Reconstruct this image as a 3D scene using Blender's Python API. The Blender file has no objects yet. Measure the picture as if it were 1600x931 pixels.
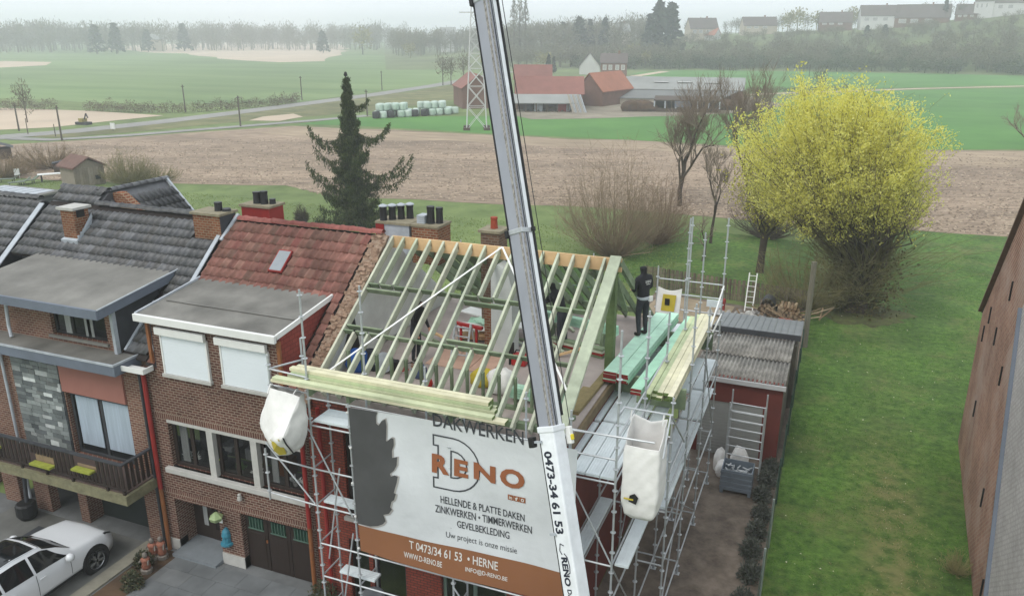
import bpy, bmesh, math, random
import numpy as np
from mathutils import Vector, Matrix
R = math.radians
SC = bpy.context.scene
COL = SC.collection

# ------------------------------------------------------------ camera, sky, sun, exposure
F_PX, PX_X, PX_Y, HORIZON, HEAD, CAM_H = 1265.0, 800.0, 465.5, 50.0, 22.0, 14.28
PITCH = math.atan((PX_Y - HORIZON) / F_PX)
cam = bpy.data.objects.new('camera', bpy.data.cameras.new('camera'))
COL.objects.link(cam)
cam.location = (0, 0, CAM_H)
cam.rotation_euler = (math.pi / 2 - PITCH, 0, R(HEAD))
cam.data.sensor_width = 36.0
cam.data.lens = F_PX / 1600.0 * 36.0
cam.data.clip_start = 0.1
cam.data.clip_end = 6000
SC.camera = cam

SUN_EL, SUN_AZ = 52.0, 200.0          # degrees; azimuth clockwise from +Y
world = bpy.data.worlds.new('World'); SC.world = world; world.use_nodes = True
wn = world.node_tree; wn.nodes.clear()
sky = wn.nodes.new('ShaderNodeTexSky'); sky.sky_type = 'NISHITA'; sky.sun_disc = False
sky.sun_elevation = R(SUN_EL); sky.sun_rotation = R(SUN_AZ)
sky.dust_density = 6.0; sky.air_density = 1.2; sky.ozone_density = 1.0
mixw = wn.nodes.new('ShaderNodeMix'); mixw.data_type = 'RGBA'
mixw.inputs[0].default_value = 0.90
mixw.inputs[7].default_value = (10.2, 10.9, 11.6, 1)      # cloud deck
bg = wn.nodes.new('ShaderNodeBackground'); bg.inputs['Strength'].default_value = 0.1
wo = wn.nodes.new('ShaderNodeOutputWorld')
wn.links.new(sky.outputs[0], mixw.inputs[6]); wn.links.new(mixw.outputs[2], bg.inputs[0]); wn.links.new(bg.outputs[0], wo.inputs[0])

sun = bpy.data.objects.new('sun', bpy.data.lights.new('sun', 'SUN')); COL.objects.link(sun)
sun.data.energy = 1.2; sun.data.angle = R(25); sun.data.color = (1.0, 0.97, 0.92)
_az = R(SUN_AZ); _el = R(SUN_EL)
_d = Vector((math.sin(_az) * math.cos(_el), math.cos(_az) * math.cos(_el), math.sin(_el)))
sun.rotation_euler = _d.to_track_quat('Z', 'Y').to_euler(); sun.location = (0, 0, 60)
SC.view_settings.view_transform = 'Standard'; SC.view_settings.look = 'None'
SC.view_settings.exposure = 0.3; SC.view_settings.gamma = 1.0; SC.view_settings.use_curve_mapping = False
SC.render.engine = 'CYCLES'
SC.cycles.max_bounces = 8; SC.cycles.volume_bounces = 4; SC.cycles.transparent_max_bounces = 8

# ------------------------------------------------------------ measuring: a sight line met with a real plane
_f = np.array([-math.sin(R(HEAD)) * math.cos(PITCH), math.cos(R(HEAD)) * math.cos(PITCH), -math.sin(PITCH)])
_r = np.array([math.cos(R(HEAD)), math.sin(R(HEAD)), 0.0]); _u = np.cross(_r, _f); _c = np.array([0, 0, CAM_H])
def _ray(x, y): return _f * F_PX + _r * (x - PX_X) - _u * (y - PX_Y)
def gz(x, y, z=0.0):
    d = _ray(x, y); t = (z - CAM_H) / d[2]; p = _c + t * d; return (float(p[0]), float(p[1]), float(p[2]))
def gy(x, y, Y):
    d = _ray(x, y); p = _c + Y / d[1] * d; return (float(p[0]), float(p[1]), float(p[2]))
def gx(x, y, X):
    d = _ray(x, y); p = _c + X / d[0] * d; return (float(p[0]), float(p[1]), float(p[2]))
def gd(x, y, D):                     # at horizontal distance D
    d = _ray(x, y); h = math.hypot(d[0], d[1]); p = _c + D / h * d; return (float(p[0]), float(p[1]), float(p[2]))

# ------------------------------------------------------------ materials
def lin(c):
    c = c / 255.0
    return c / 12.92 if c <= 0.04045 else ((c + 0.055) / 1.055) ** 2.4
def S(r, g, b, k=1.0): return (lin(r) * k, lin(g) * k, lin(b) * k)
MATS = {}
def mat(name, rgb, rough=0.8, var=0.15, scale=3.0, metal=0.0, bump=0.0, bscale=None, rgb2=None, detail=6, spec=0.4, stretch=None, var2=0.0, scale2=0.4, rot=0.0, bdist=0.02):
    if name in MATS: return MATS[name]
    m = bpy.data.materials.new(name); m.use_nodes = True; nt = m.node_tree; N = nt.nodes; L = nt.links
    b = N['Principled BSDF']; b.inputs['Roughness'].default_value = rough; b.inputs['Metallic'].default_value = metal
    b.inputs['Specular IOR Level'].default_value = spec
    geo = N.new('ShaderNodeNewGeometry'); vec = geo.outputs['Position']
    if stretch:
        mp = N.new('ShaderNodeMapping'); mp.inputs['Scale'].default_value = stretch
        if rot: mp.vector_type = 'TEXTURE'; mp.inputs['Scale'].default_value = tuple(1.0 / q for q in stretch); mp.inputs['Rotation'].default_value = (0, 0, rot)
        L.new(vec, mp.inputs[0]); vec = mp.outputs[0]
    nz = N.new('ShaderNodeTexNoise'); nz.inputs['Scale'].default_value = scale; nz.inputs['Detail'].default_value = detail
    nz.inputs['Roughness'].default_value = 0.65
    L.new(vec, nz.inputs['Vector'])
    rp = N.new('ShaderNodeValToRGB'); rp.color_ramp.elements[0].position = 0.3; rp.color_ramp.elements[1].position = 0.7
    a = tuple(max(0, c * (1 - var)) for c in rgb); c2 = rgb2 or tuple(min(1, c * (1 + var)) for c in rgb)
    rp.color_ramp.elements[0].color = (*a, 1); rp.color_ramp.elements[1].color = (*c2, 1)
    L.new(nz.outputs[0], rp.inputs[0]); out = rp.outputs[0]
    if var2:
        n2 = N.new('ShaderNodeTexNoise'); n2.inputs['Scale'].default_value = scale2; n2.inputs['Detail'].default_value = 4
        L.new(vec if rot else geo.outputs['Position'], n2.inputs['Vector'])
        mr = N.new('ShaderNodeMapRange'); mr.inputs[1].default_value = 0.3; mr.inputs[2].default_value = 0.7
        mr.inputs[3].default_value = 1 - var2; mr.inputs[4].default_value = 1 + var2
        L.new(n2.outputs[0], mr.inputs[0])
        mx = N.new('ShaderNodeVectorMath'); mx.operation = 'SCALE'; L.new(out, mx.inputs[0]); L.new(mr.outputs[0], mx.inputs['Scale']); out = mx.outputs[0]
    L.new(out, b.inputs['Base Color'])
    if bump:
        bp = N.new('ShaderNodeBump'); bp.inputs['Strength'].default_value = bump; bp.inputs['Distance'].default_value = bdist
        if bscale:
            n3 = N.new('ShaderNodeTexNoise'); n3.inputs['Scale'].default_value = bscale; n3.inputs['Detail'].default_value = 5
            L.new(vec, n3.inputs['Vector']); L.new(n3.outputs[0], bp.inputs['Height'])
        else: L.new(nz.outputs[0], bp.inputs['Height'])
        L.new(bp.outputs[0], b.inputs['Normal'])
    MATS[name] = m; return m

def brick_mat(name, c1, c2, mortar, bw=0.19, rh=0.0765, ms=0.011, var2=0.18, stain=None):
    if name in MATS: return MATS[name]
    m = bpy.data.materials.new(name); m.use_nodes = True; nt = m.node_tree; N = nt.nodes; L = nt.links
    b = N['Principled BSDF']; b.inputs['Roughness'].default_value = 0.9; b.inputs['Specular IOR Level'].default_value = 0.2
    geo = N.new('ShaderNodeNewGeometry'); sp = N.new('ShaderNodeSeparateXYZ'); L.new(geo.outputs['Position'], sp.inputs[0])
    ad = N.new('ShaderNodeMath'); L.new(sp.outputs[0], ad.inputs[0]); L.new(sp.outputs[1], ad.inputs[1])
    cb = N.new('ShaderNodeCombineXYZ'); L.new(ad.outputs[0], cb.inputs[0]); L.new(sp.outputs[2], cb.inputs[1])
    bt = N.new('ShaderNodeTexBrick'); L.new(cb.outputs[0], bt.inputs['Vector'])
    bt.inputs['Color1'].default_value = (*c1, 1); bt.inputs['Color2'].default_value = (*c2, 1); bt.inputs['Mortar'].default_value = (*mortar, 1)
    bt.inputs['Scale'].default_value = 1; bt.inputs['Brick Width'].default_value = bw; bt.inputs['Row Height'].default_value = rh
    bt.inputs['Mortar Size'].default_value = ms; bt.inputs['Mortar Smooth'].default_value = 0.3; bt.inputs['Bias'].default_value = -0.1
    n2 = N.new('ShaderNodeTexNoise'); n2.inputs['Scale'].default_value = 0.9; n2.inputs['Detail'].default_value = 8; L.new(geo.outputs['Position'], n2.inputs['Vector'])
    mr = N.new('ShaderNodeMapRange'); mr.inputs[1].default_value = 0.3; mr.inputs[2].default_value = 0.7; mr.inputs[3].default_value = 1 - var2; mr.inputs[4].default_value = 1 + var2
    L.new(n2.outputs[0], mr.inputs[0])
    mx = N.new('ShaderNodeVectorMath'); mx.operation = 'SCALE'; L.new(bt.outputs[0], mx.inputs[0]); L.new(mr.outputs[0], mx.inputs['Scale'])
    out = mx.outputs[0]
    if stain:
        n4 = N.new('ShaderNodeTexNoise'); n4.inputs['Scale'].default_value = 0.45; n4.inputs['Detail'].default_value = 9; n4.inputs['Roughness'].default_value = 0.7
        L.new(geo.outputs['Position'], n4.inputs['Vector'])
        r4 = N.new('ShaderNodeMapRange'); r4.inputs[1].default_value = 0.48; r4.inputs[2].default_value = 0.66; L.new(n4.outputs[0], r4.inputs[0])
        r4.inputs[4].default_value = 0.6
        m4 = N.new('ShaderNodeMix'); m4.data_type = 'RGBA'; L.new(r4.outputs[0], m4.inputs[0]); L.new(out, m4.inputs[6]); m4.inputs[7].default_value = (*stain, 1); out = m4.outputs[2]
    L.new(out, b.inputs['Base Color'])
    bp = N.new('ShaderNodeBump'); bp.inputs['Strength'].default_value = 0.5; bp.inputs['Distance'].default_value = 0.01; bp.invert = True
    L.new(bt.outputs['Fac'], bp.inputs['Height']); L.new(bp.outputs[0], b.inputs['Normal'])
    MATS[name] = m; return m

def rand_mat(name, rgbs, rough=0.85, spec=0.3, noise=0.2, scale=8, bump=0.0):
    """colour picked per object (for repeated pieces)"""
    if name in MATS: return MATS[name]
    m = bpy.data.materials.new(name); m.use_nodes = True; nt = m.node_tree; N = nt.nodes; L = nt.links
    b = N['Principled BSDF']; b.inputs['Roughness'].default_value = rough; b.inputs['Specular IOR Level'].default_value = spec
    oi = N.new('ShaderNodeObjectInfo'); rp = N.new('ShaderNodeValToRGB'); cr = rp.color_ramp
    cr.interpolation = 'LINEAR'
    for i, c in enumerate(rgbs):
        p = i / max(1, len(rgbs) - 1)
        e = cr.elements[i] if i < 2 else cr.elements.new(p)
        e.position = p; e.color = (*c, 1)
    for i, c in enumerate(rgbs):
        cr.elements[i].position = i / max(1, len(rgbs) - 1); cr.elements[i].color = (*c, 1)
    L.new(oi.outputs['Random'], rp.inputs[0])
    geo = N.new('ShaderNodeNewGeometry'); nz = N.new('ShaderNodeTexNoise'); nz.inputs['Scale'].default_value = scale; nz.inputs['Detail'].default_value = 6
    L.new(geo.outputs['Position'], nz.inputs['Vector'])
    mr = N.new('ShaderNodeMapRange'); mr.inputs[1].default_value = 0.3; mr.inputs[2].default_value = 0.7; mr.inputs[3].default_value = 1 - noise; mr.inputs[4].default_value = 1 + noise
    L.new(nz.outputs[0], mr.inputs[0])
    n2 = N.new('ShaderNodeTexNoise'); n2.inputs['Scale'].default_value = 0.7; n2.inputs['Detail'].default_value = 5; L.new(geo.outputs['Position'], n2.inputs['Vector'])
    m2 = N.new('ShaderNodeMapRange'); m2.inputs[1].default_value = 0.3; m2.inputs[2].default_value = 0.7; m2.inputs[3].default_value = 1 - 1.6 * noise; m2.inputs[4].default_value = 1 + 1.5 * noise; L.new(n2.outputs[0], m2.inputs[0])
    mm = N.new('ShaderNodeMath'); mm.operation = 'MULTIPLY'; L.new(mr.outputs[0], mm.inputs[0]); L.new(m2.outputs[0], mm.inputs[1])
    mx = N.new('ShaderNodeVectorMath'); mx.operation = 'SCALE'; L.new(rp.outputs[0], mx.inputs[0]); L.new(mm.outputs[0], mx.inputs['Scale'])
    L.new(mx.outputs[0], b.inputs['Base Color'])
    if bump:
        bp = N.new('ShaderNodeBump'); bp.inputs['Strength'].default_value = bump; bp.inputs['Distance'].default_value = 0.01
        L.new(nz.outputs[0], bp.inputs['Height']); L.new(bp.outputs[0], b.inputs['Normal'])
    MATS[name] = m; return m

def leaf_mat(name, rgbs, trans=0.25, rough=0.7):
    if name in MATS: return MATS[name]
    m = bpy.data.materials.new(name); m.use_nodes = True; nt = m.node_tree; N = nt.nodes; L = nt.links
    b = N['Principled BSDF']; b.inputs['Roughness'].default_value = rough; b.inputs['Specular IOR Level'].default_value = 0.2
    geo = N.new('ShaderNodeNewGeometry'); rp = N.new('ShaderNodeValToRGB'); cr = rp.color_ramp
    while len(cr.elements) < len(rgbs): cr.elements.new(0.5)
    for i, c in enumerate(rgbs):
        cr.elements[i].position = i / max(1, len(rgbs) - 1); cr.elements[i].color = (*c, 1)
    L.new(geo.outputs['Random Per Island'], rp.inputs[0]); L.new(rp.outputs[0], b.inputs['Base Color'])
    tr = N.new('ShaderNodeBsdfTranslucent'); L.new(rp.outputs[0], tr.inputs[0])
    ms = N.new('ShaderNodeMixShader'); ms.inputs[0].default_value = trans
    L.new(b.outputs[0], ms.inputs[1]); L.new(tr.outputs[0], ms.inputs[2]); L.new(ms.outputs[0], N['Material Output'].inputs[0])
    MATS[name] = m; return m

# ------------------------------------------------------------ objects
def tag(o, label=None, cat=None, group=None, kind=None):
    if label: o['label'] = label
    if cat: o['category'] = cat
    if group: o['group'] = group
    if kind: o['kind'] = kind
    return o
def thing(name, label, cat, loc=(0, 0, 0), rz=0.0, group=None):
    o = bpy.data.objects.new(name, None); COL.objects.link(o); o.empty_display_size = 0.2
    o.location = loc; o.rotation_euler = (0, 0, rz)
    return tag(o, label, cat, group)
def root_of(o):
    while o.parent: o = o.parent
    return o
def link(name, me, parent=None):
    o = bpy.data.objects.new(name, me); COL.objects.link(o)
    if parent: o.parent = parent
    return o
def mesh_np(name, V, Fc, m, smooth=False):
    """V (n,3), Fc (m,k) arrays"""
    V = np.asarray(V, dtype=np.float32); Fc = np.asarray(Fc, dtype=np.int32); k = Fc.shape[1]
    me = bpy.data.meshes.new(name); me.vertices.add(len(V)); me.vertices.foreach_set('co', V.ravel())
    me.loops.add(Fc.size); me.loops.foreach_set('vertex_index', Fc.ravel())
    me.polygons.add(len(Fc)); me.polygons.foreach_set('loop_start', np.arange(0, Fc.size, k, dtype=np.int32))
    try: me.polygons.foreach_set('loop_total', np.full(len(Fc), k, dtype=np.int32))
    except Exception: pass
    if smooth: me.polygons.foreach_set('use_smooth', np.ones(len(Fc), dtype=bool))
    me.update(calc_edges=True); me.materials.append(m); return me

class MB:
    """collects simple shapes (world coordinates) into one mesh"""
    def __init__(s): s.v = []; s.f = []; s.sm = False
    def add(s, vs, fs):
        n = len(s.v); s.v += [tuple(map(float, v)) for v in vs]; s.f += [tuple(i + n for i in f) for f in fs]; return s
    def box(s, x0, x1, y0, y1, z0, z1):
        return s.add([(x0, y0, z0), (x1, y0, z0), (x1, y1, z0), (x0, y1, z0), (x0, y0, z1), (x1, y0, z1), (x1, y1, z1), (x0, y1, z1)],
                     [(0, 3, 2, 1), (4, 5, 6, 7), (0, 1, 5, 4), (1, 2, 6, 5), (2, 3, 7, 6), (3, 0, 4, 7)])
    def beam(s, p, q, w, h, up=(0, 0, 1)):
        """box from p to q; w across, h along 'up'"""
        p = Vector(p); q = Vector(q); d = (q - p).normalized(); u = Vector(up)
        sd = d.cross(u)
        if sd.length < 1e-5: sd = d.cross(Vector((1, 0, 0)))
        sd.normalize(); u = sd.cross(d).normalized(); a = sd * (w / 2); b = u * (h / 2)
        vs = [p - a - b, p + a - b, p + a + b, p - a + b, q - a - b, q + a - b, q + a + b, q - a + b]
        return s.add(vs, [(0, 1, 2, 3), (4, 7, 6, 5), (0, 4, 5, 1), (1, 5, 6, 2), (2, 6, 7, 3), (3, 7, 4, 0)])
    def tube(s, p, q, r, n=8, r2=None, cap=True):
        p = Vector(p); q = Vector(q); d = (q - p); d.normalize(); r2 = r if r2 is None else r2
        a = d.orthogonal().normalized(); b = d.cross(a)
        vs = []
        for c, rr in ((p, r), (q, r2)):
            for i in range(n):
                t = 2 * math.pi * i / n; vs.append(c + a * (math.cos(t) * rr) + b * (math.sin(t) * rr))
        fs = [(i, (i + 1) % n, n + (i + 1) % n, n + i) for i in range(n)]
        if cap: fs += [tuple(range(n - 1, -1, -1)), tuple(range(n, 2 * n))]
        return s.add(vs, fs)
    def path(s, pts, r, n=6, radii=None):
        for i in range(len(pts) - 1):
            s.tube(pts[i], pts[i + 1], radii[i] if radii else r, n, radii[i + 1] if radii else r)
        return s
    def prism(s, pts, d):
        """planar polygon pts extruded by vector d"""
        n = len(pts); d = Vector(d); vs = [Vector(p) for p in pts] + [Vector(p) + d for p in pts]
        return s.add(vs, [tuple(range(n)), tuple(range(2 * n - 1, n - 1, -1))] + [(i, n + i, n + (i + 1) % n, (i + 1) % n) for i in range(n)])
    def lathe(s, c, prof, n=12, ax=(0, 0, 1)):
        """prof: list of (radius, height)"""
        q = Vector((0, 0, 1)).rotation_difference(Vector(ax)); vs = []; fs = []
        for r, h in prof:
            for i in range(n):
                t = 2 * math.pi * i / n; vs.append(Vector(c) + q @ Vector((r * math.cos(t), r * math.sin(t), h)))
        for j in range(len(prof) - 1):
            for i in range(n): fs.append((j * n + i, j * n + (i + 1) % n, (j + 1) * n + (i + 1) % n, (j + 1) * n + i))
        fs.append(tuple(range(n - 1, -1, -1))); fs.append(tuple((len(prof) - 1) * n + i for i in range(n)))
        return s.add(vs, fs)
    def quad(s, a, b, c, d): return s.add([a, b, c, d], [(0, 1, 2, 3)])
    def grid(s, fn, nu, nv):
        vs = [fn(i / nu, j / nv) for j in range(nv + 1) for i in range(nu + 1)]; w = nu + 1
        return s.add(vs, [(j * w + i, j * w + i + 1, (j + 1) * w + i + 1, (j + 1) * w + i) for j in range(nv) for i in range(nu)])
    def mesh(s, name, m, off=(0, 0, 0), smooth=False, fix=True):
        me = bpy.data.meshes.new(name); o = Vector(off)
        me.from_pydata([tuple(Vector(v) - o) for v in s.v], [], s.f)
        if fix:
            bm = bmesh.new(); bm.from_mesh(me); bmesh.ops.recalc_face_normals(bm, faces=bm.faces); bm.to_mesh(me); bm.free()
        if smooth: me.polygons.foreach_set('use_smooth', [True] * len(me.polygons))
        me.update(); me.materials.append(m); return me
    def build(s, name, m, parent=None, smooth=False, bevel=0.0, fix=True):
        off = (0, 0, 0)
        if parent is not None: off = root_of(parent).location
        o = link(name, s.mesh(name, m, off, smooth, fix), parent)
        if bevel:
            b = o.modifiers.new('bevel', 'BEVEL'); b.width = bevel; b.segments = 2; b.limit_method = 'ANGLE'
        return o
def box(name, m, parent, x0, x1, y0, y1, z0, z1, bevel=0.0): return MB().box(x0, x1, y0, y1, z0, z1).build(name, m, parent, bevel=bevel)
def single(name, mb, m, label, cat, base, group=None, kind=None, smooth=False, bevel=0.0):
    """a thing of one mesh, origin at its base"""
    o = link(name, mb.mesh(name, m, base, smooth)); o.location = base
    if bevel:
        b = o.modifiers.new('bevel', 'BEVEL'); b.width = bevel; b.segments = 2; b.limit_method = 'ANGLE'
    return tag(o, label, cat, group, kind)
def piece(name, me, parent, loc, rot=None):
    """a small repeated piece that shares its mesh; loc in world coordinates"""
    o = bpy.data.objects.new(name, me); COL.objects.link(o); o.parent = parent
    o.location = Vector(loc) - root_of(parent).location
    if rot is not None: o.rotation_euler = rot
    return o
def copy_tree(o, parent=None):
    c = o.copy(); COL.objects.link(c); c.parent = parent
    for ch in [x for x in bpy.data.objects if x.parent == o]: copy_tree(ch, c)
    return c
def struct(name, mb, m, smooth=False): return tag(mb.build(name, m, smooth=smooth), kind='structure')
def poly_sheet(name, pts, z, m, kind='structure'):
    """flat ground sheet from a polygon"""
    me = bpy.data.meshes.new(name); bm = bmesh.new()
    vs = [bm.verts.new((p[0], p[1], z)) for p in pts]; f = bm.faces.new(vs)
    bm.normal_update()
    if f.normal.z < 0: f.normal_flip()
    bmesh.ops.triangulate(bm, faces=bm.faces)
    bm.to_mesh(me); bm.free(); me.materials.append(m); o = link(name, me); return tag(o, kind=kind)
# ------------------------------------------------------------ ground, fields, roads, hill
def smooth01(t): t = max(0.0, min(1.0, t)); return t * t * (3 - 2 * t)
def az_of(px): d = _ray(px, HORIZON); return math.atan2(d[0], d[1])          # clockwise from +Y
HILL = [(600, 0), (700, 1.5), (900, 7), (1100, 12), (1250, 14.5), (1400, 17), (1600, 24), (1800, 26), (2600, 26)]
HILL = [(az_of(p), h) for p, h in HILL]
def hill_h(a):
    if a <= HILL[0][0]: return 0.0
    for (a0, h0), (a1, h1) in zip(HILL, HILL[1:]):
        if a <= a1: return h0 + (h1 - h0) * (a - a0) / (a1 - a0)
    return HILL[-1][1]
def terrain(x, y):
    d = math.hypot(x, y); a = math.atan2(x, y)
    return hill_h(a) * smooth01((d - 335.0) / 165.0)
def far(px, D, dz=0.0):
    a = az_of(px); x, y = D * math.sin(a), D * math.cos(a); return (x, y, terrain(x, y) + dz)

M_meadow = mat('meadow_grass', S(100, 122, 62, .85), .95, .3, .35, rgb2=S(122, 138, 80, .85), bump=.5, bscale=14, var2=.2, scale2=.05)
M_lawn = mat('lawn_grass', S(52, 92, 26, .95), .95, .42, 3.2, rgb2=S(94, 124, 50, .95), detail=14, bump=1.0, bscale=16, bdist=.05, var2=.3, scale2=.3)
M_green = mat('young_crop', S(68, 118, 46, .95), .95, .15, .05, rgb2=S(86, 132, 58, .95), bump=.3, bscale=6, var2=.12, scale2=.02)
M_pale = mat('pale_pasture', S(98, 128, 70, .85), .95, .2, .05, rgb2=S(124, 144, 90, .85), stretch=(.25, 1, 1), var2=.2, scale2=.012)
M_soil = mat('ploughed_soil', S(132, 112, 93, .86), .97, .36, 1.8, rgb2=S(172, 152, 130, .9), bump=1.0, bscale=5, stretch=(.22, 1.0, 1), var2=.28, scale2=.16, rot=R(20))
M_stub = mat('dry_stubble', S(152, 134, 112, .85), .97, .25, .7, rgb2=S(178, 158, 132, .85), stretch=(.2, 1, 1), var2=.15, scale2=.05)
M_sand = mat('bare_sandy_soil', S(190, 172, 150, .9), .97, .12, .05, var2=.08, scale2=.02)
M_asph = mat('old_asphalt', S(160, 158, 152, .7), .9, .12, .8, bump=.2, bscale=30, var2=.1, scale2=.1)
M_conc = mat('worn_concrete', S(116, 118, 118, .8), .9, .22, 1.2, bump=.25, bscale=20, var2=.2, scale2=.3)
M_yard = mat('dirty_yard_surface', S(102, 90, 79, .85), .95, .35, 1.8, rgb2=S(134, 121, 108, .85), bump=.5, bscale=18, var2=.2, scale2=.35)
M_verge = mat('rough_verge', S(104, 118, 66, .8), .95, .35, .25, rgb2=S(138, 132, 90, .8), bump=.5, bscale=5, var2=.2, scale2=.06)
M_earth = mat('bare_earth', S(92, 72, 54, .7), .97, .4, 1.2, bump=.8, bscale=8, var2=.3, scale2=.4)

m = MB()
n = 96
ring = [(2400 * math.cos(2 * math.pi * i / n), 2400 * math.sin(2 * math.pi * i / n), 0) for i in range(n)]
struct('ground', m.add(ring, [tuple(range(n))]), M_meadow)
# hill on the right with the village on it
m = MB(); a0, a1 = HILL[0][0], HILL[-1][0]
m.grid(lambda u, v: (lambda a, d: (d * math.sin(a), d * math.cos(a), hill_h(a) * smooth01((d - 335) / 165) + .02))(a0 + (a1 - a0) * u, 335 + 1900 * v ** 2.2), 60, 40)
struct('hillside', m, mat('hillside_scrub_ground', S(100, 116, 68, .82), .95, .3, .05, rgb2=S(118, 126, 80, .82), var2=.2, scale2=.02), smooth=True)

def ragged(pts, seed, amp=.006, step=14.0):
    """field edges are never ruler straight: subdivide and nudge, in metres, by a little of the distance"""
    rnd = random.Random(seed); g = [Vector(gz(x, y)[:2]) for x, y in pts]; out = []
    for a, b in zip(g, g[1:] + g[:1]):
        D = max(20.0, min(a.length, b.length)); n = max(1, min(40, int((b - a).length / (D * .06))))
        for i in range(n):
            p = a.lerp(b, i / n); out.append(p + Vector((rnd.gauss(0, 1), rnd.gauss(0, 1))) * amp * p.length)
    return [(p.x, p.y) for p in out]
def sheet_px(name, pts, z, m): return poly_sheet(name, ragged(pts, int(pts[0][0] + pts[1][1] * 3)), z, m)
sheet_px('ploughed_field', [(-700, 268), (0, 226), (180, 217), (330, 205), (460, 197), (700, 207), (1050, 225), (1200, 232), (1480, 235), (1700, 236), (1900, 240), (1900, 396), (1600, 371), (1480, 364), (1180, 344), (880, 321), (500, 306), (450, 291), (180, 286), (0, 277), (-700, 330)], .02, M_soil)
sheet_px('stubble_strip', [(520, 222), (700, 220), (1000, 236), (1190, 246), (1190, 234), (1050, 227), (700, 209), (460, 199), (400, 206)], .03, M_stub)
sheet_px('stubble_strip', [(1440, 237), (1700, 238), (1700, 262), (1440, 262)], .03, M_stub)
sheet_px('crop_field', [(455, 194), (560, 184), (700, 181), (830, 183), (1150, 178), (1200, 160), (1330, 143), (1700, 135), (1900, 134), (1900, 238), (1480, 233), (1200, 230), (1050, 223), (700, 205), (470, 195)], .02, M_green)
sheet_px('crop_field', [(925, 152), (1010, 113), (1150, 107), (1600, 105), (1900, 104), (1900, 131), (1600, 133), (1330, 140), (1160, 145)], .02, M_green)
sheet_px('pasture', [(-900, 190), (0, 152), (130, 160), (300, 163), (470, 160), (730, 126), (690, 90), (560, 84), (380, 72), (0, 76), (-900, 82)], .02, M_pale)
sheet_px('stubble_patch', [(150, 77), (220, 70), (400, 66), (540, 70), (545, 84), (500, 96), (420, 98), (350, 92), (260, 83)], .04, M_sand)
sheet_px('stubble_patch', [(-200, 106), (20, 96), (85, 97), (40, 103), (-100, 112)], .04, M_sand)
sheet_px('sandy_field', [(-600, 214), (0, 204), (70, 200), (240, 181), (130, 174), (0, 170), (-600, 180)], .03, M_sand)
sheet_px('verge', [(100, 216), (330, 194), (550, 178), (735, 152), (735, 130), (560, 154), (330, 183), (120, 206), (25, 215)], .03, M_verge)
def road(name, pts, w, z, m):
    g = [Vector(gz(x, y)) for x, y in pts]; L_, R_ = [], []
    for i, p in enumerate(g):
        d = (g[min(i + 1, len(g) - 1)] - g[max(i - 1, 0)]); d.z = 0; d.normalize(); s = Vector((-d.y, d.x, 0)) * w / 2
        L_.append(p + s); R_.append(p - s)
    mb = MB()
    for i in range(len(g) - 1): mb.quad((*L_[i].xy, z), (*R_[i].xy, z), (*R_[i + 1].xy, z), (*L_[i + 1].xy, z))
    return struct(name, mb, m)
road('road', [(-500, 262), (-60, 222), (20, 213), (110, 206), (250, 191), (380, 175), (480, 162), (580, 149), (680, 134), (745, 122), (800, 112)], 5.2, .05, M_asph)
road('farm_track', [(20, 217), (80, 219), (200, 212), (300, 204), (400, 196), (500, 188), (575, 181)], 2.6, .06, M_asph)
road('lane', [(1160, 149), (1230, 146), (1330, 143), (1440, 139), (1600, 135), (1900, 130)], 2.6, .05, M_sand)
road('lane', [(935, 152), (960, 130), (995, 119), (1040, 112)], 4.0, .05, M_sand)
sheet_px('farm_yard', [(800, 181), (830, 186), (1155, 180), (1240, 165), (1170, 150), (960, 150), (905, 150), (790, 160)], .04, mat('farm_dirt', S(150, 140, 122, .7), .95, .25, .3, var2=.2, scale2=.08))
sheet_px('bare_patch', [(385, 190), (420, 181), (455, 178), (470, 184), (430, 190)], .045, M_sand)

# near ground: lawn beside the plot, yard between house and fence, forecourts in front
poly_sheet('lawn', [(-.6, 8), (-.6, 43.4), (-2.5, 44.2), (2.5, 46.2), (1.2, 66), (40, 72), (40, 8)], .012, M_lawn)
poly_sheet('lawn', [(-13, 45.6), (-.7, 45.6), (-.9, 60), (-11, 61)], .010, M_lawn)
poly_sheet('yard', [(-4.7, 6), (-.66, 6), (-.66, 43.2), (-9.0, 44.6), (-9, 30.6), (-4.7, 30)], .016, M_yard)
poly_sheet('forecourt', [(-60, 6), (-4.7, 6), (-4.7, 15.2), (-60, 15.2)], .008, M_conc)
_rr = random.Random(17); poly_sheet('bare_soil_patch', [(1.7 + (2.7 + _rr.uniform(-.7, .5)) * math.cos(i * .2094), 44.9 + (2.1 + _rr.uniform(-.5, .4)) * math.sin(i * .2094)) for i in range(30)], .02, mat('leaf_littered_earth', S(88, 80, 52, .8), .97, .4, 1.6, rgb2=S(96, 104, 56, .85), bump=.8, bscale=12, var2=.3, scale2=.6))
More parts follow.
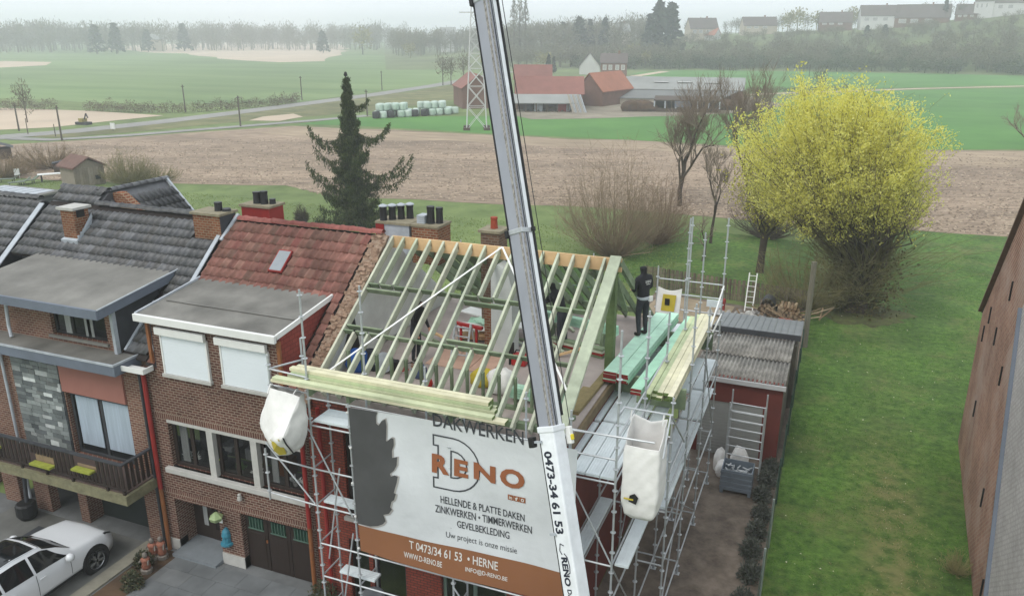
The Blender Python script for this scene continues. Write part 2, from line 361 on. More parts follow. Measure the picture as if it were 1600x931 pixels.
# dry worn patches of the lawn: large-scale noise mixed into its colour
_nt = M_lawn.node_tree; _b = _nt.nodes['Principled BSDF']; _src = _b.inputs['Base Color'].links[0].from_socket
_g = _nt.nodes.new('ShaderNodeNewGeometry'); _n1 = _nt.nodes.new('ShaderNodeTexNoise'); _n1.inputs['Scale'].default_value = .33; _n1.inputs['Detail'].default_value = 7; _n1.inputs['Roughness'].default_value = .72
_nt.links.new(_g.outputs['Position'], _n1.inputs['Vector']); _mr = _nt.nodes.new('ShaderNodeMapRange'); _mr.inputs[1].default_value = .52; _mr.inputs[2].default_value = .72; _mr.inputs[4].default_value = .7
_nt.links.new(_n1.outputs[0], _mr.inputs[0]); _mx = _nt.nodes.new('ShaderNodeMix'); _mx.data_type = 'RGBA'; _mx.inputs[7].default_value = (*S(122, 118, 74, .95), 1)
_sx = _nt.nodes.new('ShaderNodeSeparateXYZ'); _nt.links.new(_g.outputs['Position'], _sx.inputs[0])
def _mth(op, a, b=None):
    q = _nt.nodes.new('ShaderNodeMath'); q.operation = op
    for k, v in ((0, a), (1, b)):
        if v is None: continue
        if isinstance(v, (int, float)): q.inputs[k].default_value = v
        else: _nt.links.new(v, q.inputs[k])
    return q.outputs[0]
def _rng(v, a, b, c, d):
    q = _nt.nodes.new('ShaderNodeMapRange'); _nt.links.new(v, q.inputs[0])
    for k, w in zip((1, 2, 3, 4), (a, b, c, d)): q.inputs[k].default_value = w
    return q.outputs[0]
# trodden strip running lengthwise, broken up by noise
_n9 = _nt.nodes.new('ShaderNodeTexNoise'); _n9.inputs['Scale'].default_value = 1.6; _n9.inputs['Detail'].default_value = 9; _nt.links.new(_g.outputs['Position'], _n9.inputs['Vector'])
_band = _mth('MULTIPLY', _rng(_mth('ABSOLUTE', _mth('SUBTRACT', _sx.outputs[0], 2.7)), .2, 1.5, 1.0, 0.0), _rng(_sx.outputs[1], 25.0, 32.0, 1.0, 0.15))
_band = _mth('MULTIPLY', _band, _rng(_n9.outputs[0], .4, .62, 0.1, .85))
_nt.links.new(_mth('MAXIMUM', _mr.outputs[0], _band), _mx.inputs[0]); _nt.links.new(_src, _mx.inputs[6]); _nt.links.new(_mx.outputs[2], _b.inputs['Base Color'])
# tufts of grass on the near lawn
rng = np.random.default_rng(5)
def tufts(name, xr, yr, n, hmin, hmax, w, m, z=.012, keep=None):
    x = rng.uniform(*xr, n); y = yr[0] + (yr[1] - yr[0]) * rng.random(n) ** 1.25
    if keep is not None: k = keep(x, y); x, y = x[k], y[k]
    n = len(x); a = rng.uniform(0, 2 * np.pi, n); h = rng.uniform(hmin, hmax, n); lx = rng.normal(0, .5, n) * h; ly = rng.normal(0, .5, n) * h
    V = np.zeros((n, 3, 3)); c, s = np.cos(a) * w, np.sin(a) * w
    V[:, 0] = np.c_[x - c, y - s, np.full(n, z)]; V[:, 1] = np.c_[x + c, y + s, np.full(n, z)]; V[:, 2] = np.c_[x + lx, y + ly, z + h]
    o = link(name, mesh_np(name, V.reshape(-1, 3), np.arange(n * 3).reshape(-1, 3), m))
    return tag(o, kind='stuff')
M_blade = leaf_mat('grass_blades', [S(58, 104, 30, 1.05), S(70, 116, 38, 1.1), S(82, 124, 46, 1.1), S(120, 134, 76, 1.1)], .3)
clump = lambda x, y: (np.sin(x * 1.7 + np.sin(y * .9) * 2) + np.sin(y * 1.3 + x * .6) + rng.normal(0, 1.0, len(x))) > -.4
tag(tufts('lawn_grass_tufts', (-.55, 9.5), (14, 60), 100000, .012, .045, .013, M_blade, keep=clump), 'short green grass of the lawn beside the brick building', 'grass')
M_bladem = leaf_mat('meadow_blades', [S(104, 124, 64, 1.1), S(122, 138, 78, 1.1), S(138, 148, 94, 1.1)], .3)
tag(tufts('meadow_grass_tufts', (-75, -9), (31, 70), 45000, .04, .13, .045, M_bladem, keep=lambda x, y: y < 58 + x * 0.0), 'rough pale green grass of the gardens behind the houses', 'grass')
# pale leaves and litter on the lawn
n = 170; V = []; Fc = []
for i in range(n):
    x, y = random.Random(i).uniform(-.4, 7), random.Random(i + 999).uniform(16, 60); a = i * 2.4; w = .012 + .035 * ((i * 37) % 10) / 10
    b = len(V); V += [(x + w * math.cos(a), y + w * math.sin(a), .05), (x - w * .6 * math.sin(a), y + w * .6 * math.cos(a), .07), (x - w * math.cos(a), y - w * math.sin(a), .05), (x + w * .6 * math.sin(a), y - w * .6 * math.cos(a), .06)]; Fc.append((b, b + 1, b + 2, b + 3))
tag(link('fallen_leaves', mesh_np('fallen_leaves', V, Fc, mat('pale_dead_leaf', S(190, 186, 160), .9))), 'pale dead leaves scattered over the green lawn', 'leaves', kind='stuff')
# wisps of dry straw-coloured grass in drifts
_q = random.Random(21); V = []; Fc = []
for cx, cy, rx, ry, k in ((3.0, 20, .9, 5, 420), (2.6, 26, .8, 3, 260), (5.2, 52, 2.6, 3, 260), (2.8, 38, 1.6, 2.4, 70), (6.0, 58, 2.5, 3, 160), (.6, 30, .6, 6, 60)):
    for i in range(k):
        x, y = _q.gauss(cx, rx * .6), _q.gauss(cy, ry * .6)
        if x < -.5: continue
        a = _q.gauss(1.5, .5); l = _q.uniform(.02, .09); w = _q.uniform(.005, .014); b = len(V); dx, dy = math.cos(a), math.sin(a)
        V += [(x - dx * l, y - dy * l, .04), (x + dy * w, y - dx * w, .055), (x + dx * l, y + dy * l, .04), (x - dy * w, y + dx * w, .05)]; Fc.append((b, b + 1, b + 2, b + 3))
tag(link('dry_grass_wisps', mesh_np('dry_grass_wisps', V, Fc, leaf_mat('straw', [S(112, 112, 62), S(128, 124, 78), S(150, 144, 104), S(98, 100, 52)], .2))), 'straw coloured dry grass wisps in drifts on the green lawn', 'grass', kind='stuff')
# clods in the ploughed field
n = 26000; P = []
A = np.array([gz(-60, 276)[:2], gz(1600, 371)[:2]])
px = rng.uniform(-60, 1650, n); py = rng.uniform(215, 371, n)
bot = np.interp(px, [-60, 0, 180, 450, 500, 880, 1180, 1480, 1650], [277, 276, 285, 290, 305, 320, 343, 363, 374]); top = np.interp(px, [-60, 180, 460, 700, 1050, 1200, 1650], [232, 222, 216, 222, 238, 244, 240])
ok = (py < bot) & (py > top); px, py = px[ok], py[ok]
V = []
for x, y in zip(px, py):
    g = gz(x, y); V.append((g[0], g[1]))
V = np.array(V); n = len(V); s = rng.uniform(.05, .14, n); a = rng.uniform(0, 6.28, n)
Q = np.zeros((n, 4, 3))
for k in range(3): Q[:, k] = np.c_[V[:, 0] + s * 1.5 * np.cos(a + k * 2.1), V[:, 1] + s * np.sin(a + k * 2.1), np.full(n, .015)]
Q[:, 3] = np.c_[V[:, 0], V[:, 1], .02 + s * .8]
b = np.arange(n)[:, None] * 4
Fc = np.concatenate([b + np.array([[0, 1, 3]]), b + np.array([[1, 2, 3]]), b + np.array([[2, 0, 3]])])
tag(link('soil_clods', mesh_np('soil_clods', Q.reshape(-1, 3), Fc, leaf_mat('clod', [S(104, 90, 76, .9), S(142, 124, 106, .9), S(188, 170, 148, .9)], 0))), 'loose clods and dry stalks lying on the ploughed field', 'soil', kind='stuff')
# ------------------------------------------------------------ the row of houses
RY, RZ, SL = 19.1, 8.92, 0.78                       # ridge line and slope shared by the row
FY = 15.0                                           # facade plane
PIT = math.atan(SL)
def zr(y): return RZ - SL * abs(y - RY)
B_dark = brick_mat('brown_brick', S(82, 52, 45, .9), S(108, 74, 64, .9), S(152, 136, 121, .82), .19, .0765, .012)
B_dark_s = brick_mat('brown_brick_soldier', S(90, 58, 50, .9), S(108, 74, 64, .9), S(152, 136, 121, .82), .0765, .21, .012)
B_pink = brick_mat('weathered_red_brick', S(102, 68, 58, .9), S(126, 90, 76, .9), S(152, 136, 120, .82), .19, .0765, .012)
B_red = brick_mat('bright_red_brick', S(134, 62, 50, .95), S(150, 76, 60, .95), S(96, 62, 54, .8), .19, .0765, .014)
B_chim = brick_mat('chimney_brick', S(112, 66, 46, .95), S(140, 88, 62, .95), S(150, 132, 110, .8), .19, .0765, .014)
B_chim2 = brick_mat('sooty_chimney_brick', S(92, 70, 58, .95), S(120, 92, 74, .95), S(130, 118, 104, .8), .19, .0765, .014)
M_felt = mat('roofing_felt', S(118, 116, 110, .85), .92, .16, .8, bump=.15, bscale=25, var2=.24, scale2=.8)
M_felt2 = mat('old_roofing_felt', S(124, 122, 116, .82), .92, .2, .9, bump=.15, bscale=25, var2=.22, scale2=.7)
M_white = mat('white_paint', S(226, 226, 222, .9), .6, .06, 2.0, var2=.05)
M_shut = mat('white_shutter', S(228, 234, 238, .9), .5, .02, 1.0)
M_blue = mat('blue_grey_paint', S(108, 116, 128, .85), .7, .1, 2.0, var2=.08)
M_stone = mat('pale_stone', S(186, 184, 178, .85), .85, .1, 4.0, bump=.1)
M_brown = mat('dark_brown_wood', S(44, 33, 28, .9), .55, .2, 6.0, stretch=(4, 4, .5))
M_black = mat('black_paint', S(26, 26, 27), .6, .2, 5)
M_glass = mat('window_glass', (0.012, 0.014, 0.016), .06, .3, 1.0, spec=.7)
def _clear(m, f):
    N = m.node_tree.nodes; L = m.node_tree.links; t = N.new('ShaderNodeBsdfTransparent'); x = N.new('ShaderNodeMixShader'); x.inputs[0].default_value = f
    L.new(t.outputs[0], x.inputs[1]); L.new(N['Principled BSDF'].outputs[0], x.inputs[2]); L.new(x.outputs[0], N['Material Output'].inputs[0])
_clear(M_glass, .2)
M_curt = mat('pale_blue_curtain', S(176, 190, 202, .8), .9, .18, 1.0, stretch=(14, 14, .6))
M_net = mat('white_net_curtain', S(168, 170, 168, .7), .9, .25, 1.0, stretch=(14, 14, .6))
M_pink = mat('salmon_render', S(164, 112, 100, .8), .85, .05, 2.0)
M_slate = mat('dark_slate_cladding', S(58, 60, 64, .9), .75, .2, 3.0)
M_redp = mat('red_paint', S(140, 38, 34, .9), .6, .12, 4)
M_copper = mat('copper_brown_pipe', S(140, 88, 52, .85), .55, .2, 5)
M_lead = mat('lead_flashing', S(178, 184, 190, .85), .6, .18, 3.0)
M_redclad = brick_mat('red_clad_tiles', S(140, 66, 58, .85), S(150, 74, 64, .85), S(108, 52, 46, .85), .22, .12, .008, .1)
M_redwall = mat('dark_red_wall_paint', S(112, 52, 44, .85), .8, .12, 1.2, var2=.12, scale2=.6)
M_tilegrey = rand_mat('grey_roof_tile', [S(66, 67, 69, .74), S(76, 77, 78, .74), S(84, 85, 86, .74), S(74, 72, 70, .74), S(102, 103, 106, .76), S(70, 71, 74, .74)], .45, .5, .2, 5)
M_tilered = rand_mat('red_roof_tile', [S(116, 84, 74, .9), S(130, 92, 82, .9), S(122, 82, 74, .9), S(108, 82, 72, .9), S(142, 106, 94, .9), S(128, 80, 74, .9)], .85, .25, .2, 5)
M_ridgered = rand_mat('red_ridge_tile', [S(136, 80, 74, .85), S(150, 94, 86, .85), S(126, 76, 70, .85)], .85, .25, .2, 8)
M_mortar = mat('rubble_mortar', S(142, 112, 92, .85), .95, .35, 9, rgb2=S(170, 150, 130, .85), bump=1, bscale=12)

def wall_y(name, m, parent, x0, x1, z0, z1, y0, th, holes=()):
    """wall facing -Y with rectangular holes (hx0,hx1,hz0,hz1)"""
    xs = sorted({x0, x1, *[h[0] for h in holes], *[h[1] for h in holes]}); xs = [x for x in xs if x0 <= x <= x1]
    mb = MB()
    for a, b in zip(xs, xs[1:]):
        c = (a + b) / 2; hs = sorted([(h[2], h[3]) for h in holes if h[0] < c < h[1]]); z = z0
        for ha, hb in hs:
            if ha > z: mb.box(a, b, y0, y0 + th, z, ha)
            z = max(z, hb)
        if z < z1: mb.box(a, b, y0, y0 + th, z, z1)
    return mb.build(name, m, parent)
def tile_mesh(name, m, w=.242, l=.37):
    prof = [(0, .012), (.02, .044), (.055, .056), (.09, .04), (.115, .012), (.2, .008), (w, .004)]
    V = []
    for y, lift in ((0, .052), (l, 0.0)):
        for x, z in prof: V.append((x, y, z + lift))
    for x, z in prof: V.append((x, .004, .006))
    k = len(prof); Fc = [(i, i + 1, k + i + 1, k + i) for i in range(k - 1)] + [(2 * k + i, 2 * k + i + 1, i + 1, i) for i in range(k - 1)]
    return mesh_np(name, V, Fc, m)
TILE_G = tile_mesh('roof_tile', M_tilegrey, .226); TILE_R = tile_mesh('roof_tile', M_tilered, .228)
def ridge_mesh(name, m, l=.36, r=.13):
    V = []; n = 7
    for x, rr in ((0, r * 1.12), (.05, r * 1.12), (.06, r), (l, r * .94)):
        for i in range(n): t = math.pi * i / (n - 1); V.append((x, -rr * math.cos(t), rr * math.sin(t) * .8))
    Fc = [(j * n + i, j * n + i + 1, (j + 1) * n + i + 1, (j + 1) * n + i) for j in range(3) for i in range(n - 1)]
    return mesh_np(name, V, Fc, m)
RIDGE_G = ridge_mesh('ridge_tile', M_tilegrey); RIDGE_R = ridge_mesh('ridge_tile', M_ridgered)
def tile_field(parent, me, x0, x1, yb, yt, keep=lambda x, y: True, w=.24, step=.33, seed=1, jit=.02):
    """courses of tiles on the front slope, between depth yb (bottom) and yt (top)"""
    rnd = random.Random(seed); cp, sp = math.cos(PIT), math.sin(PIT); nrow = int((yt - yb) / cp / step + .5); n = 0
    for r in range(nrow):
        y = yb + r * step * cp; z = zr(y) if y <= RY else RZ + SL * (y - RY)
        x = x0 + (w * .0 if r % 2 else 0.0)
        while x + w * .7 < x1:
            if keep(x + w / 2, y + .15):
                piece('roof_tile', me, parent, (x, y, z + rnd.uniform(0, .008)), (PIT + rnd.uniform(-jit, jit), rnd.uniform(-jit, jit), rnd.uniform(-jit, jit) * .5)); n += 1
            x += w
    return n
def ridge_row(parent, me, x0, x1, y, z, step=.34, seed=3):
    x = x0; rnd = random.Random(seed)
    while x < x1 - .1:
        piece('ridge_tile', me, parent, (x, y, z + rnd.uniform(-.01, .01)), (0, rnd.uniform(-.02, .02), rnd.uniform(-.03, .03))); x += step
def gable_solid(x0, x1, y0, y1, zb=0.0, drop=0.02):
    """the loft under a roof: closed prism between two party lines"""
    pts = [(x0, y0, zb), (x0, y1, zb), (x0, y1, zr(y1) - drop), (x0, RY, RZ - drop), (x0, y0, zr(y0) - drop)]
    return MB().prism(pts, (x1 - x0, 0, 0))
def window(parent, m, x0, x1, z0, z1, y, fw=.07, bars=1, glass=None, sash=True):
    w = MB()
    w.box(x0, x0 + fw, y, y + .07, z0, z1).box(x1 - fw, x1, y, y + .07, z0, z1).box(x0 + fw, x1 - fw, y, y + .07, z0, z0 + fw).box(x0 + fw, x1 - fw, y, y + .07, z1 - fw, z1)
    for i in range(bars):
        c = x0 + (x1 - x0) * (i + 1) / (bars + 1); w.box(c - fw * .6, c + fw * .6, y + .004, y + .066, z0 + fw, z1 - fw)
    fr = w.build('window', m, parent, bevel=.008)
    g = x0 + fw
    for i in range(bars + 1):
        c0 = x0 + (x1 - x0) * i / (bars + 1) + fw * .62; c1 = x0 + (x1 - x0) * (i + 1) / (bars + 1) - fw * .62
        box('pane', glass or M_glass, fr, c0 + .001, c1 - .001, y + .03, y + .04, z0 + fw + .001, z1 - fw - .001)
    return fr
def chimney(parent, x0, x1, y0, y1, zb, zt, m, cap=M_stone, pots=(), slab=.07, ov=.05):
    c = box('chimney', m, parent, x0, x1, y0, y1, zb, zt)
    box('chimney_cap', cap, c, x0 - ov, x1 + ov, y0 - ov, y1 + ov, zt, zt + slab)
    for (px, py, r, h, pm, hat) in pots:
        o = MB().lathe((px, py, zt + slab), [(r * 1.05, 0), (r, .04), (r * .92, h * .8), (r, h * .82), (r, h)], 14).build('chimney_pot', pm, c, smooth=False)
        if hat: MB().lathe((px, py, zt + slab + h + .004), [(r * 1.25, 0), (r * 1.25, .03), (r * .4, .07)], 14).build('pot_lid', M_lead, c)
    return c
M_pot = mat('black_chimney_pot', S(34, 34, 36), .5, .3, 8); M_terra = mat('terracotta_pot', S(150, 66, 44, .9), .8, .2, 8)
M_cap = mat('mossy_concrete_cap', S(140, 132, 110, .85), .9, .25, 7)

# ---- house with red roof and white shutters
H2 = thing('terraced_house', 'brown brick terraced house with red tiled roof and two closed white roller shutters', 'house', (-14.2, 15.0, 0))
HX0, HX1 = -16.8, -11.6
holes = [(-16.4, -14.85, -.1, 1.72), (-14.08, -11.84, -.1, 1.8), (-16.24, -11.76, 2.78, 4.19)]
wall_y('front_wall', B_dark, H2, HX0, HX1, 0, 5.72, FY, .3, holes)
wall_y('dormer_wall', B_dark, H2, -16.32, -12.26, 5.721, 7.06, FY, .3)
box('soldier_course', B_dark_s, H2, HX0 + .1, -11.66, FY - .006, FY - .0005, 4.235, 4.44)
box('soldier_course', B_dark_s, H2, HX0 + .02, -11.62, FY - .006, FY - .0005, 1.815, 2.02)
# ground floor: recessed door, garage
box('plinth', M_stone, H2, HX0 + .03, -16.4, FY - .03, FY + .3, 0, .36); box('plinth', M_stone, H2, -14.85, -14.08, FY - .03, FY + .3, 0, .36)
box('recess_wall', B_dark, H2, -16.55, -16.401, FY + .3, FY + .85, 0, 1.85); box('recess_wall', B_dark, H2, -14.849, -14.7, FY + .3, FY + .85, 0, 1.85)
box('recess_ceiling', M_stone, H2, -16.4, -14.85, FY + .301, FY + .85, 1.73, 1.85)
box('door_step', mat('blue_stone', S(128, 134, 138, .8), .8, .12, 3), H2, -16.4, -14.85, FY - .35, FY + .7, .0, .12)
dr = box('front_door', M_brown, H2, -15.75, -14.86, FY + .64, FY + .7, .125, 1.72, bevel=.01)
box('door_pane', M_glass, dr, -15.62, -15.42, FY + .625, FY + .639, .5, 1.6); box('door_panel', M_brown, dr, -15.3, -15.0, FY + .622, FY + .639, .3, 1.5)
MB().tube((-15.36, FY + .6, .95), (-15.36, FY + .6, 1.12), .015).build('door_handle', M_lead, dr)
box('door_side_panel', M_brown, H2, -16.4, -15.76, FY + .66, FY + .72, .125, 1.72)
box('door_pane', M_net, H2, -16.05, -15.9, FY + .645, FY + .659, .55, 1.6)
gar = box('garage_door', M_brown, H2, -14.08, -11.84, FY + .22, FY + .28, .02, 1.8)
for i in range(3):
    a = -14.06 + i * .745; lf = box('door_leaf', M_brown, gar, a, a + .725, FY + .16, FY + .219, .03, 1.79, bevel=.012)
    box('panel', M_brown, gar, a + .09, a + .63, FY + .145, FY + .159, .1, 1.18, bevel=.006)
    pn = box('pane', mat('green_glass', S(24, 52, 40), .15, .3, 4), gar, a + .12, a + .6, FY + .148, FY + .159, 1.32, 1.66)
    for k in range(5): MB().beam((a + .16 + k * .1, FY + .138, 1.33), (a + .16 + k * .1, FY + .138, 1.65), .018, .018).build('bar', mat('pale_green_bar', S(84, 112, 98, .8), .6), gar)
    box('grille_sill', mat('pale_green_bar', S(84, 112, 98, .8), .6), gar, a + .1, a + .62, FY + .125, FY + .147, 1.285, 1.315)
MB().tube((-13.33, FY + .1, .98), (-13.33, FY + .1, 1.06), .022).build('door_handle', M_copper, gar)
# first floor window band
for c in (-14.79, -13.34): box('stone_mullion', M_stone, H2, c - .1, c + .1, FY - .03, FY + .12, 2.782, 4.14)
box('lintel', M_stone, H2, -16.24, -11.76, FY - .02, FY + .12, 4.141, 4.23)
box('window_sill', M_stone, H2, -16.42, -11.62, FY - .14, FY + .1, 2.63, 2.78, bevel=.012)
for a, b in ((-16.23, -14.9), (-14.68, -13.45), (-13.23, -11.77)): window(H2, M_brown, a, b, 2.79, 4.135, FY + .13, .1, 1)
for i, (a, b) in enumerate(((-16.05, -15.8), (-13.0, -12.8))): box('curtain', M_net, H2, a, b, FY + .21, FY + .24, 2.9, 4.1)
# things on the sill inside (pots, papers) seen through the panes
box('room_back', mat('dark_room', S(96, 92, 86), .9, .3, 3), H2, HX0 + .05, HX1 - .05, FY + 1.6, FY + 1.65, 2.4, 4.6)
box('room_floor', mat('dark_room', S(40, 38, 36), .9, .3, 3), H2, HX0 + .05, HX1 - .05, FY + .32, FY + 1.6, 2.3, 2.36)
def plant(x, m, s=1.0, z=2.82):
    t = MB()
    rr = random.Random(int(x * 100))
    for k in range(26):
        a = rr.uniform(0, 6.28); d = Vector((math.cos(a), .5 * math.sin(a), rr.uniform(.2, 1.2))).normalized(); p = Vector((x, FY + .36, z + .1)); q = p + d * rr.uniform(.08, .2) * s; sd = Vector((-d.z, 0, d.x)) * .022
        t.add([p, q + sd, q + d * .05, q - sd], [(0, 1, 2, 3)])
    tag(t.build('flower_cluster', m, H2, fix=False), kind='stuff'); MB().lathe((x, FY + .36, z), [(.05, 0), (.07, .12), (.06, .12)], 10).build('flower_pot', M_stone, H2)
for x_, m_ in ((-16.0, M_white), (-15.75, M_white), (-15.1, mat('lime_leaf', S(150, 170, 50), .7)), (-14.2, mat('house_plant', S(70, 92, 50), .8)), (-13.6, M_white), (-12.4, M_white), (-12.1, M_white)): plant(x_, m_)
for (a, b, c, d, e, f, mm) in ((-15.4, -14.95, .9, 1.4, 3.0, 3.15, M_net), (-14.4, -13.7, .8, 1.3, 2.95, 3.3, M_net), (-13.1, -12.7, .5, .9, 2.9, 3.4, M_copper), (-14.5, -13.6, 1.3, 1.5, 3.4, 3.9, M_net), (-15.6, -15.2, .7, 1.0, 2.7, 3.1, M_slate)): box('furniture', mm, H2, a, b, FY + c, FY + d, e, f, bevel=.03)
# shutters
for a, b in ((-16.0, -14.49), (-14.04, -12.57)):
    sh = box('roller_shutter', M_shut, H2, a + .04, b - .02, FY - .05, FY - .001, 5.66, 6.9)
    box('shutter_box', M_white, sh, a - .08, b + .03, FY - .16, FY - .0515, 6.78, 6.98, bevel=.01)
    box('shutter_rail', M_white, sh, a - .01, a + .038, FY - .07, FY - .002, 5.66, 6.779); box('shutter_rail', M_white, sh, b - .018, b + .03, FY - .07, FY - .002, 5.66, 6.779)
    for k in range(14): box('shutter_slat', M_shut, sh, a + .042, b - .022, FY - .0545, FY - .0505, 5.67 + k * .079, 5.67 + k * .079 + .072)
    box('window_sill', M_stone, H2, a - .06, b + .06, FY - .1, FY - .002, 5.57, 5.655)
# dormer roof and cheeks
dm = MB(); x0, x1 = -16.62, -12.2
dm.prism([(x0, 14.86, 7.2), (x0, 14.86, 7.28), (x0, 17.42, 7.58), (x0, 17.42, 7.46)], (x1 - x0, 0, 0)).build('dormer_roof', M_felt, H2)
box('fascia', M_white, H2, x0 - .04, x1 + .04, 14.76, 14.855, 7.1, 7.3, bevel=.012)
MB().beam((x1 + .03, 14.86, 7.25), (x1 + .03, 17.3, 7.56), .05, .13).build('fascia', M_white, H2)
MB().beam((x0 - .03, 14.86, 7.25), (x0 - .03, 17.3, 7.56), .05, .13).build('fascia', M_lead, H2)
MB().beam((x0 + .2, 15.75, 7.406), (x1 - .1, 15.75, 7.406), .05, .012).build('felt_seam', M_felt2, H2)
MB().prism([(-12.27, FY + .02, zr(FY) + .02), (-12.27, 17.28, 7.5), (-12.27, FY + .02, 7.22)], (.06, 0, 0)).build('dormer_cheek', M_redclad, H2)
MB().prism([(-16.37, FY + .02, zr(FY) + .02), (-16.37, 17.28, 7.5), (-16.37, FY + .02, 7.22)], (.06, 0, 0)).build('dormer_cheek', M_slate, H2)
for xx in (-16.42, -12.22): MB().beam((xx + .02, FY - .04, 5.9), (xx + .02, FY - .04, 7.1), .09, .07, (0, 1, 0)).build('corner_board', M_copper, H2)
# roof
gable_solid(HX0 + .1, HX1 - .1, 17.4, 23.2, 4.7, .1).build('loft', M_mortar, H2)
def slab(x0, x1, ya, yb, mb=None):
    mb = mb or MB(); return mb.prism([(x0, ya, zr(ya) - .07), (x0, ya, zr(ya) - .025), (x0, yb, zr(yb) - .025), (x0, yb, zr(yb) - .07)], (x1 - x0, 0, 0))
M_under = mat('dark_underlay', S(44, 38, 36), .95)
rf = slab(HX0 + .02, HX1 - .28, 17.22, RY).build('roof', M_under, H2); slab(HX0 + .02, HX1 - .28, RY + .001, 23.6).build('rear_slope', M_tilered, rf); slab(HX0 + .02, -16.38, 15.0, 17.219).build('side_slope', M_under, rf); slab(-12.2, HX1 - .28, 14.9, 17.219).build('side_slope', M_under, rf)
def keep2(x, y):
    if -16.45 < x < -12.15 and y < 17.2: return False
    if x < -16.4 and y < 15.05: return False
    if -14.55 < x < -14.0 and 17.75 < y < 18.25: return False
    return True
tile_field(rf, TILE_R, HX0 + .12, HX1 - .28, 14.82, 19.0, keep2, seed=4)
ridge_row(rf, RIDGE_R, HX0 + .1, HX1 - .2, RY, RZ + .02)
sk = MB().prism([(-14.5, 17.66, zr(17.66) + .09), (-14.05, 17.66, zr(17.66) + .09), (-14.05, 18.25, zr(18.25) + .09), (-14.5, 18.25, zr(18.25) + .09)], (0, -.04, .06)).build('skylight', M_redp, rf)
MB().prism([(-14.47, 17.66, zr(17.69) + .12), (-14.08, 17.66, zr(17.69) + .12), (-14.08, 18.2, zr(18.22) + .12), (-14.47, 18.2, zr(18.22) + .12)], (0, -.02, .035)).build('skylight_pane', mat('grey_skylight', S(150, 156, 160, .8), .3, .1), rf)
# gutter stub and pipes on the left corner
gt = MB().box(-17.42, -16.42, 14.62, 14.66, 5.66, 5.8).box(-17.42, -16.42, 14.66, 14.98, 5.66, 5.69).box(-16.46, -16.42, 14.66, 14.98, 5.69, 5.8).box(-17.42, -17.38, 14.66, 14.98, 5.69, 5.8).build('gutter', M_white, H2)
dp = MB().path([(-16.72, 14.86, 5.66), (-16.74, 14.9, 5.4), (-16.74, 14.9, 2.02)], .065, 10).build('downpipe', M_redp, H2); MB().tube((-16.74, 14.9, 2.02), (-16.74, 14.9, 0), .06, 10).build('lower_pipe', M_copper, dp)
MB().path([(-16.93, 14.93, 5.6), (-16.93, 14.93, 0)], .04, 8).build('downpipe', M_slate, H2)
dp = MB().path([(-11.7, 14.88, 5.6), (-11.7, 14.88, 2.02)], .06, 10).build('downpipe', M_redp, H2); MB().tube((-11.7, 14.88, 2.02), (-11.7, 14.88, 0), .06, 10).build('lower_pipe', M_copper, dp)
# small features on the facade
lp = MB().lathe((-14.72, 14.78, 1.5), [(.06, 0), (.16, .06), (.2, .16), (.04, .3)], 6).build('wall_lantern', mat('pale_green_lantern', S(150, 168, 120, .85), .5, .2, 8), H2)
MB().beam((-14.72, 14.8, 1.62), (-14.72, 15, 1.7), .03, .03).build('bracket', M_brown, lp)
box('house_number', M_white, H2, -14.83, -14.72, FY - .02, FY - .002, 1.33, 1.44)
ft = MB().lathe((-14.62, 14.97, .62), [(.08, 0), (.14, .04), (.19, .1), (.18, .15), (.13, .16), (.12, .3), (.14, .36), (.11, .5), (.04, .6)], 10).build('wall_fountain', mat('turquoise_enamel', S(60, 130, 150, .85), .4, .25, 9), H2)
MB().lathe((-13.93, 14.9, 2.28), [(.03, 0), (.07, .03), (.06, .12), (.045, .13), (.05, .2), (.02, .22)], 8).build('wall_lamp', M_stone, H2)
chimney(H2, -17.15, -16.1, 19.9, 20.6, 8.1, 9.12, M_redp, M_cap, [(-16.75, 20.2, .13, .36, M_pot, 0), (-16.48, 20.2, .12, .4, M_pot, 0), (-16.25, 20.3, .1, .16, M_pot, 0)])
# mortar strip along the party line, where the old verge was broken off
mb = MB(); rnd = random.Random(8)
for i in range(150):
    t = i / 150; y = 14.9 + t * 4.3; x = -11.62 + rnd.uniform(-.2, .2); s = rnd.uniform(.04, .1); z = zr(y) + rnd.uniform(-.02, .05)
    mb.beam((x - s, y, z), (x + s, y + rnd.uniform(-.05, .05), z + rnd.uniform(-.03, .03)), s * 1.2, s, (0, rnd.uniform(-.6, .6), 1))
tag(mb.build('broken_verge', mat('rubble_brick', S(138, 104, 84, .9), .95, .4, 7, rgb2=S(176, 150, 128, .9), bump=.8), H2), kind='stuff')
MB().beam((-11.62, 14.9, zr(14.9) - .1), (-11.62, RY, RZ - .1), .42, .2, (0, 0, 1)).build('party_wall_top', M_mortar, H2)

# ---- house with grey roof and balcony
H1 = thing('terraced_house', 'brick terraced house with dark grey tiled roof, wide flat dormer and balcony', 'house', (-20.5, 15.0, 0))
GX0, GX1 = -24.4, -16.82
wall_y('front_wall', B_pink, H1, -23.6, GX1, 0, 5.55, FY, .3, [(-22.9, -22.2, -.1, 1.95), (-21.55, -20.3, -.1, 1.95), (-19.95, -17.55, -.1, 1.95), (-20.0, -17.62, 2.4, 4.4)])
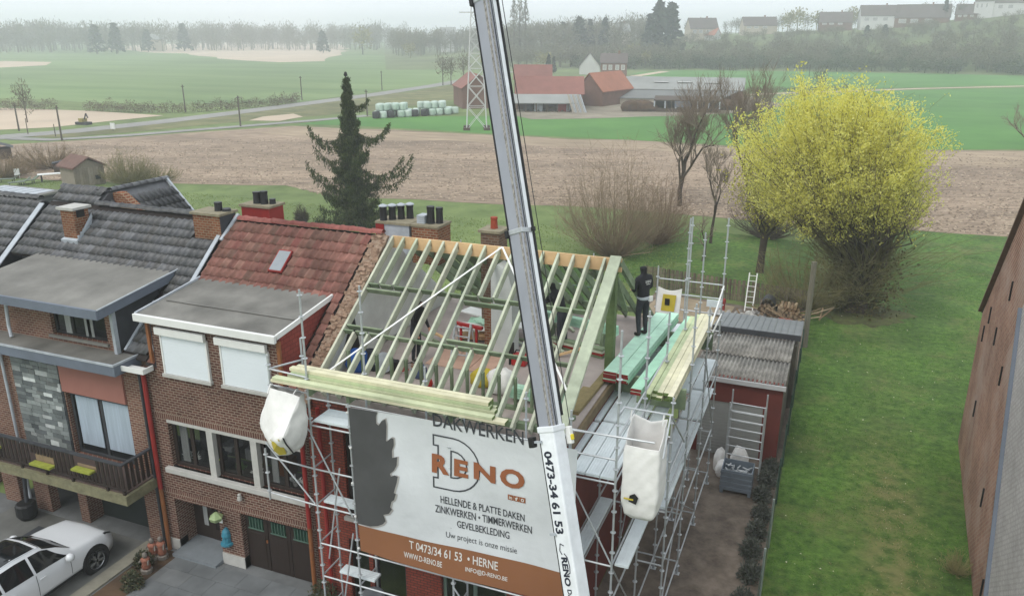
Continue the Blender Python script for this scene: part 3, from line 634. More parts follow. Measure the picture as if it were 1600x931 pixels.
# dark carport behind the piers
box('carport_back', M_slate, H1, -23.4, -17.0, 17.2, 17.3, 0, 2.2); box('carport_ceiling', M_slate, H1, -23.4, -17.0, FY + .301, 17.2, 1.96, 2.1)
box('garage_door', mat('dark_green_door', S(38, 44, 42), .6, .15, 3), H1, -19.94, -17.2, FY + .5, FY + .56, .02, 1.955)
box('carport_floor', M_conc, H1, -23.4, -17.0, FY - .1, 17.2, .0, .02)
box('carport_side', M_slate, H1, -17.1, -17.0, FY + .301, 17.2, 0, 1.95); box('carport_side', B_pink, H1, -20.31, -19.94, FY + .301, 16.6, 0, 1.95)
# slate stones beside the window: separate stones
sm = rand_mat('facade_stone', [S(76, 80, 82), S(98, 104, 104), S(120, 126, 124), S(60, 64, 66), S(136, 142, 140), S(90, 94, 92), S(200, 204, 202)], .8, .3, .15, 5)
pnl = box('stone_cladding', M_slate, H1, -22.0, -20.05, FY - .02, FY - .001, 2.4, 5.5)
rnd = random.Random(2); z = 2.41
while z < 5.45:
    h = rnd.choice((.12, .14, .17)); x = -21.98
    while x < -20.12:
        w = min(rnd.uniform(.22, .55), -20.07 - x)
        me = bpy.data.meshes.get('stone_%d_%d' % (int(w * 20), int(h * 100)))
        wq = int(w * 20) / 20.0
        if wq < .1: break
        if me is None:
            mb = MB(); mb.box(.006, wq - .006, -.05, 0, .006, h - .006); me = mb.mesh('stone_%d_%d' % (int(w * 20), int(h * 100)), sm)
        piece('stone', me, pnl, (x, FY - .0205 + rnd.uniform(0, .012), z)); x += wq
    z += h
box('render_panel', M_pink, H1, -20.04, -17.62, FY - .06, FY - .002, 4.44, 5.54)
w = window(H1, M_slate, -19.98, -17.64, 2.42, 4.38, FY + .12, .09, 1)
box('curtain', M_curt, H1, -19.75, -18.9, FY + .098, FY + .118, 2.75, 4.3); box('curtain', M_curt, H1, -18.7, -17.74, FY + .098, FY + .118, 2.75, 4.3)
# box gutter / canopy
box('canopy', M_blue, H1, -23.8, -17.2, 14.4, 15.32, 5.555, 5.84, bevel=.01); box('canopy_top', M_felt, H1, -23.78, -17.22, 14.44, 15.3, 5.841, 5.87)
box('canopy_edge', M_lead, H1, -23.8, -17.2, 14.385, 14.43, 5.845, 5.9); box('canopy_edge', M_lead, H1, -17.25, -17.195, 14.44, 15.28, 5.845, 5.9)
# dormer
wall_y('dormer_wall', B_pink, H1, -23.2, -17.86, 5.875, 7.08, 15.2, .25, [(-20.3, -18.2, 6.08, 6.98)])
fr = window(H1, M_black, -20.29, -18.21, 6.09, 6.97, 15.3, .08, 2)
for a in (-19.85, -19.1, -19.0): box('curtain', M_net, H1, a, a + .22, 15.285, 15.298, 6.15, 6.9)
box('window_sill', M_felt2, H1, -20.4, -18.15, 15.12, 15.3, 6.0, 6.075)
MB().prism([(-23.2, 14.55, 7.32), (-23.2, 17.5, 7.65), (-23.2, 17.5, 7.52), (-23.2, 14.55, 7.24)], (5.55, 0, 0)).build('dormer_roof', M_felt2, H1)
box('fascia', M_blue, H1, -23.2, -17.6, 14.47, 14.548, 7.08, 7.335); box('soffit', M_white, H1, -23.2, -17.7, 14.55, 15.2, 7.1, 7.14)
MB().prism([(-17.65, 14.55, 7.08), (-17.65, 14.55, 7.335), (-17.65, 17.45, 7.67), (-17.65, 17.45, 7.42)], (.06, 0, 0)).build('fascia', M_blue, H1)
MB().beam((-17.585, 14.5, 7.35), (-17.585, 17.45, 7.69), .04, .03).build('roof_trim', M_lead, H1)
MB().prism([(-17.86, 15.2, zr(15.2) + .0), (-17.86, 17.4, 7.58), (-17.86, 15.2, 7.25)], (.08, 0, 0)).build('dormer_cheek', M_slate, H1)
box('corner_board', M_lead, H1, -17.84, -17.74, 15.05, 15.18, 5.88, 7.1)
MB().path([(-21.75, 15.0, 7.0), (-21.75, 14.95, 6.2), (-21.65, 14.9, 5.9)], .05, 8).build('downpipe', M_lead, H1)
MB().tube((-22.3, 14.9, 5.5), (-22.3, 14.9, 0), .045, 8).build('downpipe', M_lead, H1)
# roof and its tiles
gable_solid(GX0 + .1, GX1 - .1, 17.6, 23.2, 4.7, .1).build('loft', M_slate, H1)
rf = slab(GX0, GX1 - .02, 17.35, RY).build('roof', M_under, H1); slab(GX0, GX1 - .02, RY + .001, 23.6).build('rear_slope', M_tilegrey, rf); slab(-17.76, GX1 - .02, 15.15, 17.349).build('side_slope', M_under, rf)
def keep1(x, y):
    if x < -17.62 and y < 17.45: return False
    if y < 15.2: return False
    if x > -17.3 and y < 15.35: return True
    if -22.6 < x < -21.95 and 17.75 < y < 18.5: return False
    if -17.75 < x and 18.3 < y: return False
    return True
tile_field(rf, TILE_G, GX0 + .1, GX1 - .05, 14.72, 19.0, keep1, seed=9)
tile_field(rf, TILE_G, GX0 + .1, -22.4, 19.1, 19.55, seed=10)
MB().prism([(GX0, RY - .05, RZ - .1), (GX0, 19.62, RZ + .3), (GX0, 20.5, RZ - .3)], (2.1, 0, 0)).build('raised_ridge', M_tilegrey, rf)
ridge_row(rf, RIDGE_G, -22.3, GX1 - 1.0, RY, RZ + .03, seed=5); ridge_row(rf, RIDGE_G, GX0, -22.3, 19.66, RZ + .36, seed=6)
MB().beam((GX0 + .03, 15.2, zr(15.2) + .06), (GX0 - .2, 18.9, zr(18.9) + .07), .2, .03).build('flashing', M_lead, rf)
MB().beam((GX1 + .05, 15.3, zr(15.3) + .06), (GX1 - .05, 19.0, RZ + .05), .13, .03).build('flashing', M_lead, rf)
MB().beam((-17.6, 15.2, zr(15.2) + .1), (-17.66, 16.5, zr(16.5) + .1), .08, .06).build('flashing', M_lead, rf)
# rear wing with its own ridge running back
wx = -22.65; W0, W1 = 19.5, 22.4
MB().prism([(wx - 1.9, W1, 7.2), (wx, W1, 9.2), (wx + 1.9, W1, 7.2)], (0, W0 - W1, 0)).build('rear_wing', M_tilegrey, H1)
th = math.atan2(2.0, 1.9); mb = MB(); n = 0; rnd = random.Random(12)
rw = [o for o in bpy.data.objects if o.name.startswith('rear_wing')][0]
for r in range(6):
    for c in range(12):
        s_ = 2.55 - r * .34 - .1; x = wx + .05 + s_ * math.cos(th); z = 9.22 - s_ * math.sin(th) + .0
        o = piece('roof_tile', TILE_G, rw, (x, W0 + .1 + c * .235, z + .03)); o.rotation_euler = (th, 0, math.pi / 2); n += 1
for c in range(9): piece('ridge_tile', RIDGE_G, rw, (wx, W0 + c * .335, 9.22), (0, 0, math.pi / 2))
MB().beam((wx + .02, W1 + .03, 9.28), (wx + 1.8, W1 + .03, 7.4), .08, .1).build('verge_trim', M_lead, rw)
MB().prism([(-22.3, 19.75, 8.4), (-21.1, 19.75, 8.4), (-21.5, 19.75, 8.85), (-22.0, 19.75, 9.22), (-22.3, 19.75, 9.2)], (0, .3, 0)).build('gable_stub', B_chim, H1)
# chimneys
c5 = chimney(H1, -22.5, -21.95, 17.85, 18.4, 7.8, 9.0, B_chim, M_stone, (), .08, .08)
box('flue_opening', M_black, c5, -21.949, -21.94, 17.95, 18.25, 8.75, 8.98)
MB().prism([(-22.6, 17.8, zr(17.8) + .02), (-21.9, 17.8, zr(17.8) + .02), (-21.86, 18.45, zr(18.45) + .3), (-21.94, 18.45, zr(18.45) + .02)], (0, -.02, .12)).build('flashing', M_lead, H1)
for k in range(5): box('step_flashing', M_lead, c5, -21.949, -21.9, 17.86 + k * .11, 17.86 + k * .11 + .12, zr(17.9 + k * .11), zr(17.9 + k * .11) + .22)
c4 = chimney(H1, -17.75, -16.75, 18.45, 19.15, 8.0, 9.12, B_chim, M_cap, [(-17.1, 18.85, .12, .26, M_pot, 0), (-16.85, 18.9, .13, .08, M_pot, 0)], .07, .06)
MB().prism([(-16.749, 18.46, 8.3), (-16.749, 19.14, 8.75), (-16.749, 19.14, 9.1), (-16.749, 18.46, 9.1)], (.012, 0, 0)).build('slate_face', M_slate, c4)
MB().beam((-16.7, 18.35, zr(18.35) + .1), (-16.6, 19.1, RZ + .16), .1, .05).build('flashing', M_lead, H1)
# balcony
BX0, BX1, BY = -23.4, -16.88, 13.85
bal = box('balcony', mat('mossy_concrete', S(128, 124, 96, .8), .95, .3, 4, bump=.3), H1, BX0, BX1, BY, FY, 2.02, 2.3)
box('balcony_floor', mat('brown_tile_floor', S(92, 76, 70, .8), .8, .1, 4), bal, BX0 + .1, BX1 - .1, BY + .1, FY - .001, 2.301, 2.34)
box('hand_rail', M_slate, bal, BX0, BX1 - .02, BY + .03, BY + .13, 3.2, 3.25); box('hand_rail', M_slate, bal, BX1 - .12, BX1 - .02, BY + .131, FY - .01, 3.2, 3.25)
slat = MB().box(-.05, .05, -.012, .012, 2.42, 3.19).mesh('slat', M_brown); slat_s = MB().box(-.04, .04, -.012, .012, 2.42, 2.78).mesh('slat', M_brown); slat_t = MB().box(-.04, .04, -.012, .012, 2.9, 3.19).mesh('slat', M_brown)
x = BX0 + .1; i = 0
for a, b in ((-20.35, -19.55), (-18.7, -18.0)): box('planter_panel', mat('beige_panel', S(150, 128, 100, .8), .8, .2, 5), bal, a, b, BY + .14, BY + .16, 2.5, 2.9)
openings = [(-22.2, -21.6), (-20.4, -19.5), (-18.75, -17.95)]
while x < BX1 - .1:
    op = [k for k, (a, b) in enumerate(openings) if a < x < b]
    piece('slat', slat if not op else (slat_t if op[0] == 1 else slat_s), bal, (x, BY + .08, 0)); x += .17 if not op else .13
y = BY + .22
while y < FY - .05: piece('slat', slat, bal, (BX1 - .07, y, 0), (0, 0, math.pi / 2)); y += .17
box('bottom_rail', M_brown, bal, BX0, BX1 - .02, BY + .05, BY + .066, 2.44, 2.5)
for k, (a, b) in enumerate(openings):
    fx = MB().box(a + .05, b - .05, BY - .1, BY + .1, 2.6 if k == 1 else 2.78, 2.66 if k == 1 else 2.84).build('flower_box', mat('lime_flower_box', S(150, 156, 60, .85), .7, .2, 6), bal)
for px_ in (-22.0, -20.9, -19.9, -18.9, -17.6, -17.0): MB().beam((px_, BY + .08, 2.3), (px_, BY + .08, 2.42), .07, .07, (0, 1, 0)).build('post_foot', M_brown, bal)
# ------------------------------------------------------------ the house being re-roofed
SL = 0.67; PIT = math.atan(SL)                     # the new frame is pitched a little flatter
def pine(name, c1, c2): return mat(name, c1, .8, .2, 1.2, rgb2=c2, stretch=(3, 3, 3), var2=.12, scale2=.5)
M_tim = rand_mat('treated_pine', [S(186, 192, 170, .85), S(196, 200, 178, .85), S(178, 188, 162, .85), S(202, 200, 180, .85)], .75, .3, .14, 5)
M_timd = rand_mat('green_treated_pine', [S(112, 128, 100, .85), S(126, 140, 112, .85), S(138, 150, 122, .85)], .8, .3, .18, 5)
M_ply = rand_mat('pale_orange_board', [S(214, 178, 132, .9), S(222, 186, 142, .9)], .75, .3, .1, 4)
M_plaster = mat('grey_plaster', S(226, 228, 226, .95), .9, .12, 1.0, var2=.12, scale2=.7)
M_floor = mat('dusty_attic_floor', S(172, 160, 154, .85), .9, .14, 1.2, var2=.16, scale2=.7)
M_galv = mat('galvanised_steel', S(190, 194, 196, .85), .42, .15, 6, metal=.3, spec=.5)
M_deck = mat('galvanised_deck', S(214, 222, 224, .92), .45, .1, 3, metal=.0, spec=.5)
FZ = 5.9; KX0, KX1 = -11.4, -4.72
H3 = thing('terraced_house', 'red brick terraced house with its roof stripped to a new timber frame', 'house', (-8.0, 15.0, 0))
wall_y('front_wall', B_red, H3, -11.58, KX1, 0, FZ - .15, FY, .3, [(-10.55, -10.0, 2.6, 5.0), (-9.9, -8.95, .3, 1.7), (-7.95, -6.2, .5, 1.62), (-10.6, -10.02, .0, 1.9)])
window(H3, M_slate, -9.9, -8.95, .3, 1.7, FY + .1, .08, 0); window(H3, mat('green_frame', S(110, 128, 116, .8), .6), -7.95, -6.2, .5, 1.62, FY + .1, .09, 1)
window(H3, M_brown, -10.55, -10.0, 2.6, 5.0, FY + .1, .07, 0); window(H3, M_brown, -10.6, -10.02, .02, 1.9, FY + .12, .07, 0)
box('window_sill', M_stone, H3, -8.05, -6.1, FY - .12, FY + .1, .4, .498); box('window_sill', M_stone, H3, -10.62, -9.95, FY - .1, FY + .1, 2.5, 2.598)
box('side_wall', M_redwall, H3, KX1 - .3, KX1, FY + .301, 23.4, 0, FZ - .15); box('back_wall', B_red, H3, -11.58, KX1 - .301, 23.1, 23.4, 0, FZ - .15)
box('attic_floor', M_floor, H3, -11.58, KX1 - .02, FY + .001, 23.38, FZ - .149, FZ)
box('floor_edge', mat('raw_edge_timber', S(120, 104, 78, .85), .85, .25, 3), H3, KX1 - .019, KX1 + .06, FY, 23.3, FZ - .25, FZ - .02)
for i, (a, b) in enumerate(((15.3, 17.6), (16.2, 19.0))): MB().beam((KX1 - .5 + i * .22, a, FZ + .05 + i * .002), (KX1 - .4 + i * .22, b, FZ + .05 + i * .002), .2, .09).build('loose_plank', mat('weathered_plank', S(136, 122, 84, .85), .85, .2, 4), H3)
MB().path([(-11.15, 14.88, 5.55), (-11.15, 14.88, 0)], .055, 10).build('downpipe', M_redp, H3)
# party wall towards the red-roofed neighbour, plastered on this side
MB().prism([(-11.57, 15.1, FZ + .001), (-11.57, 23.0, FZ + .001), (-11.57, 23.0, RZ - .78 * 3.9 - .05), (-11.57, RY, RZ - .1), (-11.57, 15.5, FZ + .06), (-11.57, 15.1, FZ + .01)], (.17, 0, 0)).build('party_wall', M_plaster, H3)
# chimney breast left of the boom, with cut corners
MB().prism([(-8.18, 18.75, FZ + .001), (-7.58, 18.75, FZ + .001), (-7.58, 18.75, 7.9), (-7.72, 18.75, 8.35), (-8.0, 18.75, 8.5), (-8.18, 18.75, 8.2)], (0, .5, 0)).build('chimney_breast', mat('white_plaster', S(206, 210, 208, .85), .9, .08, 2), H3)
box('brick_pier', B_chim, H3, -8.4, -8.185, 18.8, 19.2, FZ + .001, 7.3)
chimney(H3, -9.02, -8.47, 20.0, 20.6, FZ + .01, 9.0, B_chim2, M_cap, [(-8.74, 20.3, .1, .32, M_terra, 0)], .07, .06)
cA = chimney(H3, -12.32, -11.28, 20.0, 20.8, 7.9, 8.98, M_lead, M_cap, [(-12.18 + .2 * i, 20.12 + .17 * i, .105, .4, M_pot, 1) for i in range(4)], .07, .05)
box('red_edge', M_redp, cA, -12.37, -12.1, 19.97, 19.999, 8.6, 8.97)
cB = chimney(H3, -11.2, -10.35, 20.0, 20.8, 7.9, 8.98, B_chim, M_cap, [(-10.72, 20.3, .115, .5, M_pot, 0), (-10.5, 20.42, .105, .46, M_pot, 0)], .06, .03)
for k in range(4): box('stacked_slab', M_lead, cB, -11.1, -10.85, 20.15, 20.5, 9.045 + k * .06, 9.095 + k * .06)
# timber frame
FRM = MB().box(-11.3, -4.75, RY - .028, RY + .028, RZ - .36, RZ - .02).build('roof_frame', M_ply, H3)
def rafter_seg(name, x, y0, y1, w=.064, h=.2, m=M_tim, lift=0.0):
    n = Vector((0, -math.sin(PIT), math.cos(PIT))) if y1 <= RY + .01 and y0 < RY else Vector((0, math.sin(PIT), math.cos(PIT)))
    o = n * (-h / 2 + lift)
    return MB().beam(Vector((x, y0, zr(y0))) + o, Vector((x, y1, zr(y1))) + o, w, h, n).build(name, m, FRM, bevel=.004)
XR = [-10.93 + .41 * i for i in range(16)]; YA, YB = 17.65, 16.36
rafter_seg('rafter', -11.28, 14.75, RY - .03)
for i, x in enumerate(XR[:-1]):
    if i in (0, 1, 7, 8): rafter_seg('rafter', x, YA + .03, RY - .03); rafter_seg('rafter', x, 14.8, YB - .03)
    else: rafter_seg('rafter', x, 14.8 + .03 * (i % 3), RY - .03)
rafter_seg('barge_rafter', -4.9, 14.6, RY - .0, .28, .07, lift=.072)
for i, x in enumerate(XR): rafter_seg('rafter', x, 23.4, RY + .03, m=M_timd)
rafter_seg('barge_rafter', -4.82, 23.4, RY, .07, .2, M_timd)
allx = [-11.28] + XR[:-1]
nn = Vector((0, -math.sin(PIT), math.cos(PIT)))
for yy, skip in ((YA, ()), (YB, ())):
    for a, b in zip(allx, allx[1:]):
        c = Vector((0, yy, zr(yy))) - nn * .085
        MB().beam(c + Vector((a + .033, 0, 0)), c + Vector((b - .033, 0, 0)), .04, .16, nn).build('blocking', M_timd, FRM)
for yy, a, b in ((YA - .15, -11.25, -10.2), (YB + .13, -11.25, -10.2), (YA - .15, -8.42, -7.3), (YB + .13, -8.42, -7.3)):
    c = Vector((0, yy, zr(yy))) - nn * .085; MB().beam(c + Vector((a + .03, 0, 0)), c + Vector((b, 0, 0)), .045, .16, nn).build('trimmer', M_timd, FRM)
MB().beam((-11.3, 15.95, FZ + .04), (-4.9, 15.95, FZ + .04), .12, .08).build('sole_plate', M_timd, FRM)
MB().beam((-11.3, 15.12, FZ + .08), (-4.75, 15.12, FZ + .08), .14, .15).build('wall_plate', M_timd, FRM)
for i, x in enumerate(XR[:-1]): MB().beam((x + .062, 15.95, FZ + .08), (x + .062, 15.95, zr(15.95) - .1), .1, .05, (1, 0, 0)).build('stud', M_timd, FRM)
MB().beam((-11.3, 22.6, FZ + .5), (-4.9, 22.6, FZ + .5), .1, .15).build('rear_plate', M_timd, FRM)
MB().beam((-4.97, RY, FZ + .002), (-4.97, RY, RZ - .37), .22, .24, (0, 1, 0)).build('post', pine('dark_green_post', S(84, 104, 62, .9), S(104, 122, 78, .9)), FRM, bevel=.006)
for dy, dz in ((1.1, 1.55), (-1.1, 1.55)): MB().beam((-4.95, RY + .1 * (1 if dy > 0 else -1), RZ - .5), (-4.95, RY + dy * 1.25, RZ - .5 - dz * .85), .07, .14, (1, 0, 0)).build('brace', M_timd, FRM)
MB().beam((-5.6, RY + .05, RZ - .45), (-5.2, RY + 1.8, RZ - 1.55), .07, .16, (1, 0, 0)).build('brace', M_timd, FRM)
for (a, b) in (((-7.95, 19.0, RZ + .005), (-11.4, 14.85, zr(14.85) + .012)), ((-7.95, 19.0, RZ + .005), (-5.0, 15.7, zr(15.7) + .012))): MB().beam(a, b, .05, .006, nn).build('bracing_strap', M_white, FRM)
# rear debris net
gn = bpy.data.materials.new('green_debris_net'); gn.use_nodes = True; N = gn.node_tree.nodes; L = gn.node_tree.links
N['Principled BSDF'].inputs['Base Color'].default_value = (*S(40, 92, 48), 1); N['Principled BSDF'].inputs['Roughness'].default_value = .9
_t = N.new('ShaderNodeBsdfTransparent'); _m = N.new('ShaderNodeMixShader'); _m.inputs[0].default_value = .62
L.new(_t.outputs[0], _m.inputs[1]); L.new(N['Principled BSDF'].outputs[0], _m.inputs[2]); L.new(_m.outputs[0], N['Material Output'].inputs[0])
net = thing('debris_net', 'dark green debris net hung behind the new rafters at the back', 'net', (-9.0, 23.6, FZ - .2))
MB().grid(lambda u, v: (-11.4 + 4.6 * u, 23.55 + .06 * math.sin(u * 19) + .05 * math.sin(v * 9 + u * 4), 5.6 + 2.0 * v), 40, 12).build('net_sheet', gn, net, smooth=True)
for x in (-11.4, -9.1, -6.8): MB().tube((x, 23.66, 0), (x, 23.66, 7.7), .024).build('standard', M_galv, net)
for z in (5.6, 6.6, 7.6): MB().tube((-11.5, 23.62, z), (-6.7, 23.62, z), .024).build('ledger', M_galv, net)

# ---- loose things on the attic floor
def clutter(name, mb, m, label, cat, base, **k): return single(name, mb, m, label, cat, base, **k)
M_red = mat('red_plastic', S(170, 36, 36, .9), .5, .1, 5); M_gplank = rand_mat('mint_coated_plank', [S(166, 212, 184, .92), S(176, 218, 192, .92), S(188, 224, 202, .92), S(158, 206, 174, .92)], .65, .3, .1, 4)
M_bagw = mat('woven_bag', S(230, 228, 224, .95), .75, .06, 3, bump=.8, bscale=4, var2=.1, scale2=2)
M_bagy = mat('yellow_bag_print', S(196, 176, 60, .9), .8, .1, 5)
def lumpy(c, r, seed, n=14, squash=.7):
    rnd = random.Random(seed); ph = [rnd.uniform(0, 6.28) for _ in range(6)]; mb = MB(); vs = []
    for j in range(9):
        t = math.pi * j / 8
        for i in range(n):
            a = 2 * math.pi * i / n; k = 1 + .14 * math.sin(2 * a + ph[0]) + .1 * math.sin(3 * a + ph[1] + t * 2) + .09 * math.sin(5 * t + a * 2 + ph[2])
            zz = max(-.55, math.cos(t)) * r[2] * (1 + .08 * math.sin(3 * a + ph[3]))
            vs.append((c[0] + r[0] * k * math.sin(t) ** .8 * math.cos(a), c[1] + r[1] * k * math.sin(t) ** .8 * math.sin(a), c[2] + .55 * r[2] + zz))
    fs = [(j * n + i, j * n + (i + 1) % n, (j + 1) * n + (i + 1) % n, (j + 1) * n + i) for j in range(8) for i in range(n)]
    return mb.add(vs, fs)
single('cement_bag', lumpy((-7.0, 16.7, FZ + .005), (.36, .3, .4), 3), M_bagw, 'white woven bag slumped on the attic floor left of the boom', 'bag', (-7.0, 16.7, FZ), smooth=True)
single('cement_bag', lumpy((-7.6, 16.9, FZ + .005), (.3, .25, .3), 4), M_bagy, 'yellow printed bag beside the white bag on the attic floor', 'bag', (-7.6, 16.9, FZ), smooth=True)
for k in range(3): pass
pk = thing('plank_bundle', 'short bundle of mint green planks on the attic floor at the front eave', 'planks', (-6.0, 16.4, FZ))
for k in range(4):
    for j in range(2): MB().box(-6.65, -5.35, 16.3 + j * .14, 16.42 + j * .14, FZ + .1 + k * .07, FZ + .16 + k * .07).build('plank', M_gplank, pk)
for x_ in (-6.5, -5.5): MB().box(x_ - .04, x_ + .04, 16.28, 16.6, FZ, FZ + .099).build('bearer', M_timd, pk)
pk = thing('plank_bundle', 'mint green planks lying across trestles behind the working man inside the roof', 'planks', (-6.3, 21.2, FZ))
for k in range(4): MB().beam((-7.6, 20.9 - k * .02, FZ + .5 + k * .075), (-5.1, 20.35 - k * .02, FZ + .5 + k * .075), .16, .06).build('plank', M_gplank, pk)
for x_, y_ in ((-7.2, 20.82), (-5.5, 20.45)): MB().box(x_ - .05, x_ + .05, y_ - .3, y_ + .3, FZ, FZ + .465).build('trestle', M_timd, pk)
pk = thing('plank_bundle', 'red ended planks in a low pile below the mint planks inside the roof', 'planks', (-6.2, 20.0, FZ))
for k in range(4): MB().beam((-6.9, 20.1, FZ + .04 + k * .07), (-5.3, 19.75, FZ + .04 + k * .07), .2, .06).build('plank', [M_timd, M_redp, M_tim, M_timd][k], pk)
tb = thing('tool_box', 'red tool case with black handle on the floor beside the white chimney breast', 'toolbox', (-7.2, 18.5, FZ))
MB().box(-7.45, -7.05, 18.35, 18.65, FZ, FZ + .3).build('case', M_red, tb, bevel=.04); MB().path([(-7.4, 18.5, FZ + .3), (-7.35, 18.5, FZ + .4), (-7.15, 18.5, FZ + .4), (-7.1, 18.5, FZ + .3)], .018).build('handle', M_black, tb)
MB().box(-7.52, -7.46, 18.36, 18.64, FZ, FZ + .55).build('side_pack', M_black, tb, bevel=.02)
tb = thing('circular_saw', 'round white and dark circular saw left on the floor behind the front rafters', 'saw', (-10.3, 16.75, FZ))
MB().lathe((-10.3, 16.7, FZ + .28), [(.26, 0), (.27, .04), (.2, .05), (.1, .06), (.05, .07)], 20, (0, -1, .3)).build('blade', M_lead, tb); MB().box(-10.45, -10.0, 16.74, 17.0, FZ, FZ + .3).build('motor', M_black, tb, bevel=.05)
for i, (x, y, s, c, lab) in enumerate([(-11.0, 16.55, .32, S(30, 78, 150), 'blue rain jacket heaped by the party wall under the front rafters'), (-10.75, 16.75, .3, S(24, 28, 40), 'navy work bag beside the blue jacket under the front rafters'), (-9.3, 16.75, .2, S(66, 78, 110), 'slate blue cloth bag on the floor below the masked worker'), (-8.85, 16.3, .14, S(190, 40, 36), 'small red can standing near the front wall plate')]):
    single('work_bag', lumpy((x, y, FZ + .005), (s, s * .7, s * 1.2), 20 + i), mat('cloth_%d' % i, c, .85, .2, 6), lab, 'bag', (x, y, FZ), smooth=True)
tp = thing('tarp', 'black triangular tarp corner hanging on the grey party wall', 'tarp', (-11.35, 17.0, FZ))
MB().prism([(-11.38, 16.35, FZ + .3), (-11.38, 17.25, FZ + .1), (-11.38, 17.0, 7.25)], (.05, 0, 0)).build('sheet', M_black, tp)
ib = thing('insulation_boards', 'pale insulation boards and white panels stacked in the middle of the attic', 'boards', (-8.9, 20.2, FZ)); rnd = random.Random(66)
for k in range(12): MB().beam((-9.9 + rnd.uniform(0, 1.2), 20.9 - rnd.uniform(0, 1.4), FZ + .05 + k * .045), (-8.5 + rnd.uniform(-.2, .7), 20.8 - rnd.uniform(0, 1.2), FZ + .06 + k * .045), .5, .035).build('board', [M_white, M_ply, M_plaster, M_gplank][k % 4], ib)
rb_ = thing('red_board', 'bright red board lying among the pale panels in the middle of the attic', 'board', (-9.0, 19.2, FZ)); MB().beam((-9.5, 19.25, FZ + .62), (-8.6, 19.1, FZ + .62), .1, .08).beam((-9.3, 19.2, FZ), (-9.3, 19.2, FZ + .58), .06, .06, (0, 1, 0)).beam((-8.8, 19.15, FZ), (-8.8, 19.15, FZ + .58), .06, .06, (0, 1, 0)).build('board', M_red, rb_)
fbx = thing('floor_panels', 'pinkish plywood floor panels laid in front of the chimney breast', 'boards', (-8.6, 18.2, FZ))
for k in range(3): MB().box(-9.6 + k * .62, -9.0 + k * .62, 17.6, 18.75, FZ + .001, FZ + .02).build('panel', mat('pink_plywood', S(196, 160, 140, .9), .8, .1, 3), fbx)
cl = thing('cable_coil', 'tangled red and black cables and hoses on the attic floor under the front rafters', 'cables', (-10.0, 17.0, FZ))
rnd = random.Random(4)
for k in range(7):
    pts = []; x, y = -10.6 + .22 * k, 16.6 + rnd.uniform(0, .6)
    for j in range(12): x += rnd.uniform(-.16, .16); y += rnd.uniform(-.14, .14); pts.append((x, y, FZ + .03 + .06 * rnd.random()))
    MB().path(pts, .014, 5).build('cable', [M_red, M_black, M_copper][k % 3], cl)
# pile of offcuts and frames deeper inside
oc = thing('offcut_pile', 'jumbled pile of timber offcuts and wire in the middle of the attic', 'timber', (-8.8, 19.5, FZ))
for k in range(34):
    x, y = rnd.uniform(-9.9, -6.4), rnd.uniform(18.9, 21.6); a = rnd.uniform(0, 3.1); l = rnd.uniform(.3, .9); zt = FZ + .05 + rnd.random() * .25
    MB().beam((x, y, FZ + .04), (x + l * math.cos(a), y + l * math.sin(a), zt), .08, .05).build('offcut', [M_tim, M_timd, M_ply, M_lead][k % 4], oc)
st = thing('step_ladder', 'folded aluminium trestle standing on the attic floor left of the chimney breast', 'ladder', (-8.8, 18.2, FZ))
for x_ in (-9.05, -8.6):
    MB().beam((x_, 18.0, FZ), (x_, 18.35, FZ + 1.0), .05, .03).build('rail', M_galv, st); MB().beam((x_, 18.7, FZ), (x_, 18.36, FZ + 1.0), .04, .03).build('rail', M_galv, st)
for k in range(4): MB().beam((-9.05, 18.07 + .08 * k, FZ + .2 + .23 * k), (-8.6, 18.07 + .08 * k, FZ + .2 + .23 * k), .05, .025).build('rung', M_galv, st)

# ------------------------------------------------------------ scaffolding
ROS = MB().lathe((0, 0, 0), [(.026, -.012), (.062, -.006), (.062, .006), (.026, .012)], 10).mesh('rosette', M_galv)
def standard(parent, x, y, z0, z1, foot=True):
    s = MB().tube((x, y, z0), (x, y, z1), .025, 8).build('standard', M_galv, parent)
    z = z0 + .25
    while z < z1 - .05: piece('rosette', ROS, s, (x, y, z)); z += .5
    if foot: MB().box(x - .075, x + .075, y - .075, y + .075, z0 - .02, z0).tube((x, y, z0), (x, y, z0 + .2), .036).build('base_jack', M_galv, s)
    return s
def ledger(parent, a, b, r=.022): return MB().tube(a, b, r, 6).build('ledger', M_galv, parent)
def brace(parent, a, b): return MB().tube(a, b, .02, 6).build('brace', M_galv, parent)
def deck_mesh(l, w=.3):
    mb = MB(); mb.box(0, w, 0, l, -.06, -.004)
    for k in range(5): c = .03 + k * (w - .06) / 4; mb.box(c - .018, c + .018, .02, l - .02, -.004, .006)
    return mb.mesh('deck_board', M_deck)
DK = deck_mesh(2.4); DKS = deck_mesh(1.0)
SS = thing('scaffold', 'long galvanised scaffold along the red side wall beside the yard', 'scaffold', (-3.6, 19.4, 0))
XI, XM, XO = -4.52, -3.52, -2.87; YS = [14.4, 16.9, 19.3, 21.85, 24.4]
tops = {(1, 0): 8.8, (1, 1): 8.4, (1, 2): 7.6, (1, 3): 9.5, (1, 4): 8.5, (2, 0): 3.9, (2, 1): 6.4, (2, 2): 7.9, (2, 3): 7.0, (2, 4): 9.0}
for j, y in enumerate(YS):
    standard(SS, XI, y, .02, 5.45)
    standard(SS, XM, y, .02, tops[(1, j)])
    if j > 0: standard(SS, XO, y, .02, tops[(2, j)])
    for z in (.42, 3.42, 5.42): ledger(SS, (XI, y, z), (XM, y, z))
    if j > 0:
        for z in (.4, 1.9, 3.4, 5.4): ledger(SS, (XM, y, z), (XO, y, z))
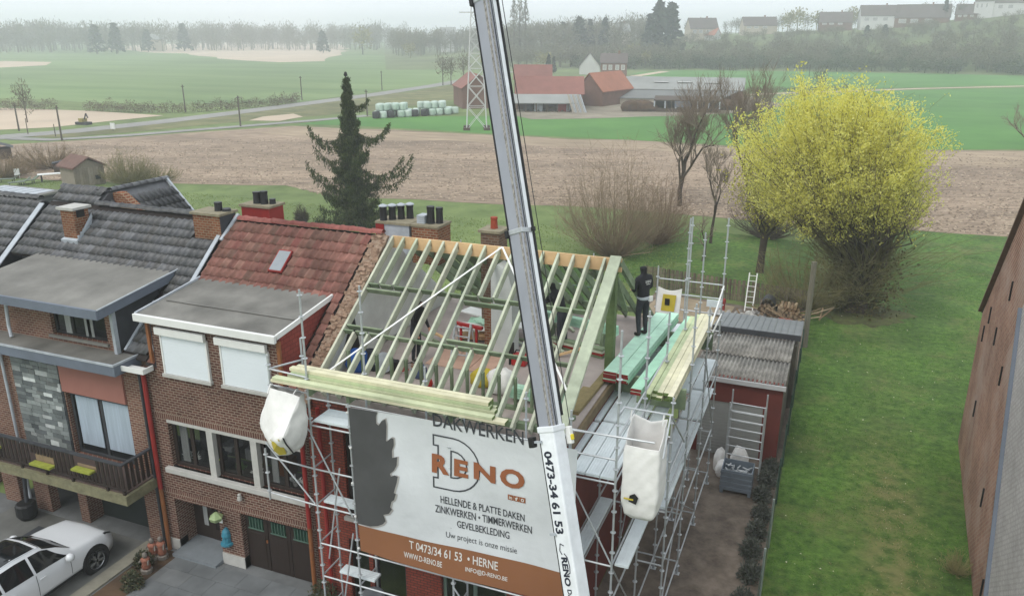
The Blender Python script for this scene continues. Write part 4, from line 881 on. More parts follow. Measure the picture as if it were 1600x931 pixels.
for a, b in zip(YS, YS[1:]):
    for z in (.45, 2.45, 3.45, 5.45): ledger(SS, (XM, a, z), (XM, b, z))
    for z in (3.45, 2.45): ledger(SS, (XI, a, z), (XI, b, z))
    if a > 16:
        for z in (.45, 2.0, 3.9, 4.4): ledger(SS, (XO, a, z), (XO, b, z))
        if a > 21:
            for z in (5.9, 6.4): ledger(SS, (XO, a, z), (XO, b, z))
    for z in (5.95, 6.45):
        if a < 19: ledger(SS, (XM, a, z), (XM, b, z))
ledger(SS, (XI - .0, 14.4, 5.98), (XM, 14.4, 5.98)); ledger(SS, (XI, 14.4, 6.5), (XM, 14.4, 6.5)); standard(SS, XI, 14.45, 5.46, 6.9, False)
ledger(SS, (XI - .35, 14.35, 6.5), (-2.75, 14.35, 6.55))
for z in (5.95, 6.45): ledger(SS, (-4.9, 24.42, z), (XO, 24.42, z))
ledger(SS, (-4.9, 24.42, 6.9), (XO, 24.42, 6.9)); standard(SS, -4.9, 24.42, 5.2, 7.3, False)
standard(SS, -4.0, 24.42, 5.2, 8.9, False)
for j in range(4):
    y = YS[j] + .05
    for k in range(3): piece('deck_board', DK, SS, (XI + .02 + k * .318, y, 5.52))
    for k in range(2):
        if j > 0: piece('deck_board', DK, SS, (XM + .03 + k * .31, y, 3.5))
    if j in (1,): piece('deck_board', DK, SS, (XM + .03, y, 5.5)); 
    if j == 0: piece('deck_board', DK, SS, (XM + .05, y, 3.48))
    piece('deck_board', DK, SS, (XI - .36, y, 5.48))
piece('deck_board', DK, SS, (XI + .05, 14.45, 3.5))
piece('deck_board', DK, SS, (XO - .33, YS[2] + .05, 5.5)); piece('deck_board', DK, SS, (XO - .33, YS[3] + .05, 4.48))
for a, b in (((XO, 16.9, .5), (XO, 19.3, 3.3)), ((XO, 21.85, 5.4), (XO, 24.4, 2.2)), ((XM, 14.4, 3.4), (XM, 14.4 + 2.4, .5)), ((XM, 14.35, 3.5), (XI, 14.35, 5.4)), ((XI, 19.3, .6), (XI, 21.85, 3.3)), ((XO, 21.85, .5), (XO, 19.3, 2.2))): brace(SS, a, b)
MB().beam((XM + .2, 24.35, 6.3), (XO, 24.35, 6.3), .05, .22).build('toe_board', M_deck, SS)
MB().beam((XO + .03, 22.0, 6.0), (XO + .03, 24.3, 6.0), .04, .05).beam((XO + .03, 22.0, 6.35), (XO + .03, 24.3, 6.9), .04, .05).build('stair_rail', M_white, SS)

FS = thing('scaffold', 'galvanised scaffold in front of the facade carrying the advertising banner', 'scaffold', (-8.0, 14.4, 0))
for x, zt in ((-10.7, 8.9), (-9.63, 6.35), (-7.1, 6.3), (-4.62, 6.6)):
    standard(FS, x, 13.98, .02, zt); standard(FS, x, 14.72, .02, 6.2 if x != -9.63 else 8.9)
standard(FS, -8.05, 14.72, 5.6, 7.2, False); standard(FS, -5.62, 14.72, 5.6, 7.0, False)
for z in (.4, 1.45, 2.4, 3.45, 4.45, 5.6, 6.3):
    ledger(FS, (-10.7, 13.98, z), (-9.63, 13.98, z))
    if z < 2.5 or z > 5: ledger(FS, (-9.63, 13.98, z), (-4.62, 13.98, z))
    for x in (-10.7, -9.63, -7.1, -4.62): ledger(FS, (x, 13.98, z + .04), (x, 14.72, z + .04))
ledger(FS, (-12.1, 13.98, 3.5), (-10.7, 13.98, 3.45)); ledger(FS, (-12.1, 13.98, 4.5), (-10.7, 13.98, 4.45)); standard(FS, -12.1, 13.98, 3.3, 4.7, False)
ledger(FS, (-11.75, 13.98, 6.85), (-10.7, 13.98, 6.8)); ledger(FS, (-11.75, 13.98, 6.45), (-10.7, 13.98, 6.4)); ledger(FS, (-11.75, 13.98, 6.85), (-11.35, 14.72, 6.85)); standard(FS, -11.75, 13.98, 6.2, 7.2, False); standard(FS, -11.35, 14.72, 6.2, 7.4, False)
ledger(FS, (-11.75, 13.98, 6.3), (-10.7, 13.98, 5.4))
for k in range(2):
    for x0_, l_ in ((-10.65, 1.0), (-9.6, 2.4), (-7.05, 2.4)):
        o = piece('deck_board', DK if l_ > 2 else DKS, FS, (x0_ + l_, 14.05 + k * .32, 5.72)); o.rotation_euler = (0, 0, math.pi / 2)
for z, xa, l_ in ((3.55, -10.6, 1.0), (1.62, -10.3, 1.0), (1.6, -6.9, 2.4)):
    o = piece('deck_board', DK if l_ > 2 else DKS, FS, (xa + l_, 14.1, z)); o.rotation_euler = (0, 0, math.pi / 2)
for a, b in (((-10.7, 13.95, 5.4), (-9.7, 13.95, 3.4)), ((-10.0, 14.0, 4.6), (-10.5, 14.0, 2.0)), ((-9.75, 14.0, 2.9), (-10.25, 14.0, .3)), ((-7.1, 13.95, 2.2), (-5.9, 13.95, .5)), ((-5.6, 13.95, 2.3), (-4.7, 13.95, .5)), ((-12.05, 13.96, 4.9), (-10.75, 13.96, 3.5))): brace(FS, a, b)

# ------------------------------------------------------------ timber stacks on the scaffolds
M_cream = rand_mat('cream_plank', [S(216, 210, 180, .9), S(208, 204, 170, .9), S(224, 218, 192, .9)], .7, .3, .1, 4)
M_palegreen = rand_mat('pale_green_plank', [S(204, 208, 172, .85), S(194, 202, 160, .85), S(208, 212, 178, .85), S(172, 192, 142, .85)], .7, .3, .12, 4)
M_endred = mat('red_wax_end', S(130, 34, 30, .9), .6, .2, 9); M_endg = mat('green_end_grain', S(96, 116, 60, .9), .8, .3, 14)
def stack(label, group, x0, y0, nx, nz, w, h, l, z0, m, endm, rz=0.0, jit=.05, seed=0, along='y'):
    t = thing('plank_stack', label, 'planks', (x0, y0, z0), rz, group); rnd = random.Random(seed)
    for k in range(nz):
        for i in range(nx):
            d = rnd.uniform(-jit, jit); dx = rnd.uniform(-.006, .006)
            mb = MB().box(x0 + i * (w + .008) + dx, x0 + i * (w + .008) + w + dx, y0 + d, y0 + d + l, z0 + k * (h + .004), z0 + k * (h + .004) + h)
            o = mb.build('plank', m, t); 
            for e in (y0 + d - .004, y0 + d + l): box('plank_end', endm, o, x0 + i * (w + .008) + dx, x0 + i * (w + .008) + w + dx, e, e + .004, z0 + k * (h + .004), z0 + k * (h + .004) + h)
    return t
bear = lambda nm, lab, x0, x1, y, z0, z1: single(nm, MB().box(x0, x1, y - .05, y + .05, z0, z1), M_timd, lab, 'timber', ((x0 + x1) / 2, y, z0))
bear('bearer', 'short timber bearer under the front ends of the mint green plank stacks', -4.85, -3.6, 18.7, 5.53, 5.99); bear('bearer', 'short timber bearer under the rear ends of the mint green plank stacks', -4.85, -3.6, 22.2, 5.53, 5.99)
bear('bearer', 'timber bearer under the front ends of the cream planks', -4.0, -2.8, 18.2, 5.53, 6.055); bear('bearer', 'timber bearer under the rear ends of the cream planks', -3.8, -2.8, 22.4, 5.53, 6.055)
stack('wide mint green plank stack with red ends that the standing worker treads on', None, -4.86, 18.1, 1, 4, .34, .062, 4.9, 6.0, M_gplank, M_endred, seed=1, rz=-R(3))
stack('mint green plank stack with red ends right beside the stack under the standing worker', None, -4.5, 18.05, 1, 4, .28, .062, 5.1, 6.0, M_gplank, M_endred, seed=2, rz=-R(3))
stack('single layer of mint planks with red ends left of the cream planks', None, -4.0, 17.5, 1, 2, .26, .07, 5.7, 6.06, M_gplank, M_endred, seed=3, jit=.1, rz=-R(3))
stack('pale green plank stack between mint planks and cream planks', None, -3.6, 17.4, 2, 2, .12, .075, 5.9, 6.06, M_palegreen, M_endg, seed=4, jit=.14)
stack('cream coloured plank stack on the outer edge of the side scaffold', None, -3.32, 17.3, 3, 3, .125, .075, 6.0, 6.06, M_cream, M_endg, seed=5, jit=.14)
FPO = (.12, .24)
fp = thing('plank_stack', 'long pale green planks laid along the front scaffold above the banner', 'planks', (-8.6, 13.8, 6.4)); rnd = random.Random(6)
for (xa, xb, yy, zz, w, h, mm) in [(-11.55, -5.72, 13.74, 6.4, .2, .06, M_cream), (-11.5, -6.0, 13.72, 6.465, .16, .06, M_palegreen), (-11.2, -6.12, 13.96, 6.4, .16, .07, M_palegreen), (-11.25, -6.05, 13.96, 6.475, .16, .07, M_palegreen), (-11.15, -6.16, 13.97, 6.55, .15, .07, M_palegreen), (-11.2, -6.2, 13.98, 6.625, .14, .08, M_cream), (-11.1, -6.1, 14.12, 6.4, .1, .15, M_palegreen), (-11.12, -6.2, 14.12, 6.556, .1, .15, M_cream)]:
    yy += FPO[0]; zz += FPO[1]; o = MB().box(xa, xb, yy - w / 2, yy + w / 2, zz, zz + h).build('plank', mm, fp, bevel=.004)
    box('plank_end', M_endg, o, xb, xb + .003, yy - w / 2, yy + w / 2, zz, zz + h)
for x_ in (-10.7, -9.63, -7.1): MB().box(x_ - .04, x_ + .04, 13.98, 14.6, 6.335, 6.639).build('bearer', M_timd, fp)
# ------------------------------------------------------------ lettering helper
def text_flat(body, bold=0.0):
    """2-D text as (verts, faces), bounds normalised to 0..1 in x and y"""
    cu = bpy.data.curves.new('txt', 'FONT'); cu.body = body; cu.size = 1; cu.offset = bold; cu.resolution_u = 3; cu.fill_mode = 'FRONT'
    ob = bpy.data.objects.new('txt', cu); COL.objects.link(ob)
    me = bpy.data.meshes.new_from_object(ob.evaluated_get(bpy.context.evaluated_depsgraph_get()))
    V = np.array([v.co[:2] for v in me.vertices]); Fc = [tuple(p.vertices) for p in me.polygons]
    bpy.data.objects.remove(ob); bpy.data.curves.remove(cu); bpy.data.meshes.remove(me)
    V = (V - V.min(0)) / (V.max(0) - V.min(0)); return V, Fc
def letter(body, fn, m, parent, bold=0.0, name='lettering'):
    V, Fc = text_flat(body, bold); mb = MB(); mb.add([fn(u, v) for u, v in V], Fc)
    return mb.build(name, m, parent, fix=False)

# ------------------------------------------------------------ banner
BN_Y = 13.9
def bwave(x, z): return BN_Y + .03 * math.sin(x * 1.3 + z * .8) + .018 * math.sin(z * 2.6 - x * .7) + .007 * math.sin(x * 4 + z * 3)
BN = thing('banner', 'large white advertising banner with saw blade and brown foot strip on the front scaffold', 'banner', (-7.0, 13.9, 2.5))
bx0, bx1, bz0, bz1 = -9.53, -4.2, 2.52, 6.33
M_ban = mat('banner_cloth', S(216, 219, 221, .88), .6, .05, 1.2, var2=.06, scale2=.8, bump=.35, bscale=1.6, bdist=.1)
MB().grid(lambda u, v: (bx0 + (bx1 - bx0) * u, bwave(bx0 + (bx1 - bx0) * u, bz0 + (bz1 - bz0) * v), bz0 + (bz1 - bz0) * v), 60, 44).build('cloth', M_ban, BN, smooth=True)
M_bbrown = mat('banner_brown', S(142, 94, 62, .9), .75, .04, 1.0); M_bdark = mat('banner_dark_grey', S(74, 74, 74, .95), .75, .1, 1.2, var2=.1, scale2=1.5)
M_bink = mat('banner_ink', S(62, 64, 68, .95), .75, .04); M_bwhite = mat('banner_white_ink', S(226, 222, 216, .85), .75, .03); M_borange = mat('banner_rust_ink', S(152, 92, 58, .9), .75, .04)
def bz_px(px, py): p = gy(px, py, BN_Y); return p[0], p[2]
zl = bz_px(560, 820)[1]; zr_ = bz_px(877, 893)[1]
MB().grid(lambda u, v: (lambda x, z: (x, bwave(x, z) - .006, z))(bx0 + .002 + (bx1 - bx0 - .004) * u, bz0 + .002 + (zl + (zr_ - zl) * u - bz0) * v), 50, 6).build('brown_strip', M_bbrown, BN)
teeth = [(200, 55), (213, 95), (203, 130), (205, 172), (220, 186), (240, 156), (265, 145), (271, 190), (266, 225), (255, 260), (258, 286), (275, 292), (300, 270), (316, 275), (318, 320), (305, 360), (285, 385), (290, 405), (310, 400), (342, 395), (340, 450), (325, 480), (300, 500), (308, 518), (330, 510), (351, 520), (345, 560), (325, 590), (290, 605), (290, 622), (320, 620), (342, 630), (330, 670), (300, 690), (262, 700), (268, 716), (300, 715), (314, 735), (290, 765), (255, 772), (218, 775), (222, 790), (255, 795), (268, 815), (250, 836), (215, 848), (160, 828), (165, 852)]
tp_ = [bz_px(540 + a / 4.23, 620 + b / 4.23) for a, b in teeth]
def teeth_mesh(off, grow, m, nm):
    mb = MB(); poly = [(bx0 + .002, bz1 - .002), (tp_[0][0], bz1 - .002)] + tp_ + [(bx0 + .002, tp_[-1][1] - .02)]
    bm = bmesh.new(); c = Vector((bx0 - .3, 4.6))
    vs = []
    for i, (x, z) in enumerate(poly):
        d = (Vector((x, z)) - c); q = c + d * (1 + grow / d.length) if 0 < i < len(poly) - 1 else Vector((x, z))
        q.y = min(q.y, bz1 - .002); vs.append(bm.verts.new((q.x, 0, q.y)))
    bm.faces.new(vs); bmesh.ops.triangulate(bm, faces=bm.faces)
    for _ in range(3): bmesh.ops.subdivide_edges(bm, edges=bm.edges, cuts=1, use_grid_fill=True)
    mb.add([(v.co.x, bwave(v.co.x, v.co.z) - off, v.co.z) for v in bm.verts], [])
    bm.verts.index_update(); mb.f = [tuple(v.index for v in f.verts) for f in bm.faces]; bm.free()
    return mb.build(nm, m, BN)
teeth_mesh(.010, .045, mat('banner_pale_edge', S(176, 172, 168, .85), .75, .03), 'saw_blade_edge'); teeth_mesh(.016, 0, M_bdark, 'saw_blade')
def btext(body, L0, L1, R0, R1, m, bold=0.0, off=.012):
    """L0/L1 bottom/top of the left end, R0/R1 of the right end (pixels of the measured photograph)"""
    l0, l1, r0, r1 = bz_px(*L0), bz_px(*L1), bz_px(*R0), bz_px(*R1)
    x0 = (l0[0] + l1[0]) / 2; x1 = (r0[0] + r1[0]) / 2; zb = (l0[1] + r0[1]) / 2; zt = (l1[1] + r1[1]) / 2
    return letter(body, lambda u, v: (lambda x, z: (x, bwave(x, z) - off, z))(x0 + (x1 - x0) * u, zb + (zt - zb) * v), m, BN, bold)
btext('DAKWERKEN', (675.4, 668.5), (675.4, 648.4), (819, 692), (819, 670), M_bink, .01)
btext('HELLENDE & PLATTE DAKEN', (688.8, 787), (688.8, 775.4), (819.7, 812), (819.7, 800.5), M_bink, .008)
btext('ZINKWERKEN \u2022 TIMMERWERKEN', (680.4, 802), (680.4, 789.8), (830.8, 831), (830.8, 819.5), M_bink, .008)
btext('GEVELBEKLEDING', (713.8, 826.5), (713.8, 815.5), (794.7, 840.5), (794.7, 829.5), M_bink, .008)
o = btext('Uw project is onze missie', (697, 847), (697, 835.5), (806.7, 863), (806.7, 851), M_bink, -.004)
btext('T 0473/34 61 53  \u2022 HERNE', (640, 856), (640, 844), (778, 890.7), (778, 876.5), M_bwhite, .012)
btext('WWW.D-RENO.BE', (632, 870), (632, 861), (692, 883), (692, 874.6), M_bwhite, .012); btext('INFO@D-RENO.BE', (727.9, 893.5), (727.9, 885), (793, 908), (793, 899.5), M_bwhite, .012)
btext('R', (674.7, 737), (674.7, 708.6), (702, 742), (702, 713.6), M_borange, .045, .02)
btext('E', (709, 743), (709, 717), (731, 747), (731, 721), M_borange, .045, .02)
btext('N', (740, 748), (740, 722), (775, 754), (775, 728), M_borange, .045, .02)
btext('O', (782, 758), (782, 729), (821, 764), (821, 734.5), M_borange, .045, .02)
# outlined letter D behind the word
def ribbon(pts, w, off, m, nm):
    mb = MB()
    for (a, b) in zip(pts, pts[1:]):
        d = Vector((b[0] - a[0], b[1] - a[1])); n_ = Vector((-d.y, d.x)).normalized() * w / 2; e = d.normalized() * w * .4
        q = [(a[0] - e.x + n_.x, a[1] - e.y + n_.y), (b[0] + e.x + n_.x, b[1] + e.y + n_.y), (b[0] + e.x - n_.x, b[1] + e.y - n_.y), (a[0] - e.x - n_.x, a[1] - e.y - n_.y)]
        mb.add([(x, bwave(x, z) - off, z) for x, z in q], [(0, 1, 2, 3)])
    return mb.build(nm, m, BN, fix=False)
dl, dt = bz_px(675.5, 681)[0], bz_px(690, 683)[1]; db = bz_px(690, 762)[1]; dr_ = bz_px(749, 730)[0]; dm_ = (dt + db) / 2; hh = (dt - db) / 2
arc = [(dr_ - hh * 1.0 + hh * math.cos(t), dm_ + hh * math.sin(t)) for t in np.linspace(math.pi / 2, -math.pi / 2, 15)]
st_ = .11; ins = [(dl, dt), (dl, dt - .24), (dl + st_, dt - .24), (dl + st_, db + .24), (dl, db + .24), (dl, db)]
ribbon([(dl, dt)] + arc + [(dl, db)], .035, .008, M_bink, 'logo_outline'); ribbon(ins, .035, .0085, M_bink, 'logo_outline')
hh2 = hh * .5; arc2 = [(dr_ - hh * 1.0 + hh2 * math.cos(t), dm_ + hh2 * math.sin(t)) for t in np.linspace(math.pi / 2, -math.pi / 2, 11)]
ribbon([(dl + .42, dm_ + hh2)] + arc2 + [(dl + .42, dm_ - hh2), (dl + .42, dm_ + hh2)], .035, .009, M_bink, 'logo_outline')
for k, t_ in enumerate(('in', 'f', 'o')):
    a_ = bz_px(794 + k * 9.4, 779 + k * 2.1); s_ = .2
    def sq(x0, z0, w, off, m, nm): return MB().add([(x, bwave(x, z) - off, z) for x, z in ((x0, z0), (x0 + w, z0), (x0 + w, z0 + w), (x0, z0 + w))], [(0, 1, 2, 3)]).build(nm, m, BN, fix=False)
    sq(a_[0], a_[1], .13, .01, M_borange, 'social_icon'); letter(t_, lambda u, v, a_=a_: (a_[0] + .03 + .07 * u, bwave(a_[0], a_[1]) - .02, a_[1] + .025 + .08 * v), M_bwhite, BN, .02)
for z_ in (2.6, 3.5, 4.4, 5.3, 6.2): MB().lathe((bx0 - .03, bwave(bx0, z_) - .02, z_), [(.03, 0), (.03, .03), (.015, .04)], 8, (0, -1, 0)).build('eyelet_tie', M_white, BN)

# ------------------------------------------------------------ crane boom
M_bgrey = mat('boom_light_grey', S(152, 155, 164, .9), .45, .06, 3, spec=.5, stretch=(1, 1, .3), var2=.06, scale2=1.2)
M_bw = mat('boom_white', S(228, 231, 234, .95), .4, .07, 5, spec=.5, var2=.09, scale2=1.4)
M_dirt = mat('greasy_track', S(112, 106, 100, .9), .7, .5, 7, rgb2=S(186, 182, 176, .9), stretch=(6, 6, 1))
A_ = Vector(gy(906, 960, 11.8)); B_ = Vector(gy(753, -30, 15.4)); ax_ = (B_ - A_).normalized()
def at_row(py):
    lo, hi = -8.0, (B_ - A_).length
    for _ in range(40):
        mid = (lo + hi) / 2; v = np.array(A_ + ax_ * mid) - _c; row = PX_Y - F_PX * float(v @ _u) / float(v @ _f)
        if row > py: lo = mid
        else: hi = mid
    return lo
Cc = A_ + ax_ * at_row(668)
CR = thing('crane', 'white telescopic crane boom with phone number rising in front of the roof', 'crane', (A_.x, A_.y, 0))
view = (Vector((0, 0, CAM_H)) - (A_ + B_) / 2).normalized(); view = (view - ax_ * view.dot(ax_)).normalized(); rt_ = view.cross(ax_).normalized() * -1
if rt_.x < 0: rt_ = -rt_
ang = R(40); nL = (view * math.cos(ang) - rt_ * math.sin(ang)).normalized(); nR = (view * math.sin(ang) + rt_ * math.cos(ang)).normalized()
def boomP(t, a, b): return A_ + ax_ * t + nR * a + nL * b          # a across the left face, b across the right face
LC = (Cc - A_).dot(ax_); LT = (B_ - A_).length + 2.5; L0 = -(A_.z - 1.9) / ax_.z
def boombox(t0, t1, wa, wb, m, nm, bev=.02, a0=0, b0=0):
    c = [(-wa / 2, -wb / 2), (wa / 2, -wb / 2), (wa / 2, wb / 2), (-wa / 2, wb / 2)]
    vs = [boomP(t0, a + a0, b + b0) for a, b in c] + [boomP(t1, a + a0, b + b0) for a, b in c]
    return MB().add(vs, [(0, 1, 2, 3), (4, 7, 6, 5), (0, 4, 5, 1), (1, 5, 6, 2), (2, 6, 7, 3), (3, 7, 4, 0)]).build(nm, m, CR, bevel=bev)
boombox(L0, LC, .36, .34, M_bw, 'base_section', .03)
UA, UB = .33, .31
up_ = boombox(LC + .001, LT, UA, UB, M_bgrey, 'extension_section', .02)
# white wear strip, grooves and greasy track on the right face
boombox(LC + .01, LT, .006, .13, M_bw, 'wear_strip', 0, UA / 2 + .004, -.06); boombox(LC + .01, LT, .008, .05, M_dirt, 'greasy_strip', 0, UA / 2 + .005, .11)
for b_ in (-.005, .035, -.13): boombox(LC + .01, LT, .014, .012, M_slate, 'groove_rail', 0, UA / 2 + .007, b_)
boombox(LC + .01, LT, .05, .008, M_dirt, 'greasy_strip', 0, UA / 2 - .05, UB / 2 + .005)
boombox(L0 + 1, LT, .03, .03, M_black, 'hose_channel', 0, -.17, .15); boombox(LC + .2, LT, .03, .04, M_black, 'cable_channel', 0, UA / 2 + .02, -UB / 2 + .0)
for t_ in (at_row(366), at_row(4)):
    boombox(t_, t_ + .1, UA + .035, UB + .035, M_galv, 'collar', .015); boombox(t_ + .02, t_ + .1, .08, .06, M_black, 'collar_bolt', .01, UA / 2 + .05, -.12); boombox(t_ - .05, t_ + .1, .07, .08, M_black, 'collar_roller', .015, -UA / 2 - .02, .19)
boombox(LC - .07, LC + .05, .39, .37, M_bw, 'boom_head', .02); boombox(LC - .35, LC - .02, .12, .1, M_white, 'sensor_housing', .02, .2, -.26)
boombox(LC - .28, LC - .17, .09, .07, mat('yellow_cap', S(226, 206, 40, .9), .5), 'yellow_cap', .02, .25, -.25)
boombox(LC - .32, LC - .12, .12, .13, M_black, 'camera_box', .02, -.33, .2); boombox(LC - .24, LC - .2, .2, .03, M_lead, 'camera_arm', 0, -.2, .21)
MB().tube(boomP(LC - .3, .22, -.3), boomP(LT - .5, .28, -.16), .008, 5).build('hoist_cable', M_black, CR)
for t_ in (LC - 1.02 * 1.9, LC - 1.02 * 3.3): boombox(t_, t_ + .05, .14, .02, M_lead, 'hose_clip', .004, -.17, .21)
# lettering down the left face, tops of the letters to the right
M_bt = mat('boom_lettering', S(34, 38, 52, .95), .5, .05)
def boomtext(body, t_top, t_bot, a0, a1, bold=.02, nm='lettering', m=None):
    return letter(body, lambda u, v: boomP(t_top + (t_bot - t_top) * u, a0 + (a1 - a0) * v, .17 + .006), m or M_bt, CR, bold, nm)
def tpx(py): return at_row(py)
boomtext('0473-34 61 53', tpx(702), tpx(830), -.12, .07, .035); boomtext('RENO', tpx(866), tpx(911), -.09, .05, .04); boomtext('DAKWERKEN', tpx(916), tpx(985), -.06, .04, .03)
lg = MB()
pts = [(tpx(860) , .0), (tpx(866), .06), (tpx(880), .085), (tpx(890), .07), (tpx(893), .0)]
for a, b in zip(pts, pts[1:]): lg.beam(boomP(a[0], a[1], .178), boomP(b[0], b[1], .178), .015, .004, nL)
pts = [(tpx(848), .02), (tpx(845), -.06), (tpx(856), -.09), (tpx(862), -.05)]
for a, b in zip(pts, pts[1:]): lg.beam(boomP(a[0], a[1], .178), boomP(b[0], b[1], .178), .015, .004, nL)
lg.build('logo_outline', M_bt, CR)
ft = boomP(L0, 0, 0)
MB().box(ft.x - .8, ft.x + 1.6, ft.y - 1.0, ft.y + 1.0, .75, 1.5).build('turntable', M_bw, CR, bevel=.08); MB().box(ft.x - 3.4, ft.x + 3.4, ft.y - 1.15, ft.y + 1.15, .45, .74).build('chassis', M_black, CR, bevel=.04)
boombox(L0 - .3, L0 + .6, .6, .6, M_slate, 'boom_pivot', .04)
for wx_ in (-2.6, 0, 2.6):
    for s_ in (-1, 1): MB().lathe((ft.x + wx_, ft.y + s_ * .75, .46), [(.2, -.14), (.43, -.15), (.46, -.08), (.46, .08), (.43, .15), (.2, .14)], 20, (0, 1, 0)).build('wheel', M_black, CR)

# ------------------------------------------------------------ big bags hung on the scaffolds
def big_bag(label, cx, cy, prof, tilt=(0, 0), seed=0, squareness=3.0, n=20):
    """prof: (z, rx, ry, ox) rings from the top down"""
    rnd = random.Random(seed); ph = [rnd.uniform(0, 6.28) for _ in range(5)]; vs = []
    for j, (z, rx, ry, ox) in enumerate(prof):
        for i in range(n):
            a = 2 * math.pi * i / n; c, s = math.cos(a), math.sin(a); k = (abs(c) ** squareness + abs(s) ** squareness) ** (-1 / squareness)
            w = 1 + .05 * math.sin(3 * a + ph[0] + j) + .04 * math.sin(5 * a + ph[1] - j * 1.3)
            vs.append((cx + ox + rx * k * c * w, cy + ry * k * s * w, z + (.06 * math.sin(2 * a + ph[2]) if j == 0 else .02 * math.sin(3 * a + ph[3]))))
    m_ = len(prof); fs = [(j * n + i, j * n + (i + 1) % n, (j + 1) * n + (i + 1) % n, (j + 1) * n + i) for j in range(m_ - 1) for i in range(n)] + [tuple((m_ - 1) * n + i for i in range(n))]
    t = thing('rubble_bag', label, 'bag', (cx, cy, prof[-1][0]))
    o = MB().add(vs, fs).build('sack', M_bagw, t, smooth=True); sd = o.modifiers.new('sub', 'SUBSURF'); sd.levels = 1; sd.render_levels = 1
    so = o.modifiers.new('thick', 'SOLIDIFY'); so.thickness = .012
    return t
bl = thing('rubble_bag', 'white rubble bag with yellow print hung off the left corner of the front scaffold', 'bag', (-11.3, 13.5, 4.6))
_p = dict(TL=(424, 606, 13.7), TR=(468, 620, 13.7), L=(406, 662, 13.6), BL=(420, 686, 13.35), F=(441, 686, 12.95), B=(436, 712, 13.45), BR=(458, 708, 13.35), R1=(476, 692, 13.7), R2=(482, 664, 13.85), TB=(430, 600, 14.1), TB2=(472, 612, 14.1), LB=(412, 660, 14.1), BB=(450, 706, 14.1))
_k = list(_p); _v = [Vector(gy(*_p[q])) for q in _k]; _i = {q: n for n, q in enumerate(_k)}
def crumple(verts, faces, cuts, amp, seed, inset=0.0):
    bm = bmesh.new(); vv = [bm.verts.new(v) for v in verts]
    for f in faces: bm.faces.new([vv[q] for q in f])
    bmesh.ops.recalc_face_normals(bm, faces=bm.faces)
    bmesh.ops.triangulate(bm, faces=[f for f in bm.faces if len(f.verts) > 4])
    for _ in range(cuts):
        bmesh.ops.subdivide_edges(bm, edges=bm.edges[:], cuts=1, use_grid_fill=True, smooth=.12)
    bm.normal_update()
    for v in bm.verts:
        c = v.co; w = math.sin(c.x * 6 + c.z * 3 + seed) * math.sin(c.z * 4 - c.y * 7 + seed * 2) + .9 * math.sin((c.x + c.y) * 16 + 2.5 * math.sin(c.z * 2.2 + seed)) * (.4 + .6 * math.sin(c.z * 1.7 + seed)) + .35 * math.sin(c.x * 23 - c.z * 17 + seed); v.co = c + v.normal * amp * w
    bm.verts.index_update(); mb = MB(); mb.add([v.co for v in bm.verts], [tuple(v.index for v in f.verts) for f in bm.faces]); bm.free(); return mb
_bf = [('TL', 'L', 'BL', 'F', 'TR'), ('TR', 'F', 'BR', 'R1', 'R2'), ('BL', 'B', 'BR', 'F'), ('TL', 'TB', 'LB', 'L'), ('L', 'LB', 'BB', 'B', 'BL'), ('TR', 'R2', 'TB2'), ('R2', 'R1', 'BB', 'TB2'), ('R1', 'BR', 'B', 'BB'), ('TB', 'TB2', 'BB', 'LB')]
_sv = crumple(_v, [[_i[q] for q in f] for f in _bf], 3, .03, 1.0); _sv.build('sack', M_bagw, bl, smooth=True)
def _off(p, d=.035): p = Vector(p); return p + (Vector((0, 0, CAM_H)) - p).normalized() * d
_yp = [(422, 686, 13.32), (428, 704, 13.36), (437, 711, 13.42), (448, 709, 13.36), (441, 693, 13.1), (436, 686, 13.0)]
MB().add([_off(gy(*q), .05) for q in _yp], [tuple(range(6))]).build('yellow_print', M_bagy, bl, fix=False)
MB().path([_off(gy(442, 684, 12.98)), _off(gy(448, 695, 13.1)), _off(gy(458, 707, 13.35))], .018, 5).build('strap', M_black, bl)
MB().path([_off(gy(468, 621, 13.68), .02), _off(gy(455, 652, 13.3), .06), _off(gy(442, 684, 12.96), .02)], .012, 5).build('seam', M_white, bl)
for sx_ in (-.34, .32): MB().path([(-11.3 + sx_, 13.72, 6.35), (-11.3 + sx_ * 1.1, 13.9, 6.5), (-11.3 + sx_ * 1.1, 13.96, 6.48)], .016, 5).build('loop', M_white, bl)
gb = Vector(gx(1007, 728, -3.0))
br = thing('rubble_bag', 'tall white rubble bag with black hand mark hung off the side scaffold', 'bag', (gb.x, gb.y, gb.z - 1.15))
_rv = []; _hs = [(-1.14, .2, 0), (-1.0, .31, 0), (-.6, .38, 0), (0, .375, 0), (.5, .36, 0), (.85, .34, .12)]
for hz_, r_, cz_ in _hs:
    for (a, b) in ((-1, -1), (0, -1.08), (1, -1), (1.08, 0), (1, 1), (0, 1.05), (-1, 1), (-1.06, 0)):
        _rv.append(Vector((gb.x + a * r_, gb.y + b * r_, gb.z + hz_ + (cz_ if abs(a) + abs(b) > 1.5 and b > 0 else (-.25 * (cz_ > 0) if b < 0 else 0)))))
_rf = [(q * 8 + i, q * 8 + (i + 1) % 8, (q + 1) * 8 + (i + 1) % 8, (q + 1) * 8 + i) for q in range(5) for i in range(8)] + [tuple(range(8))]
_o = crumple(_rv, _rf, 3, .012, 2.0).build('sack', M_bagw, br, smooth=True); _s = _o.modifiers.new('thick', 'SOLIDIFY'); _s.thickness = .012
